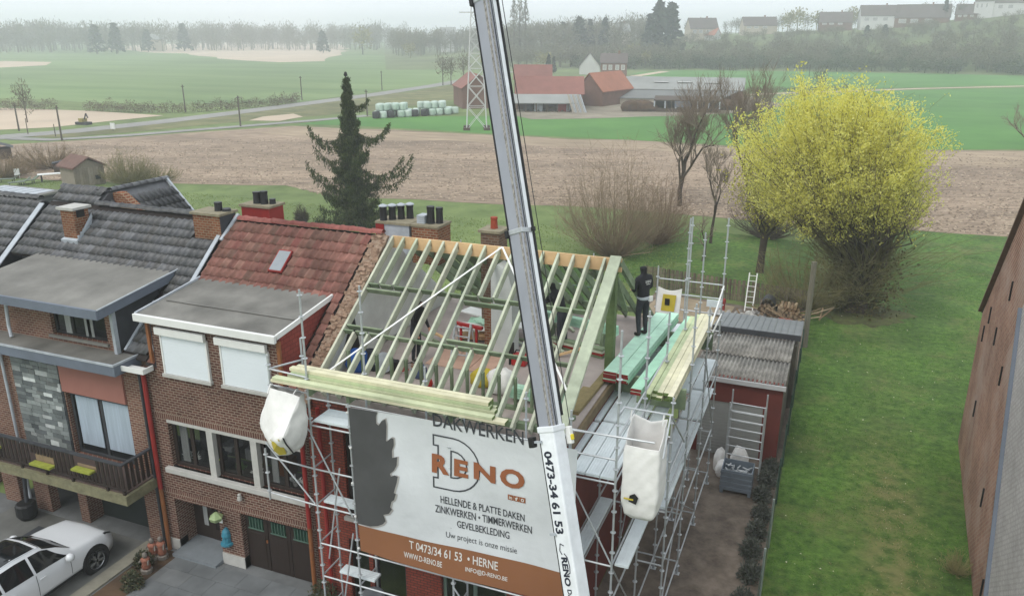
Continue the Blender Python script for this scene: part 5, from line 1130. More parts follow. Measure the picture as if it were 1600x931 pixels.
MB().prism([(gb.x - .2, gb.y - .43, gb.z - .62), (gb.x - .04, gb.y - .435, gb.z - .66), (gb.x + .0, gb.y - .435, gb.z - .5), (gb.x - .08, gb.y - .43, gb.z - .42), (gb.x - .18, gb.y - .43, gb.z - .48)], (0, -.01, 0)).build('black_mark', M_black, br)
MB().beam((gb.x - .3, gb.y - .445, gb.z - .56), (gb.x - .1, gb.y - .445, gb.z - .56), .02, .03).build('yellow_mark', M_bagy, br)
for sx_ in (-.34, .32): MB().path([(gb.x + sx_, gb.y, gb.z + .98), (gb.x + sx_, gb.y + .1, gb.z + 1.2)], .016, 5).build('loop', M_white, br)
MB().tube((gb.x - .5, gb.y + .1, gb.z + 1.2), (gb.x + .5, gb.y + .1, gb.z + 1.2), .022).tube((gb.x + .45, gb.y + .1, gb.z + 1.2), (gb.x + .45, gb.y - .435, gb.z + .5), .02).tube((gb.x + .45, gb.y + .1, gb.z + 1.2), (gb.x + .45, 14.4 + 2.4, 5.4), .02).tube((gb.x - .5, gb.y + .1, gb.z + 1.2), (XM, 14.42, gb.z + 1.2), .022).build('hanging_bar', M_galv, br)
# white sack with yellow print hung at the far end of the side scaffold
sg = thing('rubble_bag', 'flat white sack with yellow print hanging on the far end rail of the side scaffold', 'bag', (-4.5, 24.3, 5.8))
MB().grid(lambda u, v: (-4.9 + .75 * u + .05 * v, 24.33 - .06 * math.sin(u * 3.1) * (1 - v), 5.82 + .85 * v - .1 * math.sin(u * 3.14) * v), 10, 8).build('sack', M_bagw, sg, smooth=True)
MB().grid(lambda u, v: (-4.72 + .42 * u + .05 * v, 24.26, 5.9 + .55 * v), 3, 3).build('yellow_print', M_bagy, sg); MB().box(-4.6, -4.45, 24.24, 24.25, 6.1, 6.32).build('black_print', M_black, sg)
# ------------------------------------------------------------ people
M_skin = mat('skin', S(190, 140, 116, .9), .6, .08, 8); M_cloth = mat('black_jacket', S(30, 31, 35), .85, .25, 5, bump=.4, bscale=14); M_jean = mat('dark_work_trousers', S(46, 48, 54), .85, .2, 6, bump=.3, bscale=18); M_hair = mat('dark_hood', S(22, 22, 24), .8, .2, 9); M_boot = mat('work_boot', S(40, 34, 30), .7, .2, 9)
def person(label, loc, rz, J, s=1.0, trousers=None, group=None):
    """J: joint positions, figure facing +Y; body grown with a Skin modifier and stored as one mesh"""
    t = thing('person', label, 'person', loc, rz, group)
    V = []; E = []; Rr = []; kind = []; idx = {}
    def add(n, p, r, k): idx[n] = len(V); V.append(Vector(p) * s); Rr.append(r * s if not isinstance(r, tuple) else (r[0] * s, r[1] * s)); kind.append(k); return idx[n]
    def con(a, b): E.append((idx[a], idx[b]))
    add('pel', J['pel'], (.15, .12), 'leg'); add('waist', J['waist'], (.14, .115), 'top'); add('chest', J['chest'], (.175, .13), 'top'); add('neck', J['neck'], .06, 'top')
    add('head0', J['head'], (.085, .098), 'head'); add('head1', Vector(J['head']) + Vector((0, .01, .1)), (.09, .1), 'head')
    for a, b in (('pel', 'waist'), ('waist', 'chest'), ('chest', 'neck'), ('neck', 'head0'), ('head0', 'head1')): con(a, b)
    for sd in ('l', 'r'):
        add('hip' + sd, J['hip' + sd], .095, 'leg'); add('kn' + sd, J['kn' + sd], .072, 'leg'); add('an' + sd, J['an' + sd], .052, 'leg'); add('he' + sd, Vector(J['an' + sd]) + Vector((0, -.02, -.06)), .045, 'boot'); add('to' + sd, Vector(J['an' + sd]) + Vector((0, .16, -.07)), (.045, .035), 'boot')
        con('pel', 'hip' + sd); con('hip' + sd, 'kn' + sd); con('kn' + sd, 'an' + sd); con('an' + sd, 'he' + sd); con('he' + sd, 'to' + sd)
        add('sh' + sd, J['sh' + sd], .075, 'top'); add('el' + sd, J['el' + sd], .055, 'top'); add('wr' + sd, J['wr' + sd], .036, 'top'); con('chest', 'sh' + sd); con('sh' + sd, 'el' + sd); con('el' + sd, 'wr' + sd)
        d = (Vector(J['wr' + sd]) - Vector(J['el' + sd])).normalized(); side = d.cross(Vector((0, 0, 1)))
        if side.length < .1: side = d.cross(Vector((0, 1, 0)))
        side.normalize(); pv = Vector(J['wr' + sd]) + d * .07; add('pa' + sd, pv, (.036, .022), 'skin'); con('wr' + sd, 'pa' + sd); dn = d.cross(side)
        for k in range(4):
            q = pv + d * (.05 + .012 * (1 - abs(k - 1.3))) + side * (.022 * (k - 1.5)); add('f%d%s' % (k, sd), q, .0095, 'skin'); con('pa' + sd, 'f%d%s' % (k, sd))
            q2 = q + d * .03 - dn * .025; add('g%d%s' % (k, sd), q2, .008, 'skin'); con('f%d%s' % (k, sd), 'g%d%s' % (k, sd))
        q = pv + side * (.05 if sd == 'l' else -.05) + d * .005; add('th' + sd, q, .01, 'skin'); con('pa' + sd, 'th' + sd); add('ti' + sd, q + d * .03, .008, 'skin'); con('th' + sd, 'ti' + sd)
    me = bpy.data.meshes.new('body'); me.from_pydata([tuple(v) for v in V], E, []); ob = bpy.data.objects.new('body_tmp', me); COL.objects.link(ob)
    md = ob.modifiers.new('skin', 'SKIN'); md.use_smooth_shade = True
    for i, r in enumerate(Rr):
        sv = me.skin_vertices[0].data[i]; sv.radius = r if isinstance(r, tuple) else (r, r); sv.use_root = (i == 0)
    sb = ob.modifiers.new('sub', 'SUBSURF'); sb.levels = 2; sb.render_levels = 2
    m2 = bpy.data.meshes.new_from_object(ob.evaluated_get(bpy.context.evaluated_depsgraph_get())); bpy.data.objects.remove(ob)
    m2.name = 'body'; m2.materials.clear()
    for mm in (M_cloth, trousers or M_jean, M_skin, M_hair, M_boot): m2.materials.append(mm)
    KM = {'top': 0, 'leg': 1, 'skin': 2, 'head': 3, 'boot': 4}; hd = Vector(J['head']) * s
    Vn = np.array([tuple(v) for v in V]); seg = [(np.array(V[a]), np.array(V[b]), kind[b]) for a, b in E]
    for p in m2.polygons:
        c = np.array(p.center); best = 9; bk = 'top'
        for a, b, k in seg:
            ab = b - a; tt = min(1, max(0, float((c - a) @ ab / max(1e-9, ab @ ab)))); dd = np.linalg.norm(c - a - ab * tt)
            if dd < best: best = dd; bk = k
        if bk == 'head' and c[1] > hd.y + .055 * s and c[2] < hd.z + .1 * s: bk = 'skin'
        p.material_index = KM[bk]; p.use_smooth = True
    link('body', m2, t)
    # face and hood
    face = MB(); h = hd + Vector((0, .095 * s, .05 * s))
    for ex in (-.03, .03): MB().lathe(h + Vector((ex, -.006, .01)), [(.008, 0), (.006, .006)], 6, (0, 1, 0)).build('eye', M_black, t)
    MB().add([h + Vector((0, .02, -.03)), h + Vector((-.014, -.006, -.03)), h + Vector((.014, -.006, -.03)), h + Vector((0, -.004, .015))], [(0, 1, 3), (0, 3, 2), (0, 2, 1), (1, 2, 3)]).build('nose', M_skin, t)
    for ob_ in [o for o in bpy.data.objects if o.parent == t and o.name.split('.')[0] in ('eye', 'nose')]:
        for v in ob_.data.vertices: v.co += Vector(loc)     # built in the figure's own frame
    return t
def standing(lean=0.0, arms='front', twist=0.0):
    c = lambda z, y=0: (0, y + lean * max(0, z - .95), z - .12 * lean * max(0, z - .95))
    J = dict(pel=(0, 0, .96), waist=c(1.14), chest=c(1.38), neck=c(1.56), head=c(1.66, .02), hipl=(-.1, 0, .9), hipr=(.1, 0, .9), knl=(-.11, .03, .5), knr=(.11, .02, .5), anl=(-.11, -.02, .1), anr=(.12, .0, .1))
    sh = c(1.46); J['shl'] = (-.2, sh[1], sh[2]); J['shr'] = (.2, sh[1], sh[2])
    if arms == 'front':
        J['ell'] = (-.27, sh[1] + .02, sh[2] - .28); J['elr'] = (.27, sh[1] + .02, sh[2] - .28); J['wrl'] = (-.14, sh[1] + .22, sh[2] - .34); J['wrr'] = (.14, sh[1] + .22, sh[2] - .33)
    elif arms == 'work':
        J['ell'] = (-.25, sh[1] + .2, sh[2] - .22); J['elr'] = (.25, sh[1] + .2, sh[2] - .22); J['wrl'] = (-.14, sh[1] + .42, sh[2] - .3); J['wrr'] = (.14, sh[1] + .42, sh[2] - .34)
    else:
        J['ell'] = (-.25, sh[1] + .04, sh[2] - .3); J['elr'] = (.25, sh[1] + .0, sh[2] - .3); J['wrl'] = (-.24, sh[1] + .16, sh[2] - .52); J['wrr'] = (.25, sh[1] + .12, sh[2] - .54)
    return J
W1 = person('person in black hooded jacket standing on mint green planks with back turned', (-4.56, 20.9, 6.27), R(55), standing(0.04, 'front'), 1.13)
# logo on the back, belt
def at_person(t, s, p): return Matrix.Rotation(t.rotation_euler.z, 4, 'Z') @ (Vector(p) * s) + t.location
tl = W1.location
def wtext(t, body, x0, x1, z0, z1, y, m):
    V_, F_ = text_flat(body, .02); mb = MB(); mb.add([Vector((x1 + (x0 - x1) * u, y, z0 + (z1 - z0) * v)) + t.location for u, v in V_], F_); return mb.build('lettering', m, t, fix=False)
V_ = wtext(W1, 'D-RENO', -.1, .1, 1.56, 1.63, -.163, M_white); wtext(W1, 'DAKWERKEN', -.075, .075, 1.51, 1.54, -.166, M_white)
MB().lathe(tl + Vector((0, 0, 1.07)), [(.185, 0), (.19, .02), (.19, .05), (.185, .07)], 18).build('belt', M_lead, W1)
MB().box(tl.x + .04, tl.x + .16, tl.y - .21, tl.y - .16, tl.z + 1.03, tl.z + 1.17).build('tool_pouch', M_white, W1)
W2 = person('person in black jacket bending over work between the rafters right of the boom', (-6.55, 19.95, FZ), R(70), standing(.5, 'work'), 1.08)
W3 = person('person in black clothes half hidden behind the left front rafters', (-9.95, 17.75, FZ), R(-100), standing(.25, 'down'), .98)

# ------------------------------------------------------------ white car on the driveway
M_car = mat('white_car_paint', S(220, 222, 224, .9), .22, .02, 2, spec=.6); M_cglass = mat('tinted_car_glass', (.006, .007, .008), .05, .1, 2, spec=.7); M_tyre = mat('tyre_rubber', S(24, 24, 25), .85, .2, 9); M_rim = mat('alloy_rim', S(150, 152, 154, .9), .35, .1, 6, metal=.7); M_trim = mat('black_car_trim', S(28, 28, 30), .6, .15, 8)
CAR = thing('car', 'white sport utility car with black glass roof parked facing the garage', 'car', (-18.75, 11.9, 0), 0)
st = np.array([0, .12, .35, .8, 1.2, 1.45, 1.75, 2.2, 2.9, 3.5, 3.95, 4.3, 4.42])           # from the nose backwards
ztop = np.array([.62, .78, .93, 1.0, 1.05, 1.09, 1.32, 1.56, 1.62, 1.58, 1.46, 1.02, .8]); wtop = np.array([.5, .62, .7, .74, .74, .72, .64, .6, .6, .58, .56, .6, .55])
wbel = np.array([.6, .76, .86, .91, .92, .92, .92, .92, .92, .91, .9, .84, .74]); zbel = np.array([.6, .72, .86, .93, .98, 1.0, 1.0, 1.01, 1.03, 1.05, 1.06, .98, .78]); zlow = np.array([.34, .27, .25, .25, .25, .25, .25, .25, .25, .25, .26, .3, .4])
CX_, CYF = -18.78, 14.25
def car_pt(s_, k):
    """k 0..6 up one flank: sill, low door, waist, belt, window top, roof edge, centre"""
    g = lambda a: float(np.interp(s_, st, a)); zt, wt, wb, zb, zl_ = g(ztop), g(wtop), g(wbel), g(zbel), g(zlow)
    P = [(wb * .93, zl_), (wb * .985, zl_ + .2), (wb, zl_ + (zb - zl_) * .62), (wb * .965, zb), (wb * .965 + (wt - wb * .965) * .88, zb + (zt - zb) * .86), (wt * .82, zt - .012), (0.0, zt + .03)]
    i = min(5, int(k)); f = k - i; return (P[i][0] * (1 - f) + P[i + 1][0] * f, P[i][1] * (1 - f) + P[i + 1][1] * f)
vs = []; ks = list(range(7)); ss = np.unique(np.concatenate([st, np.linspace(.1, 4.35, 24)]))
for s_ in ss:
    row = [(CX_ + car_pt(s_, k)[0], CYF - s_, car_pt(s_, k)[1]) for k in ks] + [(CX_ - car_pt(s_, k)[0], CYF - s_, car_pt(s_, k)[1]) for k in ks[-2::-1]]
    vs += row
nr = 13; fs = [(j * nr + i, j * nr + i + 1, (j + 1) * nr + i + 1, (j + 1) * nr + i) for j in range(len(ss) - 1) for i in range(nr - 1)] + [tuple(range(nr)), tuple((len(ss) - 1) * nr + i for i in range(nr))] + [(j * nr, (j + 1) * nr, (j + 1) * nr + nr - 1, j * nr + nr - 1) for j in range(len(ss) - 1)]
bd = MB().add(vs, fs).build('body', M_car, CAR, smooth=True)
def glass(nm, s0, s1, k0, k1, sx_, off=.008, m=M_cglass, n=8, s0t=None, s1t=None):
    def fn(u, v):
        a = s0 + ((s0t if s0t is not None else s0) - s0) * v; b = s1 + ((s1t if s1t is not None else s1) - s1) * v
        s_ = a + (b - a) * u; x, z = car_pt(s_, k0 + (k1 - k0) * v); return (CX_ + sx_ * (x + off), CYF - s_, z + off * .7)
    return MB().grid(fn, n, 5).build(nm, m, CAR, smooth=True)
for sx_ in (1, -1):
    glass('side_window', 1.62, 2.55, 3.08, 3.96, sx_, s0t=2.02); glass('side_window', 2.62, 3.4, 3.08, 3.96, sx_); glass('side_window', 3.47, 3.95, 3.1, 3.9, sx_, s1t=3.75)
    glass('roof_rail', 2.15, 3.6, 4.5, 4.62, sx_, .03, M_lead); glass('sill_trim', .95, 3.45, .02, .55, sx_, .012, M_trim, 14)
    glass('headlight', .06, .42, 3.05, 3.6, sx_, .01, M_trim, 5)
    glass('door_gap', 1.6, 1.615, .9, 3.0, sx_, .006, M_trim, 1); glass('door_gap', 2.58, 2.595, .9, 3.0, sx_, .006, M_trim, 1)
    for s_ in (2.35, 3.2): MB().beam((CX_ + sx_ * .935, CYF - s_, .88), (CX_ + sx_ * .935, CYF - s_ - .17, .88), .03, .03).build('door_handle', M_car, CAR)
    mr_ = MB().lathe((CX_ + sx_ * .97, CYF - 1.72, 1.04), [(.03, 0), (.1, .03), (.12, .09), (.09, .17), (.03, .2)], 10, (sx_, .15, .05)).build('mirror', M_car, CAR, smooth=True)
    for s_ in (.86, 3.5):
        c_ = (CX_ + sx_ * .83, CYF - s_, .345)
        MB().lathe((CX_ + sx_ * .80, CYF - s_, .37), [(.43, 0), (.43, .125), (.40, .132), (.36, .13)], 26, (sx_, 0, 0)).build('wheel_arch', M_trim, CAR)
        w_ = MB().lathe(c_, [(.2, -.1), (.32, -.1), (.345, -.06), (.345, .07), (.325, .115), (.25, .12), (.24, .09)], 28, (sx_, 0, 0)).build('wheel', M_tyre, CAR, smooth=False)
        for q in range(10):
            a = q * math.pi / 5 + (.16 if q % 2 else -.16); d_ = Vector((0, math.cos(a), math.sin(a)))
            MB().beam(Vector(c_) + Vector((sx_ * .115, 0, 0)) + d_ * .04, Vector(c_) + Vector((sx_ * .112, 0, 0)) + d_ * .235, .035, .02, (1, 0, 0)).build('spoke', M_rim, w_)
        MB().lathe(c_, [(.225, .1), (.245, .118), (.25, .1)], 28, (sx_, 0, 0)).build('rim', M_rim, w_)
def wind(nm, s0, s1, k0, m=M_cglass):
    def fn(u, v):
        s_ = s0 + (s1 - s0) * v; x, z = car_pt(s_, k0 + (6 - k0) * min(1, (1 - abs(2 * u - 1)) * 1.0)); sg = 1 if u > .5 else -1
        return (CX_ + sg * x, CYF - s_, z + .008)
    return MB().grid(fn, 16, 8).build(nm, m, CAR, smooth=True)
wind('windscreen', 1.42, 2.12, 4.1); wind('glass_roof', 2.14, 3.5, 4.72); wind('rear_window', 3.75, 4.15, 4.3)
MB().beam((CX_ - .5, CYF + .005, .55), (CX_ + .5, CYF + .005, .55), .03, .16, (0, 0, 1)).build('grille', M_trim, CAR)

# ------------------------------------------------------------ forecourt: planting bed, kerb strip, statues
tag(box('kerb_strip', mat('pale_kerb_concrete', S(142, 138, 124, .8), .9, .2, 3, bump=.2), None, -17.62, -17.2, 10, 14.9, .01, .07), kind='structure')
poly_sheet('planting_bed', [(-17.15, 10), (-16.45, 10), (-15.9, 12.6), (-16.35, 14.85), (-17.15, 14.85)], .014, M_earth)
poly_sheet('driveway', [(-23, 10), (-17.64, 10), (-17.64, 14.9), (-23, 14.9)], .012, mat('driveway_concrete', S(108, 108, 104, .8), .9, .2, 1, var2=.2, scale2=.5))
tag(box('drain_grate', M_slate, None, -21.3, -20.2, 13.7, 14.3, .013, .022), kind='structure')
# paving slabs in front of the garage
sl_m = rand_mat('blue_stone_slab', [S(112, 115, 116, .8), S(117, 120, 121, .8), S(109, 112, 113, .8), S(120, 122, 122, .8)], .85, .3, .14, 2)
pv = poly_sheet('paved_forecourt', [(-16.3, 9), (-11.3, 9), (-11.3, 14.95), (-16.3, 14.95)], .016, M_conc)
slab = MB().box(.004, .796, .004, .596, 0, .02).mesh('paving_slab', sl_m)
for i in range(6):
    for j in range(9): piece('paving_slab', slab, pv, (-16.25 + i * .8 + (.35 if j % 2 else 0) * .6, 9.4 + j * .6, .0165))
sm_ = [mat('statue_orange', S(150, 96, 76, .85), .7, .3, 14), mat('statue_grey', S(120, 112, 104, .9), .7, .3, 9), M_white]
for (x, y, h, lab) in ((-16.55, 13.85, .6, 'orange and grey garden figure nearer the street on the planting bed'), (-16.85, 14.4, .66, 'orange and white garden figure nearer the house wall on the planting bed'), (-16.62, 14.5, .75, 'slim white topped garden figure right beside the downpipe')):
    t = thing('garden_statue', lab, 'statue', (x, y, .02))
    MB().lathe((x, y, .02), [(.16, 0), (.16, .1), (.12, .12)], 8).build('plinth', sm_[1], t)
    MB().lathe((x, y, .142), [(.1, 0), (.13, .1 * h), (.1, .28 * h), (.12, .42 * h), (.13, .5 * h), (.05, .56 * h)], 10).build('robe', sm_[0], t, smooth=True)
    MB().lathe((x, y, .142 + .565 * h), [(.05, 0), (.07, .06), (.06, .13), (.02, .16)], 8).build('head', sm_[1] if h < .8 else sm_[2], t, smooth=True)
    for s_ in (-1, 1): MB().tube((x + s_ * .1, y, .142 + .48 * h), (x + s_ * .16, y - .08, .142 + .3 * h), .03, 6, .022).build('arm', sm_[1], t)
# old pillar with drain and bin left of the car
bn = thing('street_bin', 'dark round planter standing by the brick pier left of the driveway', 'planter', (-22.0, 14.5, 0)); MB().lathe((-22.0, 14.5, 0), [(.2, 0), (.3, .15), (.3, .5), (.24, .55)], 12).build('pot', M_black, bn); MB().tube((-22.0, 14.55, .5), (-22.05, 14.7, 1.7), .06, 8).build('stem', M_slate, bn)
wb = thing('water_butt', 'tall grey plastic water butt under the banner beside the window', 'barrel', (-8.9, 14.5, 0)); MB().lathe((-9.55, 14.35, .01), [(.24, 0), (.3, .1), (.32, .5), (.3, .95), (.25, 1.0)], 16).build('barrel', mat('grey_plastic', S(120, 124, 128, .85), .5, .1), wb)
# ------------------------------------------------------------ yard: garage, crate, racks, fences
GA = thing('garage', 'dark red garage with grey corrugated sheet roof at the end of the yard', 'garage', (-2.3, 28.5, 0))
GF = 26.55
wall_y('front_wall', M_redwall, GA, -3.85, -.86, 0, 2.98, GF, .2, [(-3.6, -1.45, -.1, 2.05)])
box('side_wall', mat('grimy_block_wall', S(110, 104, 92, .8), .95, .25, 2, bump=.3), GA, -1.06, -.86, GF + .201, 33.6, 0, 2.7); box('side_wall', M_redwall, GA, -3.85, -3.65, GF + .201, 33.6, 0, 2.7)
rd = box('roller_door', mat('pale_grey_door', S(168, 170, 166, .8), .7, .06, 2), GA, -3.6, -1.45, GF + .05, GF + .1, .01, 2.05)
for k in range(17): box('door_slat', mat('pale_grey_door', S(168, 170, 166, .8), .7, .06, 2), rd, -3.59, -1.46, GF + .035, GF + .0495, .02 + k * .119, .02 + k * .119 + .108)
M_corr = mat('fibre_cement_sheet', S(112, 108, 102, .85), .92, .3, 2.2, rgb2=S(160, 156, 148, .9), bump=.3, bscale=30, var2=.18, scale2=.7)
def corr(x0, x1, y0, y1, z0, z1, pitch, amp, m, nm, parent, nper=8):
    """corrugated sheet with waves running along Y"""
    nx = int((x1 - x0) / pitch * nper)
    def fn(u, v): x = x0 + (x1 - x0) * u; return (x, y0 + (y1 - y0) * v, z0 + (z1 - z0) * v + amp * math.sin(2 * math.pi * (x - x0) / pitch))
    o = MB().grid(fn, nx, 2).build(nm, m, parent, smooth=True); sd = o.modifiers.new('t', 'SOLIDIFY'); sd.thickness = .012; return o
corr(-3.95, -.8, GF - .1, 28.9, 3.0, 2.92, .14, .036, M_corr, 'corrugated_sheet', GA); corr(-3.95, -.8, 28.8, 31.3, 2.97, 2.89, .14, .036, M_corr, 'corrugated_sheet', GA)
box('fascia', mat('pale_fascia', S(196, 196, 196, .85), .7, .06), GA, -3.98, -.78, GF - .16, GF - .105, 2.84, 3.0)
RB = thing('shed_roof', 'low shed with grey ribbed metal roof behind the corrugated garage', 'shed', (-2.3, 32.5, 0))
M_rib = mat('grey_ribbed_metal', S(128, 132, 134, .85), .55, .1, 2, var2=.1, scale2=.8)
MB().prism([(-3.95, 31.35, 3.1), (-3.95, 34.2, 2.75), (-3.95, 34.2, 2.7), (-3.95, 31.35, 3.05)], (3.35, 0, 0)).build('roof_sheet', M_rib, RB)
for k in range(14): MB().beam((-3.9 + k * .25, 31.34, 3.115), (-3.9 + k * .25, 34.2, 2.765), .03, .03).build('roof_rib', M_rib, RB)
box('fascia', M_slate, RB, -3.97, -.6, 31.28, 31.345, 2.9, 3.12); box('wall', mat('grimy_block_wall', S(110, 104, 92, .8), .95, .25, 2), RB, -.85, -.7, 31.35, 34.1, 0, 2.68); box('wall', mat('grimy_block_wall', S(110, 104, 92, .8), .95, .25, 2), RB, -3.9, -3.75, 33.61, 34.1, 0, 2.68)
# steel crate of couplers
CT = thing('steel_crate', 'grey steel stillage full of scaffold couplers in the yard', 'crate', (-1.9, 24.5, 0)); cx0, cx1, cy0, cy1 = -2.4, -1.42, 24.0, 24.8
M_crate = mat('grey_blue_steel', S(128, 138, 148, .85), .5, .12, 5, metal=.3)
for (a, b, c, d) in ((cx0, cx1, cy0, cy0 + .03), (cx0, cx1, cy1 - .03, cy1), (cx0, cx0 + .03, cy0 + .031, cy1 - .031), (cx1 - .03, cx1, cy0 + .031, cy1 - .031)): box('side', M_crate, CT, a, b, c, d, .14, .86)
box('bottom', M_crate, CT, cx0 + .031, cx1 - .031, cy0 + .031, cy1 - .031, .14, .17)
for k in range(4): box('rib', M_crate, CT, cx0 - .015, cx1 + .015, cy0 - .018, cy0 - .001, .2 + k * .18, .27 + k * .18)
for a in (cx0, cx1 - .1):
    for b in (cy0, cy1 - .1): box('foot', M_crate, CT, a, a + .1, b, b + .1, 0, .139)
rnd = random.Random(3); cp_ = thing('scaffold_couplers', 'loose galvanised tubes and couplers heaped inside the steel stillage', 'scaffold parts', (-1.9, 24.4, .2))
for k in range(46):
    x, y = rnd.uniform(cx0 + .15, cx1 - .15), rnd.uniform(cy0 + .15, cy1 - .15); a = rnd.uniform(0, 6.28); l = rnd.uniform(.1, .3); z = .5 + .25 * (k / 46.0)
    xb = min(cx1 - .06, max(cx0 + .06, x + l * math.cos(a))); yb = min(cy1 - .06, max(cy0 + .06, y + l * math.sin(a)))
    MB().tube((x, y, z), (xb, yb, z + rnd.uniform(-.05, .1)), .024, 6).build('tube', M_galv, cp_)
single('coupler_heap', MB().box(cx0 + .04, cx1 - .04, cy0 + .04, cy1 - .04, .171, .5), M_galv, 'lower layer of galvanised couplers inside the steel stillage', 'scaffold parts', (-1.9, 24.4, .171))
# rack of scaffold frames leaning in front of the garage
RK = thing('frame_rack', 'upright rack of galvanised scaffold frames in front of the garage door', 'rack', (-1.9, 25.6, 0))
for x in (-2.42, -1.3):
    for y in (25.2, 25.8): MB().tube((x, y, 0), (x, y, 2.7 + (.2 if y > 25.5 else 0)), .026, 8).build('upright', M_galv, RK)
    for z in (.4, 1.4, 2.4): MB().tube((x, 25.2, z), (x, 25.8, z), .02, 6).build('tie', M_galv, RK)
for k in range(7):
    for y in (25.2, 25.8): MB().tube((-2.42, y, .5 + k * .32), (-1.3, y, .5 + k * .32 - .02), .02, 6).build('rung', M_galv, RK)
for i, (x, y, r, lab) in enumerate(((-2.4, 25.1, (.32, .3, .36), 'lower left white sack slumped against the frame rack'), (-1.95, 24.98, (.3, .2, .3), 'low white sack between the stillage and the frame rack'), (-2.0, 25.5, (.34, .26, .62), 'tall white sack with yellow print inside the frame rack'), (-2.62, 25.55, (.22, .26, .5), 'grey white sack at the left rear of the frame rack'))):
    b = single('sack', lumpy((x, y, .01), r, 40 + i), M_bagw, lab, 'sack', (x, y, 0), smooth=True)
# chain-link fence with green posts
M_fg = mat('green_fence_post', S(52, 76, 66, .85), .6, .15, 4)
FE = thing('mesh_fence', 'green wire mesh fence between the yard and the lawn', 'fence', (-.63, 28.0, 0)); ys = [14.0 + 2.5 * i for i in range(12)]
fm = bpy.data.materials.new('green_wire_mesh'); fm.use_nodes = True; N = fm.node_tree.nodes; L = fm.node_tree.links; N['Principled BSDF'].inputs['Base Color'].default_value = (*S(60, 92, 76, .9), 1); N['Principled BSDF'].inputs['Roughness'].default_value = .6
_t = N.new('ShaderNodeBsdfTransparent'); _m = N.new('ShaderNodeMixShader'); _m.inputs[0].default_value = .45; L.new(_t.outputs[0], _m.inputs[1]); L.new(N['Principled BSDF'].outputs[0], _m.inputs[2]); L.new(_m.outputs[0], N['Material Output'].inputs[0])
for y in ys: MB().tube((-.62, y, 0), (-.62, y, 1.62), .03, 8).build('post', M_fg if y > 22 else mat('pale_fence_post', S(150, 160, 156, .85), .6), FE)
MB().grid(lambda u, v: (-.62, 14 + 27.5 * u, .03 + 1.5 * v), 20, 2).build('wire_mesh', fm, FE)
for z in (.1, .8, 1.55): MB().tube((-.62, 14, z), (-.62, 41.5, z), .006, 5).build('wire', M_fg, FE)
# wooden pole beside the fence
single('utility_pole', MB().tube((-.55, 38.6, 0), (-.55, 38.6, 4.2), .14, 10, .12), mat('weathered_pole', S(116, 112, 96, .85), .9, .25, 4, stretch=(6, 6, .5)), 'weathered wooden pole rising beside the fence near the wood pile', 'pole', (-.55, 38.6, 0))
# paling fence across the end of the yard
PF = thing('paling_fence', 'weathered wooden paling fence across the end of the yard', 'fence', (-5.0, 44.5, 0))
pl = MB().box(-.045, .045, -.012, .012, .05, 1.25).mesh('paling', rand_mat('weathered_paling', [S(104, 96, 80, .85), S(124, 114, 94, .85), S(92, 84, 72, .85), S(134, 126, 108, .85)], .9, .2, .2, 5))
for i in range(74): piece('paling', pl, PF, (-9.9 + i * .127, 45.35 - (i * .127) * .17 + .0, .02 * math.sin(i * 1.7)), (0, .02 * math.sin(i * 3.1), -.17))
for z in (.35, .95): MB().beam((-9.9, 45.38, z), (-.55, 43.79, z), .05, .08).build('rail', mat('weathered_rail', S(100, 92, 78, .85), .9, .2, 5), PF)
# ladder, log piles, rubble
LD = thing('ladder', 'aluminium ladder leaning on the paling fence', 'ladder', (-3.6, 43.6, 0))
for x in (-3.83, -3.43): MB().beam((x, 42.9, 0), (x, 43.85, 1.9), .06, .035).build('rail', M_white, LD)
for k in range(7): MB().beam((-3.83, 43.0 + .13 * k, .2 + .26 * k), (-3.43, 43.0 + .13 * k, .2 + .26 * k), .03, .03).build('rung', M_white, LD)
M_log = rand_mat('split_log', [S(150, 130, 104, .85), S(120, 96, 72, .85), S(176, 158, 130, .85), S(104, 84, 66, .85)], .9, .2, .2, 8)
logm = MB().lathe((0, -.2, 0), [(.08, 0), (.085, .2), (.078, .4)], 7, (0, 1, 0)).mesh('log', M_log)
for gi, (xc, yc, w, rows, lab) in enumerate(((-2.5, 42.3, 1.0, 5, 'log pile under a dark tarp in front of the paling fence'), (-1.5, 42.0, 1.2, 6, 'split log pile nearest the mesh fence'))):
    t = thing('log_pile', lab, 'log pile', (xc, yc, 0)); rnd = random.Random(gi)
    for r in range(rows):
        for k in range(int(w / .17) - r // 2):
            for d_ in range(2): piece('log', logm, t, (xc - w / 2 + k * .17 + (.08 if r % 2 else 0) + r * .02, yc + d_ * .42 + rnd.uniform(-.05, .05), .085 + r * .15), (rnd.uniform(-.08, .08), rnd.uniform(0, 3), rnd.uniform(-.15, .15)))
    if gi == 0: MB().grid(lambda u, v: (xc - .55 + .9 * u, yc - .25 + .9 * v, .2 + .95 * math.sin(math.pi * min(1, .12 + u * .8)) + .04 * math.sin(u * 9 + v * 7)), 10, 6).build('tarp', mat('grey_tarp', S(62, 64, 68, .9), .6, .2, 4), t, smooth=True)
cr_ = thing('red_crate', 'low red plastic tub in front of the log pile', 'tub', (-1.7, 41.3, 0)); MB().box(-2.0, -1.3, 41.1, 41.5, .0, .35).build('tub', mat('faded_red_plastic', S(158, 84, 74, .85), .6, .1), cr_, bevel=.03)
rb_m = rand_mat('rubble_piece', [S(214, 214, 212, .85), S(150, 146, 140, .85), S(186, 184, 180, .85), S(120, 112, 104, .85)], .9, .2, .2, 9)
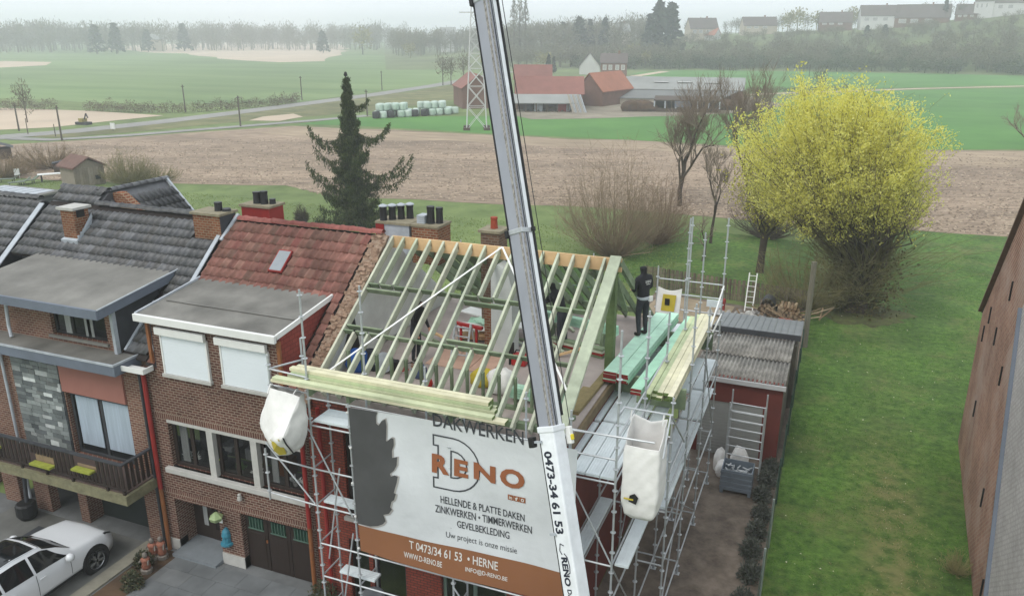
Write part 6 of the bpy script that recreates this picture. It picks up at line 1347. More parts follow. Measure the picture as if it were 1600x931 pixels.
rbk = thing('rubble_heap', 'heap of white and grey rubble sacks and blocks before the ladder', 'rubble', (-3.8, 41.7, 0)); bk = [lumpy((0, 0, 0), (.16 + .04 * i, .13, .12 + .03 * i), 60 + i, 8).mesh('rubble_piece', rb_m) for i in range(3)]; rnd = random.Random(31)
for k in range(34): piece('rubble_piece', bk[k % 3], rbk, (rnd.gauss(-3.7, .75), rnd.gauss(41.6, .4), .02 + .1 * rnd.random()), (rnd.uniform(-.4, .4), rnd.uniform(-.4, .4), rnd.uniform(0, 6)))
bh = thing('board_heap', 'untidy heap of old boards and branches around the log piles', 'timber', (-2.0, 42.0, 0)); rnd = random.Random(77)
for k in range(46):
    x, y = rnd.gauss(-1.9, .75), rnd.gauss(42.1, .5); a = rnd.uniform(0, 6.28); l = rnd.uniform(.5, 1.5); z0 = rnd.uniform(.1, .8)
    MB().beam((x, y, z0 * .5), (x + l * math.cos(a), y + l * .5 * math.sin(a), z0 + rnd.uniform(-.1, .35)), .07, .04).build('old_board', M_log, bh)
hd = thing('hydrant', 'small red and grey post on the sandy ground by the paling fence', 'post', (-4.9, 42.6, 0)); MB().lathe((-4.9, 42.6, 0), [(.07, 0), (.07, .4), (.1, .42), (.1, .6), (.04, .68)], 10).build('body', M_redp, hd)
poly_sheet('sandy_patch', [(-9, 40.2), (-4.6, 39.6), (-4.4, 43.4), (-8.6, 44.2)], .022, mat('sandy_patch', S(158, 142, 118, .8), .95, .2, 1.5))

# ------------------------------------------------------------ brick building on the right edge
B_old = brick_mat('old_soft_brick', S(136, 86, 68, .92), S(160, 110, 88, .92), S(172, 154, 138, .85), .21, .085, .016, .25, stain=S(164, 150, 140, .9))
B_whit = brick_mat('whitewashed_brick', S(188, 180, 176, .85), S(204, 198, 194, .85), S(150, 146, 142, .8), .2, .07, .012, .12)
BR = thing('brick_building', 'tall weathered red brick gable with iron wall anchors at the right edge', 'building', (5.0, 24.0, 0))
def bw(y, z, o=0.0): return (4.64 + (y - 21.3) * .0605 - o, y, z)
gab = [(10, 0), (30.8, 0), (30.8, 5.0), (26.7, 8.7), (23.2, 11.9), (19.5, 8.6), (10, 8.6)]
MB().prism([bw(y, z) for y, z in gab], (.35, 0, 0)).build('gable_wall', B_old, BR)
box('rear_wall', B_old, BR, 5.58, 16, 30.5, 30.8, 0, 5.0)
MB().prism([(5.2, 30.95, 4.95), (5.2, 23.2, 12.0), (5.2, 23.2, 12.15), (5.2, 31.1, 5.0)], (11, 0, 0)).build('roof', M_tilegrey, BR)
MB().prism([(5.2, 23.2, 12.0), (5.2, 19.3, 8.5), (5.2, 19.3, 8.65), (5.2, 23.2, 12.15)], (11, 0, 0)).build('roof', M_tilegrey, BR)
box('flat_roof', M_felt, BR, 4.3, 16.1, 10.0, 19.4, 8.602, 8.75)
MB().prism([(15.7, y, z) for y, z in gab], (.3, 0, 0)).build('far_wall', B_old, BR); box('street_wall', B_whit, BR, 4.32, 15.69, 10.0, 10.3, 0, 8.6)
MB().beam(bw(30.95, 5.02, .05), bw(23.1, 12.05, .05), .16, .08).build('verge', mat('verge_tile', S(118, 96, 84, .85), .9, .2, 5), BR)
MB().prism([bw(y, z, .05) for y, z in ((10, 0), (18.25, 0), (19.15, 1.6), (20.95, 4.6), (22.6, 7.7), (22.0, 8.5), (10, 8.5))], (.045, 0, 0)).build('whitewashed_face', B_whit, BR)
for a, b in (((18.25, 0), (19.15, 1.6)), ((19.15, 1.6), (20.95, 4.6)), ((20.95, 4.6), (22.6, 7.7))): MB().beam(bw(*a, .07), bw(*b, .07), .05, .14, (1, 0, 0)).build('flashing', M_blue, BR)
for y, z in ((28.6, 5.6), (26.5, 5.6), (24.0, 5.3), (27.9, 2.6), (22.9, 2.1), (29.4, 4.7), (20.2, 1.0), (25.2, 7.4)): MB().beam(bw(y, z - .28, .02), bw(y + .03, z + .28, .02), .03, .05, (1, 0, 0)).build('wall_anchor', M_black, BR)
# ------------------------------------------------------------ vegetation
def tube_np(segs, n=4):
    """segs: list of (p, q, r0, r1) -> V, F(quads)"""
    V = []; Fc = []
    for p, q, r0, r1 in segs:
        d = q - p; L_ = math.sqrt(d.dot(d)) + 1e-9; d = d / L_; a = d.orthogonal().normalized(); b = d.cross(a); o = len(V)
        for c, r in ((p, r0), (q, r1)):
            for i in range(n): t = 2 * math.pi * i / n; V.append(c + a * (r * math.cos(t)) + b * (r * math.sin(t)))
        for i in range(n): Fc.append((o + i, o + (i + 1) % n, o + n + (i + 1) % n, o + n + i))
    return np.array([tuple(v) for v in V]), np.array(Fc)
def grow(base, h, r, seed, levels=4, spread=.55, kids=(3, 5), up=.35, shrink=.68, trunk=.3, bend=.12):
    """branching skeleton; returns segments and twig tips"""
    rnd = random.Random(seed); segs = []; tips = []
    def br(p, d, l, r, lv):
        k = 3 if lv > 1 else 2; pts = [p]; dd = d.copy()
        for i in range(k):
            dd = (dd + Vector((rnd.gauss(0, bend), rnd.gauss(0, bend), rnd.gauss(0, bend * .6) + up * .12))).normalized(); pts.append(pts[-1] + dd * (l / k))
        for i in range(k): segs.append((pts[i], pts[i + 1], r * (1 - .35 * i / k), r * (1 - .35 * (i + 1) / k)))
        if lv == 0: tips.append((pts[-1], dd)); return
        for c in range(rnd.randint(*kids)):
            t = rnd.uniform(.35, 1.0) if c else 1.0; i = min(k - 1, int(t * k)); s0 = pts[i] + (pts[i + 1] - pts[i]) * (t * k - i)
            side = Vector((rnd.gauss(0, 1), rnd.gauss(0, 1), rnd.gauss(0, .5))).normalized()
            nd = (dd + side * spread * rnd.uniform(.6, 1.3) + Vector((0, 0, up * .5))).normalized()
            br(s0, nd, l * shrink * rnd.uniform(.75, 1.15), max(.011, r * .6 * (1.0 if c == 0 else .8)), lv - 1)
    base0 = Vector(base)
    br(base0, Vector((rnd.gauss(0, .04), rnd.gauss(0, .04), 1)).normalized(), h * trunk, r, levels)
    top = max(s[1].z for s in segs) - base0.z; k = h / top
    segs = [(base0 + (p - base0) * k, base0 + (q - base0) * k, a, b) for p, q, a, b in segs]
    return segs, tips
def leaves_np(P, D, size, n_each, spread, rng_, elong=2.4, droop=0.0):
    """flat leaf quads scattered round points P with directions D"""
    P = np.repeat(np.asarray(P), n_each, 0); n = len(P); P = P + rng_.normal(0, spread, (n, 3))
    D = np.repeat(np.asarray(D), n_each, 0) + rng_.normal(0, .8, (n, 3)); D[:, 2] -= droop; D /= np.linalg.norm(D, axis=1)[:, None] + 1e-9
    S_ = np.cross(D, rng_.normal(0, 1, (n, 3))); S_ /= np.linalg.norm(S_, axis=1)[:, None] + 1e-9
    s = size * rng_.uniform(.6, 1.4, n)[:, None]
    V = np.stack([P - D * s * elong * .5, P + S_ * s * .5, P + D * s * elong * .5, P - S_ * s * .5], 1).reshape(-1, 3)
    return V, np.arange(n * 4).reshape(-1, 4)
rg = np.random.default_rng(11)
M_bark = mat('grey_brown_bark', S(84, 74, 62, .85), .95, .25, 3, bump=.5, bscale=10); M_barkd = mat('dark_bark', S(78, 68, 57, .85), .95, .25, 3, bump=.5, bscale=10); M_twig = mat('brown_twigs', S(146, 128, 104, .9), .95, .2, 1.5); M_twigo = mat('olive_twigs', S(132, 126, 84, .9), .95, .25, 1)
def put_tree(name, label, loc, segs, m_wood, leaf=None, m_leaf=None, cat='tree', group=None, parts=('trunk', 'crown'), n=4, split=.05, m_twig=None):
    t = thing(name, label, cat, loc, 0, group); o = Vector(loc)
    big = [s for s in segs if s[2] >= split]; small = [s for s in segs if s[2] < split]
    for nm, ss, mm in (('trunk', big, m_wood), (parts[1] if leaf is None else 'twigs', small, m_twig or m_wood)):
        if ss: V, Fc = tube_np(ss, n if nm == 'trunk' else 3); link(nm, mesh_np(nm, V - np.array(o), Fc, mm, True), t)
    if leaf is not None: link(parts[1], mesh_np(parts[1], leaf[0] - np.array(o), leaf[1], m_leaf), t)
    return t
# ---- the big yellow pollard willow
def willow(label, base, h, rad, seed, nshoot, nl, trunk_h, trunk_r, ymin=.42, size=.09, lean=0.0):
    rnd = random.Random(seed); b = Vector(base); segs = []; P = []; D = []
    top = b + Vector((.1, 0, trunk_h)); segs.append((b, b + Vector((.02, 0, trunk_h * .4)), trunk_r * 1.25, trunk_r)); segs.append((b + Vector((.02, 0, trunk_h * .4)), top, trunk_r, trunk_r * 1.1))
    for k in range(nshoot):
        a = rnd.uniform(0, 2 * math.pi); e = math.sqrt(rnd.random()) * 1.0; out = Vector((math.cos(a), math.sin(a), 0)); st_ = top + out * trunk_r * .8 * rnd.random() + Vector((0, 0, rnd.uniform(-.4, .2)))
        hh_ = (h - trunk_h) * (math.cos(e * 1.15) ** .7) * rnd.uniform(.72, 1.04); rr = rad * math.sin(e * 1.45) * rnd.uniform(.8, 1.05); pts = [st_]; m_ = 6
        thick = .055 if k % 6 == 0 else .018
        for i in range(1, m_ + 1):
            t = i / m_; q = st_ + Vector((lean * t, 0, 0)) + out * (rr * (t ** .85)) + Vector((0, 0, hh_ * (t - .12 * e * t * t))) + Vector((rnd.gauss(0, .14), rnd.gauss(0, .14), rnd.gauss(0, .08))) * (1 + t)
            segs.append((pts[-1], q, thick * (1.05 - .85 * (i - 1) / m_), thick * (1.05 - .85 * i / m_))); 
            for z in range(nl):
                tt = (i - 1 + (z + rnd.random()) / nl) / m_
                if tt > ymin + rnd.gauss(0, .09): p = pts[-1].lerp(q, (z + rnd.random()) / nl); P.append(tuple(p)); D.append(tuple((q - pts[-1]).normalized()))
            if i >= 3 and rnd.random() < .75:
                s2 = (out * rnd.uniform(-.3, 1) + Vector((rnd.gauss(0, .6), rnd.gauss(0, .6), rnd.uniform(.1, 1.1)))).normalized(); l2 = rnd.uniform(.5, 1.3); q2 = q + s2 * l2; segs.append((q, q2, .009, .004))
                if t > ymin - .08:
                    for z in range(nl): P.append(tuple(q.lerp(q2, rnd.random()))); D.append(tuple(s2))
            pts.append(q)
    return segs, P, D
ML_will = leaf_mat('willow_catkins', [S(200, 196, 88, 1), S(220, 215, 104, 1), S(232, 227, 122, 1), S(241, 237, 152, 1), S(202, 204, 112, 1)], .55)
wp = (1.75, 45.2, 0.0)
sg_, P, D = willow('', wp, 12.2, 4.5, 3, 560, 4, 2.3, .62, .55, lean=-1.9)
P = np.array(P); D = np.array(D); k_ = P[:, 2] > 4.6 + rg.normal(0, .7, len(P)); P, D = P[k_], D[k_]
_n = 640; u = rg.normal(0, 1, (_n, 3)); u /= np.linalg.norm(u, axis=1)[:, None]
_lob = 1 + .12 * np.sin(u[:, 0] * 6 + u[:, 2] * 4) + .1 * np.sin(u[:, 1] * 8 - u[:, 2] * 7 + 1) + .08 * np.sin(u[:, 0] * 15 + u[:, 1] * 13) + rg.normal(0, .07, _n)
Q = u * ((rg.random(_n) ** .33) * _lob)[:, None] * np.array([4.7, 4.3, 4.3]) * (1 - .2 * np.clip(u[:, 2:3], 0, 1)) + np.array([wp[0] - 2.0, wp[1], 8.1])
k_ = Q[:, 2] > 4.9 + rg.normal(0, .7, _n); Q = Q[k_]; u = u[k_]
# each bough end carries a plume of catkins, drawn out along its own direction
_per = 30; _dir = u * .8 + np.array([0, 0, .9]) + rg.normal(0, .25, u.shape); _dir /= np.linalg.norm(_dir, axis=1)[:, None]
QQ = np.repeat(Q, _per, 0) + np.repeat(_dir, _per, 0) * rg.normal(0, .42, (len(Q) * _per, 1)) + rg.normal(0, .17, (len(Q) * _per, 3)); UU = np.repeat(_dir, _per, 0)
for q_, d_ in zip(Q, _dir):
    c_ = Vector(q_); dd_ = Vector(d_); hd_ = Vector((wp[0] - .3, wp[1], 3.0)); sg_.append((c_ - dd_ * .9, c_ + dd_ * .6, .014, .006)); sg_.append((hd_.lerp(c_ - dd_ * .9, .45), c_ - dd_ * .9, .03 if rg.random() < .25 else .016, .013))
P = np.concatenate([P[::2], QQ]); D = np.concatenate([D[::2], UU])
lv = leaves_np(P, D, .06, 4, .1, rg, 2.2)
W = put_tree('willow_tree', 'huge yellow flowering pollard willow on the right of the lawn', wp, sg_, M_barkd, lv, ML_will, parts=('trunk', 'crown'), split=.03, m_twig=M_twigo)
# ivy and bramble round its trunk
Pn = np.stack([wp[0] + rg.normal(0, .8, 2600), wp[1] + rg.normal(0, .7, 2600), np.abs(rg.normal(1.6, 1.2, 2600))], 1); Dn = rg.normal(0, 1, (2600, 3))
V, Fc = leaves_np(Pn, Dn, .1, 2, .08, rg, 1.6); link('ivy', mesh_np('ivy', V - np.array(wp), Fc, leaf_mat('dull_ivy', [S(60, 62, 34), S(84, 84, 46), S(104, 98, 60), S(72, 64, 44)], .2)), W)
# bare drooping lower shoots
rnd = random.Random(5); ss = []
for k in range(620):
    a = rnd.uniform(0, 6.28); st_ = Vector(wp) + Vector((rnd.gauss(0, .7), rnd.gauss(0, .7), rnd.uniform(.6, 3.4))); o_ = Vector((math.cos(a), math.sin(a), rnd.uniform(.1, 1.3))).normalized(); l_ = rnd.uniform(1.8, 5.2); q = st_ + o_ * l_ * .5 + Vector((0, 0, .2)); ss += [(st_, q, .016, .011), (q, q + o_ * l_ * .5 + Vector((rnd.gauss(0, .3), rnd.gauss(0, .3), rnd.uniform(-.6, .5))), .011, .004)]
V, Fc = tube_np(ss, 3); link('lower_shoots', mesh_np('lower_shoots', V - np.array(wp), Fc, M_twigo), W)
# smaller yellow tree to its left
wp2 = (-3.85, 50.9, 0); sg_, P, D = willow('', wp2, 9.4, 2.6, 8, 80, 3, 2.6, .28, .2)
lv = leaves_np(P, D, .075, 3, .24, rg, 2.0)
put_tree('willow_tree', 'thin yellow green tree with dark trunk left of the big willow', wp2, sg_, M_barkd, lv, leaf_mat('young_yellow_leaf', [S(140, 138, 46, .9), S(172, 166, 66, .9), S(196, 188, 86, .9)], .35), split=.03, m_twig=M_twigo)
# bare trees and bushes behind the yard
M_twigg = mat('grey_twigs', S(136, 122, 106, .9), .95, .2, 1.5)
def bare(name, label, base, h, r, seed, lv, spread, kids, m_=M_bark, up=.3, shrink=.7, trunk=.28, cat='tree', group=None, bend=.12):
    s, t_ = grow(base, h, r, seed, lv, spread, kids, up, shrink, trunk, bend); return put_tree(name, label, base, s, m_, cat=cat, group=group, n=6, m_twig=M_twigg)
bare('bare_tree', 'tall leafless tree with forked dark limbs before the ploughed field', gz(1062, 322), 11.5, .24, 21, 5, .72, (4, 5), M_barkd, .35, .74, .2)
bare('bare_tree', 'slender leafless tree between the forked tree and the yellow trees', gz(1110, 380), 8.0, .12, 27, 5, .55, (3, 5), M_barkd, .5, .68, .3)
bare('bare_tree', 'hazy grey leafless tree just left of the big yellow willow', gz(1168, 330), 12.5, .18, 33, 5, .55, (4, 5), M_bark, .5, .72, .24)
bare('fruit_tree', 'small dark leafless fruit tree on the lawn behind the yard', gz(1098, 408), 3.4, .11, 41, 4, .8, (3, 4), M_barkd, .1, .7, .35)
bare('bare_tree', 'spindly leafless tree at the right edge above the brick building', gz(1608, 262), 8.0, .2, 47, 5, .6, (3, 4), M_barkd, .3, .7, .22)
def bush(name, label, base, h, rad, seed, n, m_, leaf=None, ml=None, cat='bush', group=None, th=.016):
    rnd = random.Random(seed); b = Vector(base); ss = []
    for k in range(n):
        a = rnd.uniform(0, 6.28); e = math.sqrt(rnd.random()); o_ = Vector((math.cos(a), math.sin(a), 0)); s0 = b + o_ * rad * .25 * rnd.random(); hh_ = h * (1 - .62 * e ** 2.5) * rnd.uniform(.5, 1.05); pts = [s0]
        for i in range(1, 5):
            t = i / 4; pts.append(s0 + o_ * rad * e * math.sin(min(1, t * 1.05) * 1.57) + Vector((rnd.gauss(0, .06) * h * .3, rnd.gauss(0, .06) * h * .3, hh_ * t)))
        tk = th * (3 if k % 12 == 0 else 1)
        for i in range(4): ss.append((pts[i], pts[i + 1], tk * (1 - .22 * i), tk * (1 - .22 * (i + 1))))
        for z in range(4):
            i = rnd.randint(1, 3); p = pts[i].lerp(pts[i + 1], rnd.random()); ss.append((p, p + (o_ * rnd.uniform(-.2, .8) + Vector((rnd.gauss(0, .6), rnd.gauss(0, .6), rnd.uniform(.2, 1.2)))).normalized() * h * rnd.uniform(.1, .22), th * .5, th * .25))
    return put_tree(name, label, base, ss, m_, leaf, ml, cat, group, parts=('stems', 'crown'), split=th * 2)
bush('bare_shrub', 'wide brown leafless shrub thicket right behind the new roof frame', gz(958, 398), 8.0, 3.6, 3, 360, M_twig)
bush('bare_shrub', 'reddish brown twiggy shrub at the right side of the thicket behind the roof', gz(1025, 380), 5.4, 2.4, 4, 260, mat('reddish_twigs', S(140, 116, 96, .9), .95, .2, 1.5))
bush('bare_shrub', 'low olive twig growth spreading left from the big willow', (-.9, 44.9, 0), 4.2, 2.6, 6, 260, M_twigo)
bush('bare_shrub', 'grey twiggy shrub between the small yellow tree and the field', gz(1200, 372), 4.6, 2.6, 7, 220, M_bark)
bush('garden_shrub', 'olive brown garden shrub beside the grey wooden hut on the left', gz(205, 288), 3.6, 2.4, 9, 240, M_twigo, group=None, th=.03)
bush('garden_shrub', 'low olive shrub to the right of the left garden shrub', gz(240, 285), 2.0, 2.6, 10, 160, M_twigo, th=.03)
bush('garden_shrub', 'fawn hedge shrub beyond the garden table on the left', gz(80, 262), 3.0, 4.0, 12, 200, mat('fawn_twigs', S(142, 122, 94, .85), .95, .2, 1), th=.04)
bush('garden_shrub', 'rounded tan shrub at the far left garden edge', gz(5, 278), 2.6, 2.6, 13, 160, mat('fawn_twigs', S(142, 122, 94, .85), .95, .2, 1), th=.04)
bush('garden_shrub', 'dark clump of weeds at the foot of the brick building', (4.3, 22.2, 0), .8, .4, 14, 90, M_twigo, th=.01)
# lavender mounds along the fence
lav = leaf_mat('lavender_leaf', [S(78, 82, 76), S(98, 102, 94), S(66, 72, 62), S(112, 112, 104)], .15)
for i, y in enumerate((18.6, 19.9, 21.0, 22.0, 23.0, 24.1, 25.2, 26.0)):
    c = (-1.02 + .06 * math.sin(i * 2.1), y, .0); n = 900; u = rg.normal(0, 1, (n, 3)); u /= np.linalg.norm(u, axis=1)[:, None]; u[:, 2] = np.abs(u[:, 2]); rr = rg.random(n) ** .5
    Pn = u * rr[:, None] * np.array([.34, .5, .48]) + np.array(c); V, Fc = leaves_np(Pn, u * 1.2, .035, 1, .02, rg, 4.0)
    t = thing('lavender_bush', 'grey green lavender mound by the mesh fence, %s counted from the street' % ('first second third fourth fifth sixth seventh last'.split()[i]), 'lavender', c, 0, 'lavender mounds along the fence')
    link('foliage', mesh_np('foliage', V - np.array(c), Fc, lav), t); MB().tube(c, (c[0], c[1], .3), .03, 6).build('stem', M_bark, t)
# small evergreen shrubs in front
for (x, y, h, lab) in ((-11.2, 14.55, .75, 'round grey green shrub at the foot of the front scaffold'), (-16.4, 13.2, .55, 'small leafy plants in the bed beside the car'), (-16.85, 14.05, .5, 'leafy plant between the garden figures')):
    n = 900; u = rg.normal(0, 1, (n, 3)); u /= np.linalg.norm(u, axis=1)[:, None]; u[:, 2] = np.abs(u[:, 2]); Pn = u * (rg.random(n) ** .4)[:, None] * np.array([h * .6, h * .55, h]) + np.array((x, y, 0)); V, Fc = leaves_np(Pn, u, .04, 1, .02, rg, 2.0)
    t = thing('garden_shrub', lab, 'shrub', (x, y, 0)); link('foliage', mesh_np('foliage', V - np.array((x, y, 0)), Fc, leaf_mat('shrub_leaf', [S(60, 66, 52), S(84, 84, 60), S(76, 86, 66), S(104, 88, 66)], .2)), t); MB().tube((x, y, 0), (x, y, h * .5), .03, 6).build('stem', M_bark, t)
# ---- the ragged spruce
def spruce(label, base, h, seed, limbs):
    rnd = random.Random(seed); b = Vector(base); segs = [(b, b + Vector((0, 0, h * .5)), .3, .17), (b + Vector((0, 0, h * .5)), b + Vector((-.15, 0, h)), .17, .03)]; P = []; D = []
    for (t, a, l, upc) in limbs:
        o_ = Vector((math.cos(a), math.sin(a), 0)); s0 = b + Vector((-.15 * t, 0, h * t)); pts = [s0]; n = 8
        for i in range(1, n + 1):
            u = i / n; pts.append(s0 + o_ * l * u + Vector((0, 0, -l * .33 * math.sin(u * 2.2) + upc * l * u ** 3)))
        for i in range(n): segs.append((pts[i], pts[i + 1], .05 * (1 - .8 * i / n), .05 * (1 - .8 * (i + 1) / n)))
        for i in range(n):
            for k in range(int(5 + l * 2.6)):
                p = pts[i].lerp(pts[i + 1], rnd.random()); side = Vector((-o_.y, o_.x, 0)) * rnd.gauss(0, .24 * (1 - .5 * i / n) * min(1.4, l * .5)); drop = rnd.uniform(.15, .75) * min(1, .4 + l * .25)
                for q in range(5): P.append(tuple(p + side + Vector((0, 0, -drop * q / 5)))); D.append((rnd.gauss(0, .15), rnd.gauss(0, .15), -1.4))
    return segs, P, D
rnd = random.Random(77); limbs = []
sb_ = (gz(557, 352)); SH = 11.2
for k in range(190):
    t = .04 + .95 * (k / 190) ** 1.15; l = (3.9 * rnd.uniform(.45, 1.0) * (1 - t * 1.4) if t < .34 else (1 - t) ** 1.2 * 3.1 * rnd.uniform(.3, 1.0)) + .2
    limbs.append((t, rnd.uniform(0, 6.28), l, rnd.uniform(.0, .35)))
for t, px_side, l in ((.64, math.pi + R(22), 3.2), (.66, R(20), 3.1), (.64, R(34), 2.9), (.42, R(26), 4.6), (.44, R(10), 4.2), (.36, R(30), 4.6), (.40, math.pi + R(30), 3.4), (.84, R(22), 1.6), (.5, math.pi + R(10), 3.0), (.6, math.pi + R(34), 2.9), (.34, math.pi + R(20), 3.3), (.52, R(-40), 2.4)): limbs.append((t, px_side, l, .42))
sg_, P, D = spruce('', sb_, SH, 7, limbs)
lv = leaves_np(P, D, .06, 1, .06, rg, 4.4)
put_tree('spruce_tree', 'ragged dark green spruce with drooping boughs behind the red roof', sb_, sg_, M_barkd, lv, leaf_mat('spruce_needles', [S(36, 50, 24), S(52, 66, 32), S(68, 80, 42), S(92, 98, 58)], .2))
single('roosting_bird', lumpy((0, 0, 0), (.16, .12, .2), 5, 8).add([(-.1, 0, .2), (.1, 0, .2), (.0, .3, .05)], [(0, 1, 2)]), M_black, 'dark bird perched on the very tip of the spruce', 'bird', (0, 0, 0)).location = (sb_[0] - .15, sb_[1], SH - .02)
bush('young_conifer', 'small dark conifer tip just left of the big spruce', gz(472, 352), 1.7, .5, 55, 160, M_barkd, None, None, 'tree', th=.03)
# ------------------------------------------------------------ things behind the row and the far background
# neighbour house at the left edge, only its roof shows
SL = 0.78; PIT = math.atan(SL)
H0 = thing('terraced_house', 'neighbouring house at the left edge with dark grey tiled roof beyond white flashing', 'house', (-27.0, 15.0, 0))
MB().box(-30, -24.75, FY + .1, 23, 0, 5.6).build('wall', B_pink, H0); gable_solid(-30, -24.75, FY + .4, 23.2, 5.61, .06).build('loft', M_slate, H0)
rf = MB().prism([(-30, 14.75, zr(14.75) - .07), (-30, 14.75, zr(14.75) - .025), (-30, RY, RZ - .025), (-30, 23.6, zr(23.6) - .025), (-30, 23.6, zr(23.6) - .07), (-30, RY, RZ - .07)], (5.3, 0, 0)).build('roof', M_tilegrey, H0)
tile_field(rf, TILE_G, -27.6, -24.75, 15.4, 19.0, seed=14); ridge_row(rf, RIDGE_G, -27.6, -24.8, RY, RZ + .03, seed=15)
OB = thing('outbuilding', 'low flat roofed outbuilding behind the houses at the left edge', 'shed', (gz(28, 306, 2.4)[0], gz(28, 306, 2.4)[1], 0))
o_ = OB.location; MB().box(o_.x - 5, o_.x + 1.3, o_.y - .5, o_.y + 2.6, 0, 2.3).build('wall', M_slate, OB); MB().box(o_.x - 5, o_.x + 1.5, o_.y - .7, o_.y + 2.8, 2.301, 2.45).build('roof', M_felt2, OB)
for k in range(6): MB().box(o_.x - 4.6 + k * .95, o_.x - 3.8 + k * .95, o_.y - .4, o_.y + 2.4, 2.451, 2.49).build('roof_panel', M_lead, OB)
class Fr:
    """a thing seen far off: local x to the right, y away, z up, turned to face this way"""
    def __init__(s, name, label, cat, px, py=None, D=None, turn=0.0, group=None):
        p = gz(px, py) if D is None else (gd(px, py, D) if py is not None else far(px, D))
        a = math.atan2(p[0], p[1]); s.k = math.hypot(p[0], p[1]) / math.cos(0) / (F_PX / math.cos(PITCH)) * 1.0
        s.t = thing(name, label, cat, p, -a + R(turn), group); s.px = px; s.py = py
    def part(s, name, mb, m, parent=None, smooth=False): return link(name, mb.mesh(name, m, (0, 0, 0), smooth), parent or s.t)
def bg_house(label, px0, px1, pyb, pye, pyr, depth, roof, wall, D=None, ridge='x', turn=0, wins=(), cat='house', name='house', down=0.0, chim=0):
    f = Fr(name, label, cat, (px0 + px1) / 2, pyb, D, turn); k = f.k * math.cos(R(0)); w = (px1 - px0) * k / 2; he = (pyb - pye) * k; hr = (pyb - pyr) * k; d = depth; ov = .25
    if ridge == 'x':
        f.part('wall', MB().prism([(-w, 0, -down), (-w, d, -down), (-w, d, he), (-w, d / 2, hr - .15), (-w, 0, he)], (2 * w, 0, 0)), wall)
        sl = (hr - he) / (d / 2)
        r = f.part('roof', MB().prism([(-w - ov, -ov, he - ov * sl), (-w - ov, d / 2, hr), (-w - ov, d + ov, he - ov * sl), (-w - ov, d + ov, he - ov * sl + .16), (-w - ov, d / 2, hr + .16), (-w - ov, -ov, he - ov * sl + .16)], (2 * w + 2 * ov, 0, 0)), roof)
    else:
        f.part('wall', MB().prism([(-w, 0, -down), (w, 0, -down), (w, 0, he), (0, 0, hr - .15), (-w, 0, he)], (0, d, 0)), wall)
        sl = (hr - he) / w
        r = f.part('roof', MB().prism([(-w - ov, -ov, he - ov * sl), (0, -ov, hr), (w + ov, -ov, he - ov * sl), (w + ov, -ov, he - ov * sl + .16), (0, -ov, hr + .16), (-w - ov, -ov, he - ov * sl + .16)], (0, d + 2 * ov, 0)), roof)
    if chim: f.part('chimney', MB().box(w * .3, w * .3 + .7, d / 2 - .3, d / 2 + .4, hr - .3, hr + 1.0), B_chim, r)
    for (u0, u1, v0, v1) in wins:
        wn = f.part('window', MB().box(-w + 2 * w * u0, -w + 2 * w * u1, -.05, .05, he * v0, he * v1), M_white); f.part('pane', MB().box(-w + 2 * w * u0 + .12, -w + 2 * w * u1 - .12, -.07, -.051, he * v0 + .12, he * v1 - .12), M_glass, wn)
    return f
R_red = mat('far_red_tiles', S(138, 92, 82, .85), .9, .15, .5, var2=.12, scale2=.1); R_or = mat('far_orange_tiles', S(164, 108, 86, .85), .9, .12, .5, var2=.1, scale2=.1); R_grey = mat('far_grey_sheets', S(150, 152, 148, .85), .85, .1, .3, var2=.1, scale2=.1); R_brn = mat('far_brown_tiles', S(96, 86, 82, .9), .9, .15, .5)
W_brk = mat('far_brick', S(118, 88, 76, .85), .95, .15, .6, var2=.1); W_wht = mat('far_white_render', S(206, 206, 202, .85), .9, .05, .5); W_drk = mat('far_dark_boards', S(84, 72, 62, .85), .95, .2, .6); W_crm = mat('far_cream_render', S(186, 176, 158, .85), .9, .06, .5)
WN = [(.08, .22, .5, .85), (.3, .44, .5, .85), (.56, .7, .5, .85), (.78, .92, .5, .85)]
b = bg_house('long farm barn with red tiled roof and open lean to front', 805, 912, 172, 147, 123, 9, R_red, W_brk, cat='barn', name='barn'); k = b.k; w = 53.5 * k
b.part('lean_to_roof', MB().prism([(-w - .6, -.05, 24 * k), (-w - .6, -5.0, 13 * k), (-w - .6, -5.0, 13 * k + .15), (-w - .6, -.05, 24 * k + .15)], (2 * w - 4 * k, 0, 0)), R_grey)
for i in range(7): b.part('post', MB().box(-w + i * (2 * w - 8 * k) / 6 - .12, -w + i * (2 * w - 8 * k) / 6 + .12, -4.8, -4.55, 0, 13 * k), W_drk)
b.part('dark_bay', MB().box(-w + .3, w - 1.2, -.09, -.02, 0, 20 * k), W_drk)
for i, (u, h, mm) in enumerate(((-.75, 1.5, M_slate), (-.45, 1.3, M_lead), (-.1, 1.0, W_drk), (.25, 1.4, M_redp), (.5, 1.1, M_lead))):
    b.part('stored_machine', MB().box(w * u, w * u + 1.6, -3.6, -1.6, .3, h).lathe((w * u + .3, -3.7, .35), [(.35, -.1), (.35, .1)], 10, (0, 1, 0)).lathe((w * u + 1.3, -3.7, .35), [(.35, -.1), (.35, .1)], 10, (0, 1, 0)), mm)
for i in range(9): b.part('leaning_board', MB().beam((w - 2.0 + i * .3, -5.6, 0), (w - 3.0 + i * .28, -4.4, 3.2), .3, .05), [W_crm, M_stone, M_lead][i % 3])
bg_house('farmhouse with bright orange roof sloping right behind the red barn', 896, 944, 166, 142, 116, 13, R_or, W_brk, turn=-30, ridge='y')
bg_house('small red roofed house behind the left end of the barn', 803, 862, 150, 124, 104, 8, R_red, W_brk, wins=WN[1:3])
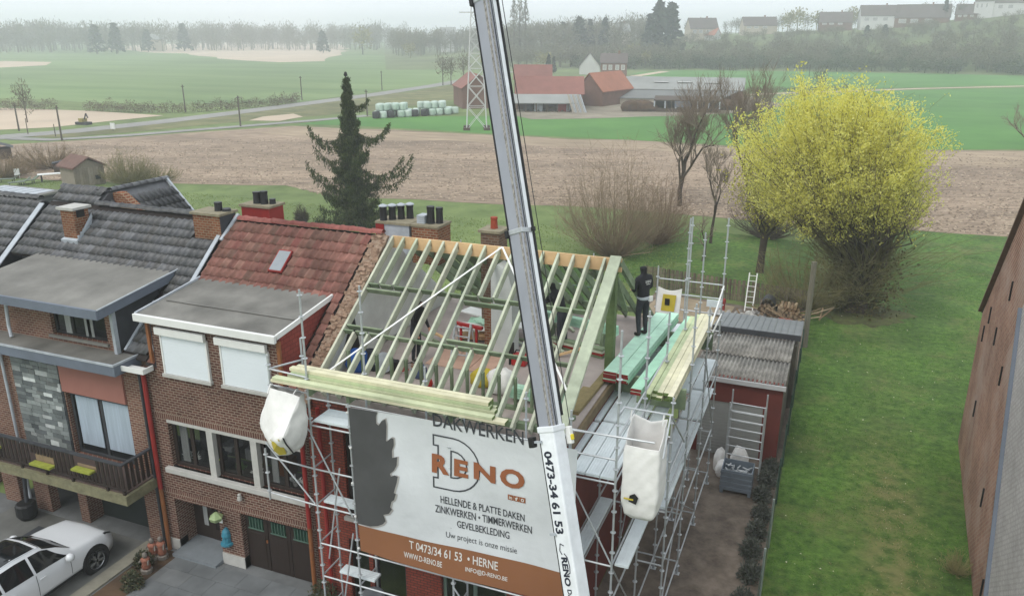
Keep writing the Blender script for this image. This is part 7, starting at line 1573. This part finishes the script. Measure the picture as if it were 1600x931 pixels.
bg_house('brown brick gable building half hidden behind the lattice pylon', 722, 775, 170, 138, 118, 12, R_red, W_brk, ridge='y', turn=10, cat='barn', name='barn')
s = bg_house('long low farm shed with pale grey sheet roof and red brick end', 972, 1157, 162, 141, 125, 11, R_grey, W_brk, cat='barn', name='barn', turn=-4); k = s.k; w = 92 * k
s.part('lean_to_roof', MB().prism([(-w - 46 * k, -5.5, 9 * k), (-w + 6 * k, -.06, 19 * k), (w - 6 * k, -.06, 19 * k), (w - 34 * k, -5.5, 9 * k)], (0, 0, .15)), mat('far_dark_sheets', S(122, 124, 122, .85), .85, .12, .3)); s.part('lean_to_wall', MB().box(-w - 42 * k, w - 40 * k, -5.2, -5.0, 0, 8.8 * k), W_crm)
for i, u in enumerate((-.5, -.1, .35)): s.part('roof_light', MB().box(w * u, w * u + 3.0, 2.4, 3.4, 31.2 * k, 31.6 * k), M_white)
s2 = Fr('open_shed', 'dark open fronted cattle shed with posts before the long farm shed', 'shed', 1072, 176); k = s2.k; w = 51 * k
s2.part('roof', MB().prism([(-w, 0, 17 * k), (-w, 6, 20 * k), (-w, 6, 20 * k + .2), (-w, 0, 17 * k + .2)], (2 * w, 0, 0)), W_drk); s2.part('back_wall', MB().box(-w, w, 5.7, 6, 0, 19 * k), W_drk); s2.part('side_panel', MB().box(-w, -w + .3, 0, 5.7, 0, 17 * k), W_drk); s2.part('hanging_sheet', MB().box(-w * .36, w * .12, -.1, 0, 8 * k, 17 * k), M_blue); s2.part('low_wall', MB().box(-w, w, -.2, 0, 0, 6 * k), W_drk)
for i in range(7): s2.part('post', MB().box(-w + i * w / 3.05, -w + i * w / 3.05 + .25, -.05, .2, 6 * k, 17 * k), M_lead)
for i, (px, py, r, lab) in enumerate(((1130, 172, 2.4, 'dark heap of silage at the right end of the cattle shed'), (1003, 174, 2.6, 'brown earth heap left of the cattle shed'), (985, 174, 1.8, 'small brown heap by the farm shed wall'))):
    p = gz(px, py); single('earth_heap', lumpy(p, (r, 1.5, 1.3), 70 + i), M_earth, lab, 'heap', p, smooth=True)
bg_house('white gabled house with grey roof beyond the farm', 905, 937, 117, 104, 84, 9, R_brn, W_wht, ridge='y')
bg_house('brown brick house with attic windows right of the white gable', 938, 979, 121, 99, 86, 8, R_brn, W_brk, wins=WN, chim=1)
pc = Fr('parked_car', 'tiny dark parked car in front of the brown brick house', 'car', 957, 128); pc.part('body', MB().box(-2, 2, 0, 1.7, .3, .85).prism([(-1.4, .1, .85), (1.2, .1, .85), (.8, .1, 1.45), (-1.0, .1, 1.45)], (0, 1.5, 0)), M_slate)
for x in (-1.3, 1.3): pc.part('wheel', MB().lathe((x, -.02, .32), [(.32, -.05), (.32, .1)], 10, (0, 1, 0)), M_black)
# lattice pylon
PY = Fr('pylon', 'white lattice steel pylon standing in the green field left of the boom', 'pylon', 745, 202); k = PY.k; hb, ht, HT = 1.55, .45, 19.5
def pyl(z): u = z / HT; return hb * (1 - u) ** .9 + ht * u
M_pyl = mat('pylon_steel', S(206, 208, 206, .85), .6, .05)
for sx in (-1, 1):
    for sy in (-1, 1):
        PY.part('leg', MB().path([(sx * pyl(z), sy * pyl(z), z) for z in np.linspace(0, HT, 7)], .09, 5), M_pyl); PY.part('footing', MB().box(sx * hb - .5, sx * hb + .5, sy * hb - .5, sy * hb + .5, 0, .4), W_drk)
zs = [0, 3.4, 6.4, 9.0, 11.2, 13.2, 15, 16.6, 18, 19.5]
for a, c in zip(zs, zs[1:]):
    for i in range(4):
        q = [(-1, -1), (1, -1), (1, 1), (-1, 1)]; p, r_ = q[i], q[(i + 1) % 4]
        PY.part('brace', MB().tube((p[0] * pyl(a), p[1] * pyl(a), a), (r_[0] * pyl(c), r_[1] * pyl(c), c), .055, 4).tube((r_[0] * pyl(a), r_[1] * pyl(a), a), (p[0] * pyl(c), p[1] * pyl(c), c), .055, 4).tube((p[0] * pyl(c), p[1] * pyl(c), c), (r_[0] * pyl(c), r_[1] * pyl(c), c), .045, 4), M_pyl)
for z in (17, 19.3): PY.part('cross_arm', MB().beam((-2.4, 0, z), (2.4, 0, z), .16, .16), M_pyl)
# wrapped bales
M_bale = rand_mat('pale_green_wrap', [S(176, 196, 182, .85), S(190, 208, 194, .85), S(200, 214, 204, .85)], .5, .4, .08, 2); M_baleb = mat('black_wrap', S(46, 48, 50), .5, .2, 3)
bm_ = MB().lathe((0, 0, 0), [(.45, 0), (.62, .06), (.66, .3), (.66, .9), (.62, 1.14), (.45, 1.2)], 14).mesh('hay_bale', M_bale, smooth=True); bb_ = MB().lathe((0, 0, 0), [(.45, 0), (.62, .06), (.66, .3), (.66, .9), (.62, 1.14), (.45, 1.2)], 14).mesh('hay_bale', M_baleb, smooth=True)
rnd = random.Random(9)
for row, (dy, n, lift) in enumerate(((0, 10, 0), (1.4, 11, 0), (2.8, 10, 0), (.75, 9, 1.2), (2.1, 9, 1.2))):
    for i in range(n):
        px = 588 + i * 12.4 + rnd.uniform(-2, 2) + (4 if lift else 0); g = gz(px, 185.5 - (px - 588) * .055); blk = (lift == 0 and dy == 0 and i in (0, 2, 5, 6))
        if lift and 640 < px < 655: continue
        o = link('hay_bale', bb_ if blk else bm_); o.location = (g[0] - dy * .37, g[1] + dy * .93, lift); o.rotation_euler = (0, 0, rnd.uniform(0, 3))
        ORD = 'first second third fourth fifth sixth seventh eighth ninth tenth eleventh'.split()
        tag(o, '%s wrapped bale, %s from left in the %s of the stack' % ('black' if blk else 'pale green', ORD[i], ('front ground row', 'middle ground row', 'rear ground row', 'front upper row', 'rear upper row')[row]), 'bale', 'wrapped bales stacked at the field edge')
# poles, posts and signs along the road
M_pole = mat('dark_pole', S(96, 90, 80, .8), .9, .15)
for i, (px, pb, pt, r, lab) in enumerate(((97, 220, 171, .13, 'dark wooden pole between road and ploughed field near the left edge'), (30, 205, 168, .13, 'wooden pole at the edge of the sandy field on the far left'), (290, 176, 136, .13, 'thin pole rising from the long dark hedge'), (376, 198, 152, .13, 'pole on the farm track verge right of the hedge'), (472, 157, 121, .13, 'pole on the far side of the road at the pasture edge'), (597, 141, 112, .13, 'pole by the road before the bale stack'), (574, 182, 141, .13, 'post at the left end of the bale stack'), (44, 210, 188, .07, 'short thin post by the road junction'), (87, 214, 196, .07, 'thin pale post beside the road junction'), (430, 154, 145, .06, 'short marker post on the road verge'), (1160, 105, 92, .12, 'pale post at the wood edge on the right'), (1262, 140, 104, .1, 'thin pole in the right green field'), (1523, 95, 82, .12, 'pale post before the hillside hedge far right'))):
    p = gz(px, pb); D_ = math.hypot(p[0], p[1]); h = (pb - pt) * D_ / 1331.0
    t = thing('utility_pole', lab, 'pole', p); MB().tube(p, (p[0], p[1], h), r, 6, r * .75).build('shaft', M_pole, t)
    if r > .1: MB().box(p[0] - .35, p[0] + .35, p[1] - .05, p[1] + .05, h - .35, h - .25).build('cross_piece', M_pole, t)
p = gz(177, 205); t = thing('road_sign', 'white square board on the verge between the two roads', 'sign', p); MB().box(p[0] - .42, p[0] + .42, p[1] - .05, p[1] + .05, .3, 1.2).build('board', M_white, t); MB().tube(p, (p[0], p[1], .4), .05).build('post', M_pole, t)
p = gz(131, 195); t = thing('excavator', 'small yellow digger arm on the sandy field by the road', 'digger', p); MB().box(p[0] - 1.2, p[0] + 1.2, p[1] - .6, p[1] + .6, 0, .45).build('tracks', M_slate, t); MB().box(p[0] - .5, p[0] + .3, p[1] - .5, p[1] + .5, .451, 1.0).build('cab', mat('digger_yellow', S(150, 138, 78, .85), .6), t); MB().path([(p[0] + .3, p[1], .9), (p[0] + .8, p[1], 1.8), (p[0] + 1.1, p[1], 1.1)], .1, 6).build('arm', M_slate, t)
# left gardens: hut, table, loungers
HT_ = bg_house('grey wooden garden hut with brown roof behind the houses on the left', 122, 164, 290, 262, 250, 3.0, mat('hut_roof', S(112, 84, 74, .85), .9, .2, 2), mat('grey_boards', S(146, 136, 122, .8), .9, .15, 3, stretch=(5, 5, .3)), ridge='y', turn=25, cat='hut', name='garden_hut')
for i in range(11): HT_.part('board', MB().box(-1.5 + i * .27, -1.5 + i * .27 + .25, -.03, -.002, .02, 1.75), rand_mat('hut_board', [S(150, 140, 126, .8), S(136, 126, 112, .8), S(160, 150, 136, .8)], .9, .2, .1, 4))
HT_.part('hatch', MB().box(.5, 1.0, -.05, -.031, .55, .95), M_black)
t = Fr('garden_table', 'long white garden table with benches on the left lawn', 'table', 87, 284); t.part('top', MB().box(-1.5, 1.5, 0, .9, .72, .78), M_white)
for x in (-1.2, 1.2): t.part('leg', MB().beam((x, .1, 0), (x, .8, .71), .1, .06).beam((x + .05, .8, 0), (x + .05, .1, .71), .1, .06), M_slate)
t = Fr('garden_bench', 'dark low shelter behind the garden table', 'bench', 104, 272); t.part('roof', MB().prism([(-1.2, 0, 1.1), (1.2, 0, 1.5), (1.2, 0, 1.6), (-1.2, 0, 1.2)], (0, 1, 0)), M_slate); t.part('body', MB().box(-1.1, 1.1, .1, .9, 0, 1.05), W_drk)
for i, (px, py) in enumerate(((14, 285), (30, 290), (45, 287))):
    t = Fr('sun_lounger', 'grey green wooden sun lounger on the left lawn, %s' % ('leftmost of three', 'middle of three', 'rightmost of three')[i], 'lounger', px, py, turn=20 * (i - 1)); t.part('seat', MB().beam((-.9, 0, .35), (.5, 0, .35), .6, .06), mat('lounger_wood', S(112, 122, 108, .85), .9, .15)); t.part('backrest', MB().beam((.5, 0, .36), (1.1, 0, .75), .6, .05), mat('lounger_wood', S(112, 122, 108, .85), .9, .15))
    for x in (-.8, .4): t.part('leg', MB().box(x, x + .06, -.28, -.22, 0, .32).box(x, x + .06, .22, .28, 0, .32), M_slate)
t = Fr('garden_chair', 'white garden chair standing among the sun loungers', 'chair', 28, 280); t.part('seat', MB().box(-.25, .25, 0, .5, .4, .46), M_white); t.part('back', MB().box(-.25, .25, .46, .52, .47, 1.0), M_white)
for x in (-.22, .18): t.part('leg', MB().box(x, x + .04, 0, .04, 0, .4).box(x, x + .04, .46, .5, 0, .4), M_white)
t = Fr('garden_shelter', 'dark rounded shelter roof at the left edge before the field', 'shelter', 0, 250); t.part('roof', MB().grid(lambda u, v: (-3 + 4.6 * u, 3 * v, 1.1 + 1.0 * math.sin(math.pi * (.35 + u * .6))), 12, 3), M_black); t.part('wall', MB().box(-2.8, 1.3, .2, 2.8, 0, 1.2), W_drk)
# hedges along the road
def cloud(c, rad, n, size, rng_, elong=2.0, flat=True):
    u = rng_.normal(0, 1, (n, 3)); u /= np.linalg.norm(u, axis=1)[:, None]; P_ = u * (rng_.random(n) ** .4)[:, None] * np.array(rad) + np.array(c)
    if flat: P_[:, 2] = np.maximum(P_[:, 2], .03)
    return leaves_np(P_, u + np.array([0, 0, .6]), size, 1, .02, rng_, elong)
M_hedge = leaf_mat('bare_hedge', [S(76, 68, 56), S(98, 86, 70), S(112, 98, 80), S(88, 84, 62)], .1)
def hedge(label, pts, h, w, dens, m_=M_hedge):
    g = [Vector(gz(*p)) for p in pts]; Vs = []; Fs = []; nb = 0
    for a, b_ in zip(g, g[1:]):
        L_ = (b_ - a).length
        for i in range(int(L_ / 1.2)):
            p = a.lerp(b_, (i + .5) * 1.2 / L_); hh_ = h * (1 + .25 * math.sin(i * 1.9) + .1 * math.sin(i * 5)); V, Fc = cloud((p.x, p.y, hh_ * .5), (1.0, w, hh_ * .55), dens * 4, .09, rg, 3.0); Vs.append(V); Fs.append(Fc + nb); nb += len(V)
    base = g[0]; o = link('hedge', mesh_np('hedge', np.concatenate(Vs) - np.array(base), np.concatenate(Fs), m_)); o.location = base; return tag(o, label, 'hedge')
hedge('dark clipped hedge at the far left before the pasture', [(-60, 175), (0, 172), (95, 172)], 1.9, 1.2, 55); hedge('long dark brown hedge between pasture and road', [(135, 174), (250, 177), (300, 176), (420, 167), (470, 160)], 1.9, 1.3, 55); hedge('low hedge line along the lane in the right green fields', [(1165, 145), (1330, 141)], 1.2, .8, 30)
# ---- far trees
def tree_template(seed, kind):
    r_ = np.random.default_rng(seed); n = 300
    if kind == 'conifer':
        z = r_.random(n) ** .8; rad = .2 * (1 - z) ** .8 + .02; a = r_.uniform(0, 6.28, n); q = r_.random(n) ** .5; P_ = np.c_[np.cos(a) * rad * q, np.sin(a) * rad * q, .08 + .92 * z]; V, Fc = leaves_np(P_, np.c_[np.cos(a), np.sin(a), -.6 * np.ones(n)], .075, 1, .008, r_, 1.8)
    elif kind == 'poplar':
        z = r_.random(n); rad = .085 * np.sin(np.pi * np.clip(z * .9 + .1, 0, 1)) + .01; a = r_.uniform(0, 6.28, n); q = r_.random(n) ** .5; P_ = np.c_[np.cos(a) * rad * q, np.sin(a) * rad * q, .06 + .94 * z]; V, Fc = leaves_np(P_, np.c_[np.cos(a) * .3, np.sin(a) * .3, np.ones(n)], .014, 1, .006, r_, 7)
    else:
        u = r_.normal(0, 1, (n, 3)); u /= np.linalg.norm(u, axis=1)[:, None]; k_ = (r_.random(n) ** .45)[:, None] * (1 + .22 * np.sin(u[:, :1] * 5 + seed) + .18 * np.cos(u[:, 1:2] * 6 + u[:, 2:] * 4)); P_ = u * k_ * np.array([.3, .3, .36]) + np.array([0, 0, .62])
        V, Fc = leaves_np(P_, u + np.array([0, 0, 1.0]), .017 if kind == 'bare' else .05, 1, .01, r_, 6.0 if kind == 'bare' else 1.8)
    tr = [(Vector((0, 0, -.04)), Vector((0, 0, .45)), .022, .014), (Vector((0, 0, .45)), Vector((0, 0, .85)), .014, .004)]
    if kind == 'bare':
        for i in range(9): a = i * 2.4; tr.append((Vector((0, 0, .3 + .04 * i)), Vector((.22 * math.cos(a), .22 * math.sin(a), .6 + .035 * i)), .008, .003))
    TV, TF = tube_np(tr, 4); return V, Fc, TV, TF
TT = {kd: [tree_template(100 + i, kd) for i in range(4)] for kd in ('bare', 'conifer', 'poplar', 'round')}
M_fb = leaf_mat('far_bare_twigs', [S(86, 82, 68), S(104, 100, 80), S(120, 114, 92), S(94, 98, 68)], .1); M_fc = leaf_mat('far_conifer', [S(32, 42, 34), S(44, 56, 42), S(54, 64, 48)], .05); M_fy = leaf_mat('far_budding', [S(118, 116, 70), S(136, 132, 82), S(150, 142, 92)], .2); M_fg2 = leaf_mat('far_green', [S(62, 74, 50), S(78, 88, 58), S(92, 98, 66)], .15)
def far_tree(label, px, D, h, kd, m_, wide=1.0, group=None, seed=0, dz=-.3, name=None):
    p = far(px, D, dz); V, Fc, TV, TF = TT[kd][seed % 4]
    key = '%s_%d_%s' % (kd, seed % 4, m_.name); cm = bpy.data.meshes.get('crown_' + key) or mesh_np('crown_' + key, V, Fc, m_); tm = bpy.data.meshes.get('trunk_' + key) or mesh_np('trunk_' + key, TV, TF, M_bark)
    t = thing(name or {'bare': 'bare_tree', 'conifer': 'conifer_tree', 'poplar': 'poplar_tree', 'round': 'round_tree'}[kd], label, 'tree', p, seed * 1.3, group); t.scale = (h * wide, h * wide, h); link('crown', cm, t); link('trunk', tm, t); return t
def wood(name, label, items, kd, m_):
    """items: (px, D, height, wide, seed)"""
    Vs = []; Fs = []; nb = 0
    for px, D, h, wd, sd in items:
        x, y, z = far(px, D, -.3); V, Fc, TV, TF = TT[kd][sd % 4]; a = sd * 1.7; c_, s_ = math.cos(a), math.sin(a); A = np.concatenate([V, TV]) * np.array([h * wd, h * wd, h]); A = np.c_[A[:, 0] * c_ - A[:, 1] * s_ + x, A[:, 0] * s_ + A[:, 1] * c_ + y, A[:, 2] + z]; Vs.append(A); Fs.append(np.concatenate([Fc, TF + len(V)]) + nb); nb += len(A)
    o = link(name, mesh_np(name, np.concatenate(Vs), np.concatenate(Fs), m_)); return tag(o, label, 'wood', kind='stuff')
rnd = random.Random(123)
wood('far_woodland', 'hazy line of bare woodland along the left horizon', [(rnd.uniform(-260, 640), rnd.uniform(690, 900), rnd.uniform(9, 25), rnd.uniform(.9, 1.3), rnd.randint(0, 99)) for i in range(520)], 'bare', M_fb)
wood('valley_woodland', 'hazy bare trees filling the middle distance behind the farm', [(px_, rnd.uniform(500, 660) if px_ < 780 else rnd.uniform(400, 640), rnd.uniform(9, 17), rnd.uniform(.9, 1.4), rnd.randint(0, 99)) for px_ in [rnd.uniform(612, 1010) for i in range(330)]], 'bare', M_fb)
wood('hillside_scrub', 'brown scrub and bare trees covering the hillside below the houses', [(rnd.uniform(780, 1760), d_, rnd.uniform(4.5, 9) if d_ < 400 else rnd.uniform(3, 6), rnd.uniform(1.2, 2.0), rnd.randint(0, 99)) for d_ in [rnd.uniform(345, 460) for i in range(860)]], 'bare', M_fb)
wood('hillside_thicket', 'darker green scrub at the foot of the hillside', [(rnd.uniform(900, 1760), rnd.uniform(338, 380), rnd.uniform(3.5, 6), rnd.uniform(1.4, 2.2), rnd.randint(0, 99)) for i in range(330)], 'round', M_fg2)
wood('skyline_trees', 'thin bare trees on the skyline among the village houses', [(rnd.uniform(1000, 1760), rnd.uniform(480, 620), rnd.uniform(7, 12), rnd.uniform(.8, 1.1), rnd.randint(0, 99)) for i in range(70)], 'bare', M_fb)
far_tree('pale green rounded willow standing alone at the end of the stubble', 565, 560, 18.5, 'round', M_fy, 1.25, seed=2)
for i, (px, D, h, lab) in enumerate(((147, 640, 19, 'left one of two dark conifers before the left woodland'), (178, 640, 20, 'right one of two dark conifers before the left woodland'), (285, 700, 20, 'dark conifer right of the white farm roof in the left woodland'), (503, 620, 15, 'lone dark conifer left of the pale willow'), (228, 690, 16, 'dark conifer left of the white farm roof'))): far_tree(lab, px, D, h, 'conifer', M_fc, 1.5, seed=i)
for i, (px, D, h, wd, lab) in enumerate(((905, 430, 17, 1.5, 'dark spreading conifer on the skyline behind the white gable'), (945, 430, 16, 1.1, 'dark conifer just right of the skyline spreading conifer'), (922, 440, 15, 1.2, 'dark conifer between two others above the white gable'), (1030, 400, 24, 1.2, 'left one of the tall dark conifer cluster on the skyline'), (1048, 405, 23, 1.3, 'right one of the tall dark conifer cluster on the skyline'), (1015, 410, 18, 1.2, 'shorter conifer at the left foot of the tall cluster'), (880, 450, 14, 1.2, 'small dark conifer right of the boom'), (1472, 480, 11, .9, 'slim dark conifer between the hilltop houses'), (858, 300, 7, .9, 'slim dark ivy clad tree behind the barn'), (866, 305, 6, .9, 'second slim dark tree behind the barn'), (1355, 440, 6, 1.6, 'rounded dark evergreen before the white walled hilltop house'), (1383, 440, 6, 1.7, 'dark evergreen right before the hilltop house'))): far_tree(lab, px, D, h, 'conifer', M_fc, wd, seed=i)
for i, (px, D, h) in enumerate(((803, 420, 27), (812, 425, 29), (821, 430, 26))): far_tree('%s tall bare poplar just right of the boom top' % ('left', 'middle', 'right')[i], px, D, h, 'poplar', M_fb, 1.0, seed=i)
for i, (px, pb, h, lab) in enumerate(((690, 131, 9.5, 'bare tree left of the road bend before the farm'), (703, 131, 9.0, 'bare tree at the road bend before the farm'), (723, 128, 10, 'bare tree right of the road bend close to the pylon'), (17, 170, 7.5, 'thin leafless tree over the far left hedge'), (1290, 150, 8, 'dusky leafless tree behind the top of the big willow'))): far_tree(lab, px, 14.28 * 1331 / (pb - 50.0), h, 'bare', M_fb, .8, seed=i)
wood('hazy_clumps', 'bushy hazy trees standing out of the scrub beyond the farm', [(640, 470, 9, 1.6, 1), (760, 330, 8, 1.6, 2), (850, 340, 7, 1.7, 3), (990, 380, 8, 1.4, 4), (1010, 350, 7, 1.4, 5), (1090, 470, 11, 1.3, 6), (1330, 500, 12, 1.0, 7), (1245, 490, 13, 1.2, 8), (1230, 480, 12, 1.1, 9), (1275, 485, 11, 1.2, 10)], 'round', M_fy)
# village houses on the hill
VH = [(1163, 1213, 50, 41, 29, R_brn, W_crm, 'brown roofed house left of the skyline trees on the hill'), (1283, 1328, 43, 36, 22, R_brn, W_brk, 'dark brown roofed hilltop house right of the tall bare trees'), (1348, 1400, 42, 27, 13, R_brn, W_wht, 'white walled hilltop house with grey hipped roof'), (1403, 1472, 46, 30, 13, R_brn, W_brk, 'long brown roofed hilltop house left of the slim conifer'), (1497, 1528, 32, 24, 11, R_brn, W_brk, 'dark roofed hilltop house right of the slim conifer'), (1524, 1547, 24, 6, -4, R_brn, W_wht, 'narrow white walled hilltop house'), (1546, 1592, 24, 8, -6, R_brn, W_wht, 'wide white walled house at the top right corner'), (1594, 1640, 22, 6, -6, R_red, W_brk, 'house cut by the right edge on the hilltop'), (1078, 1122, 60, 46, 31, R_brn, W_crm, 'brown roofed house low on the hill left of the village'), (1086, 1116, 66, 56, 46, R_or, W_wht, 'orange roofed annex in front of the low brown roofed house'), (963, 985, 62, 50, 38, R_grey, W_crm, 'grey roofed house between the conifers on the hill')]
for (a, b_, yb, ye, yr, rm, wm, lab) in VH: bg_house(lab, a, b_, yb, ye, yr, 9, rm, wm, D=478 if a > 1100 else 455, wins=WN[:3], down=9.0, chim=1, turn=((a * 7) % 50) - 25)
bg_house('white roofed farmhouse before the left woodland', 236, 256, 70, 63, 56, 9, R_grey, W_crm, D=700, down=12)
bg_house('pale roofed house among the trees left of the boom', 688, 712, 62, 54, 44, 9, R_grey, W_wht, D=560, down=12)
# ------------------------------------------------------------ hazy air
hz = MB().box(-2500, 2500, -2500, 2500, -1.5, 48).build('haze', bpy.data.materials.new('hazy_air')); hm = hz.data.materials[0]; hm.use_nodes = True; hm.node_tree.nodes.clear()
ho = hm.node_tree.nodes.new('ShaderNodeOutputMaterial'); hv = hm.node_tree.nodes.new('ShaderNodeVolumePrincipled'); hv.inputs['Color'].default_value = (.94, .972, 1.0, 1); hv.inputs['Density'].default_value = 0.0010; hv.inputs['Anisotropy'].default_value = .2
hm.node_tree.links.new(hv.outputs[0], ho.inputs['Volume']); tag(hz, kind='stuff')
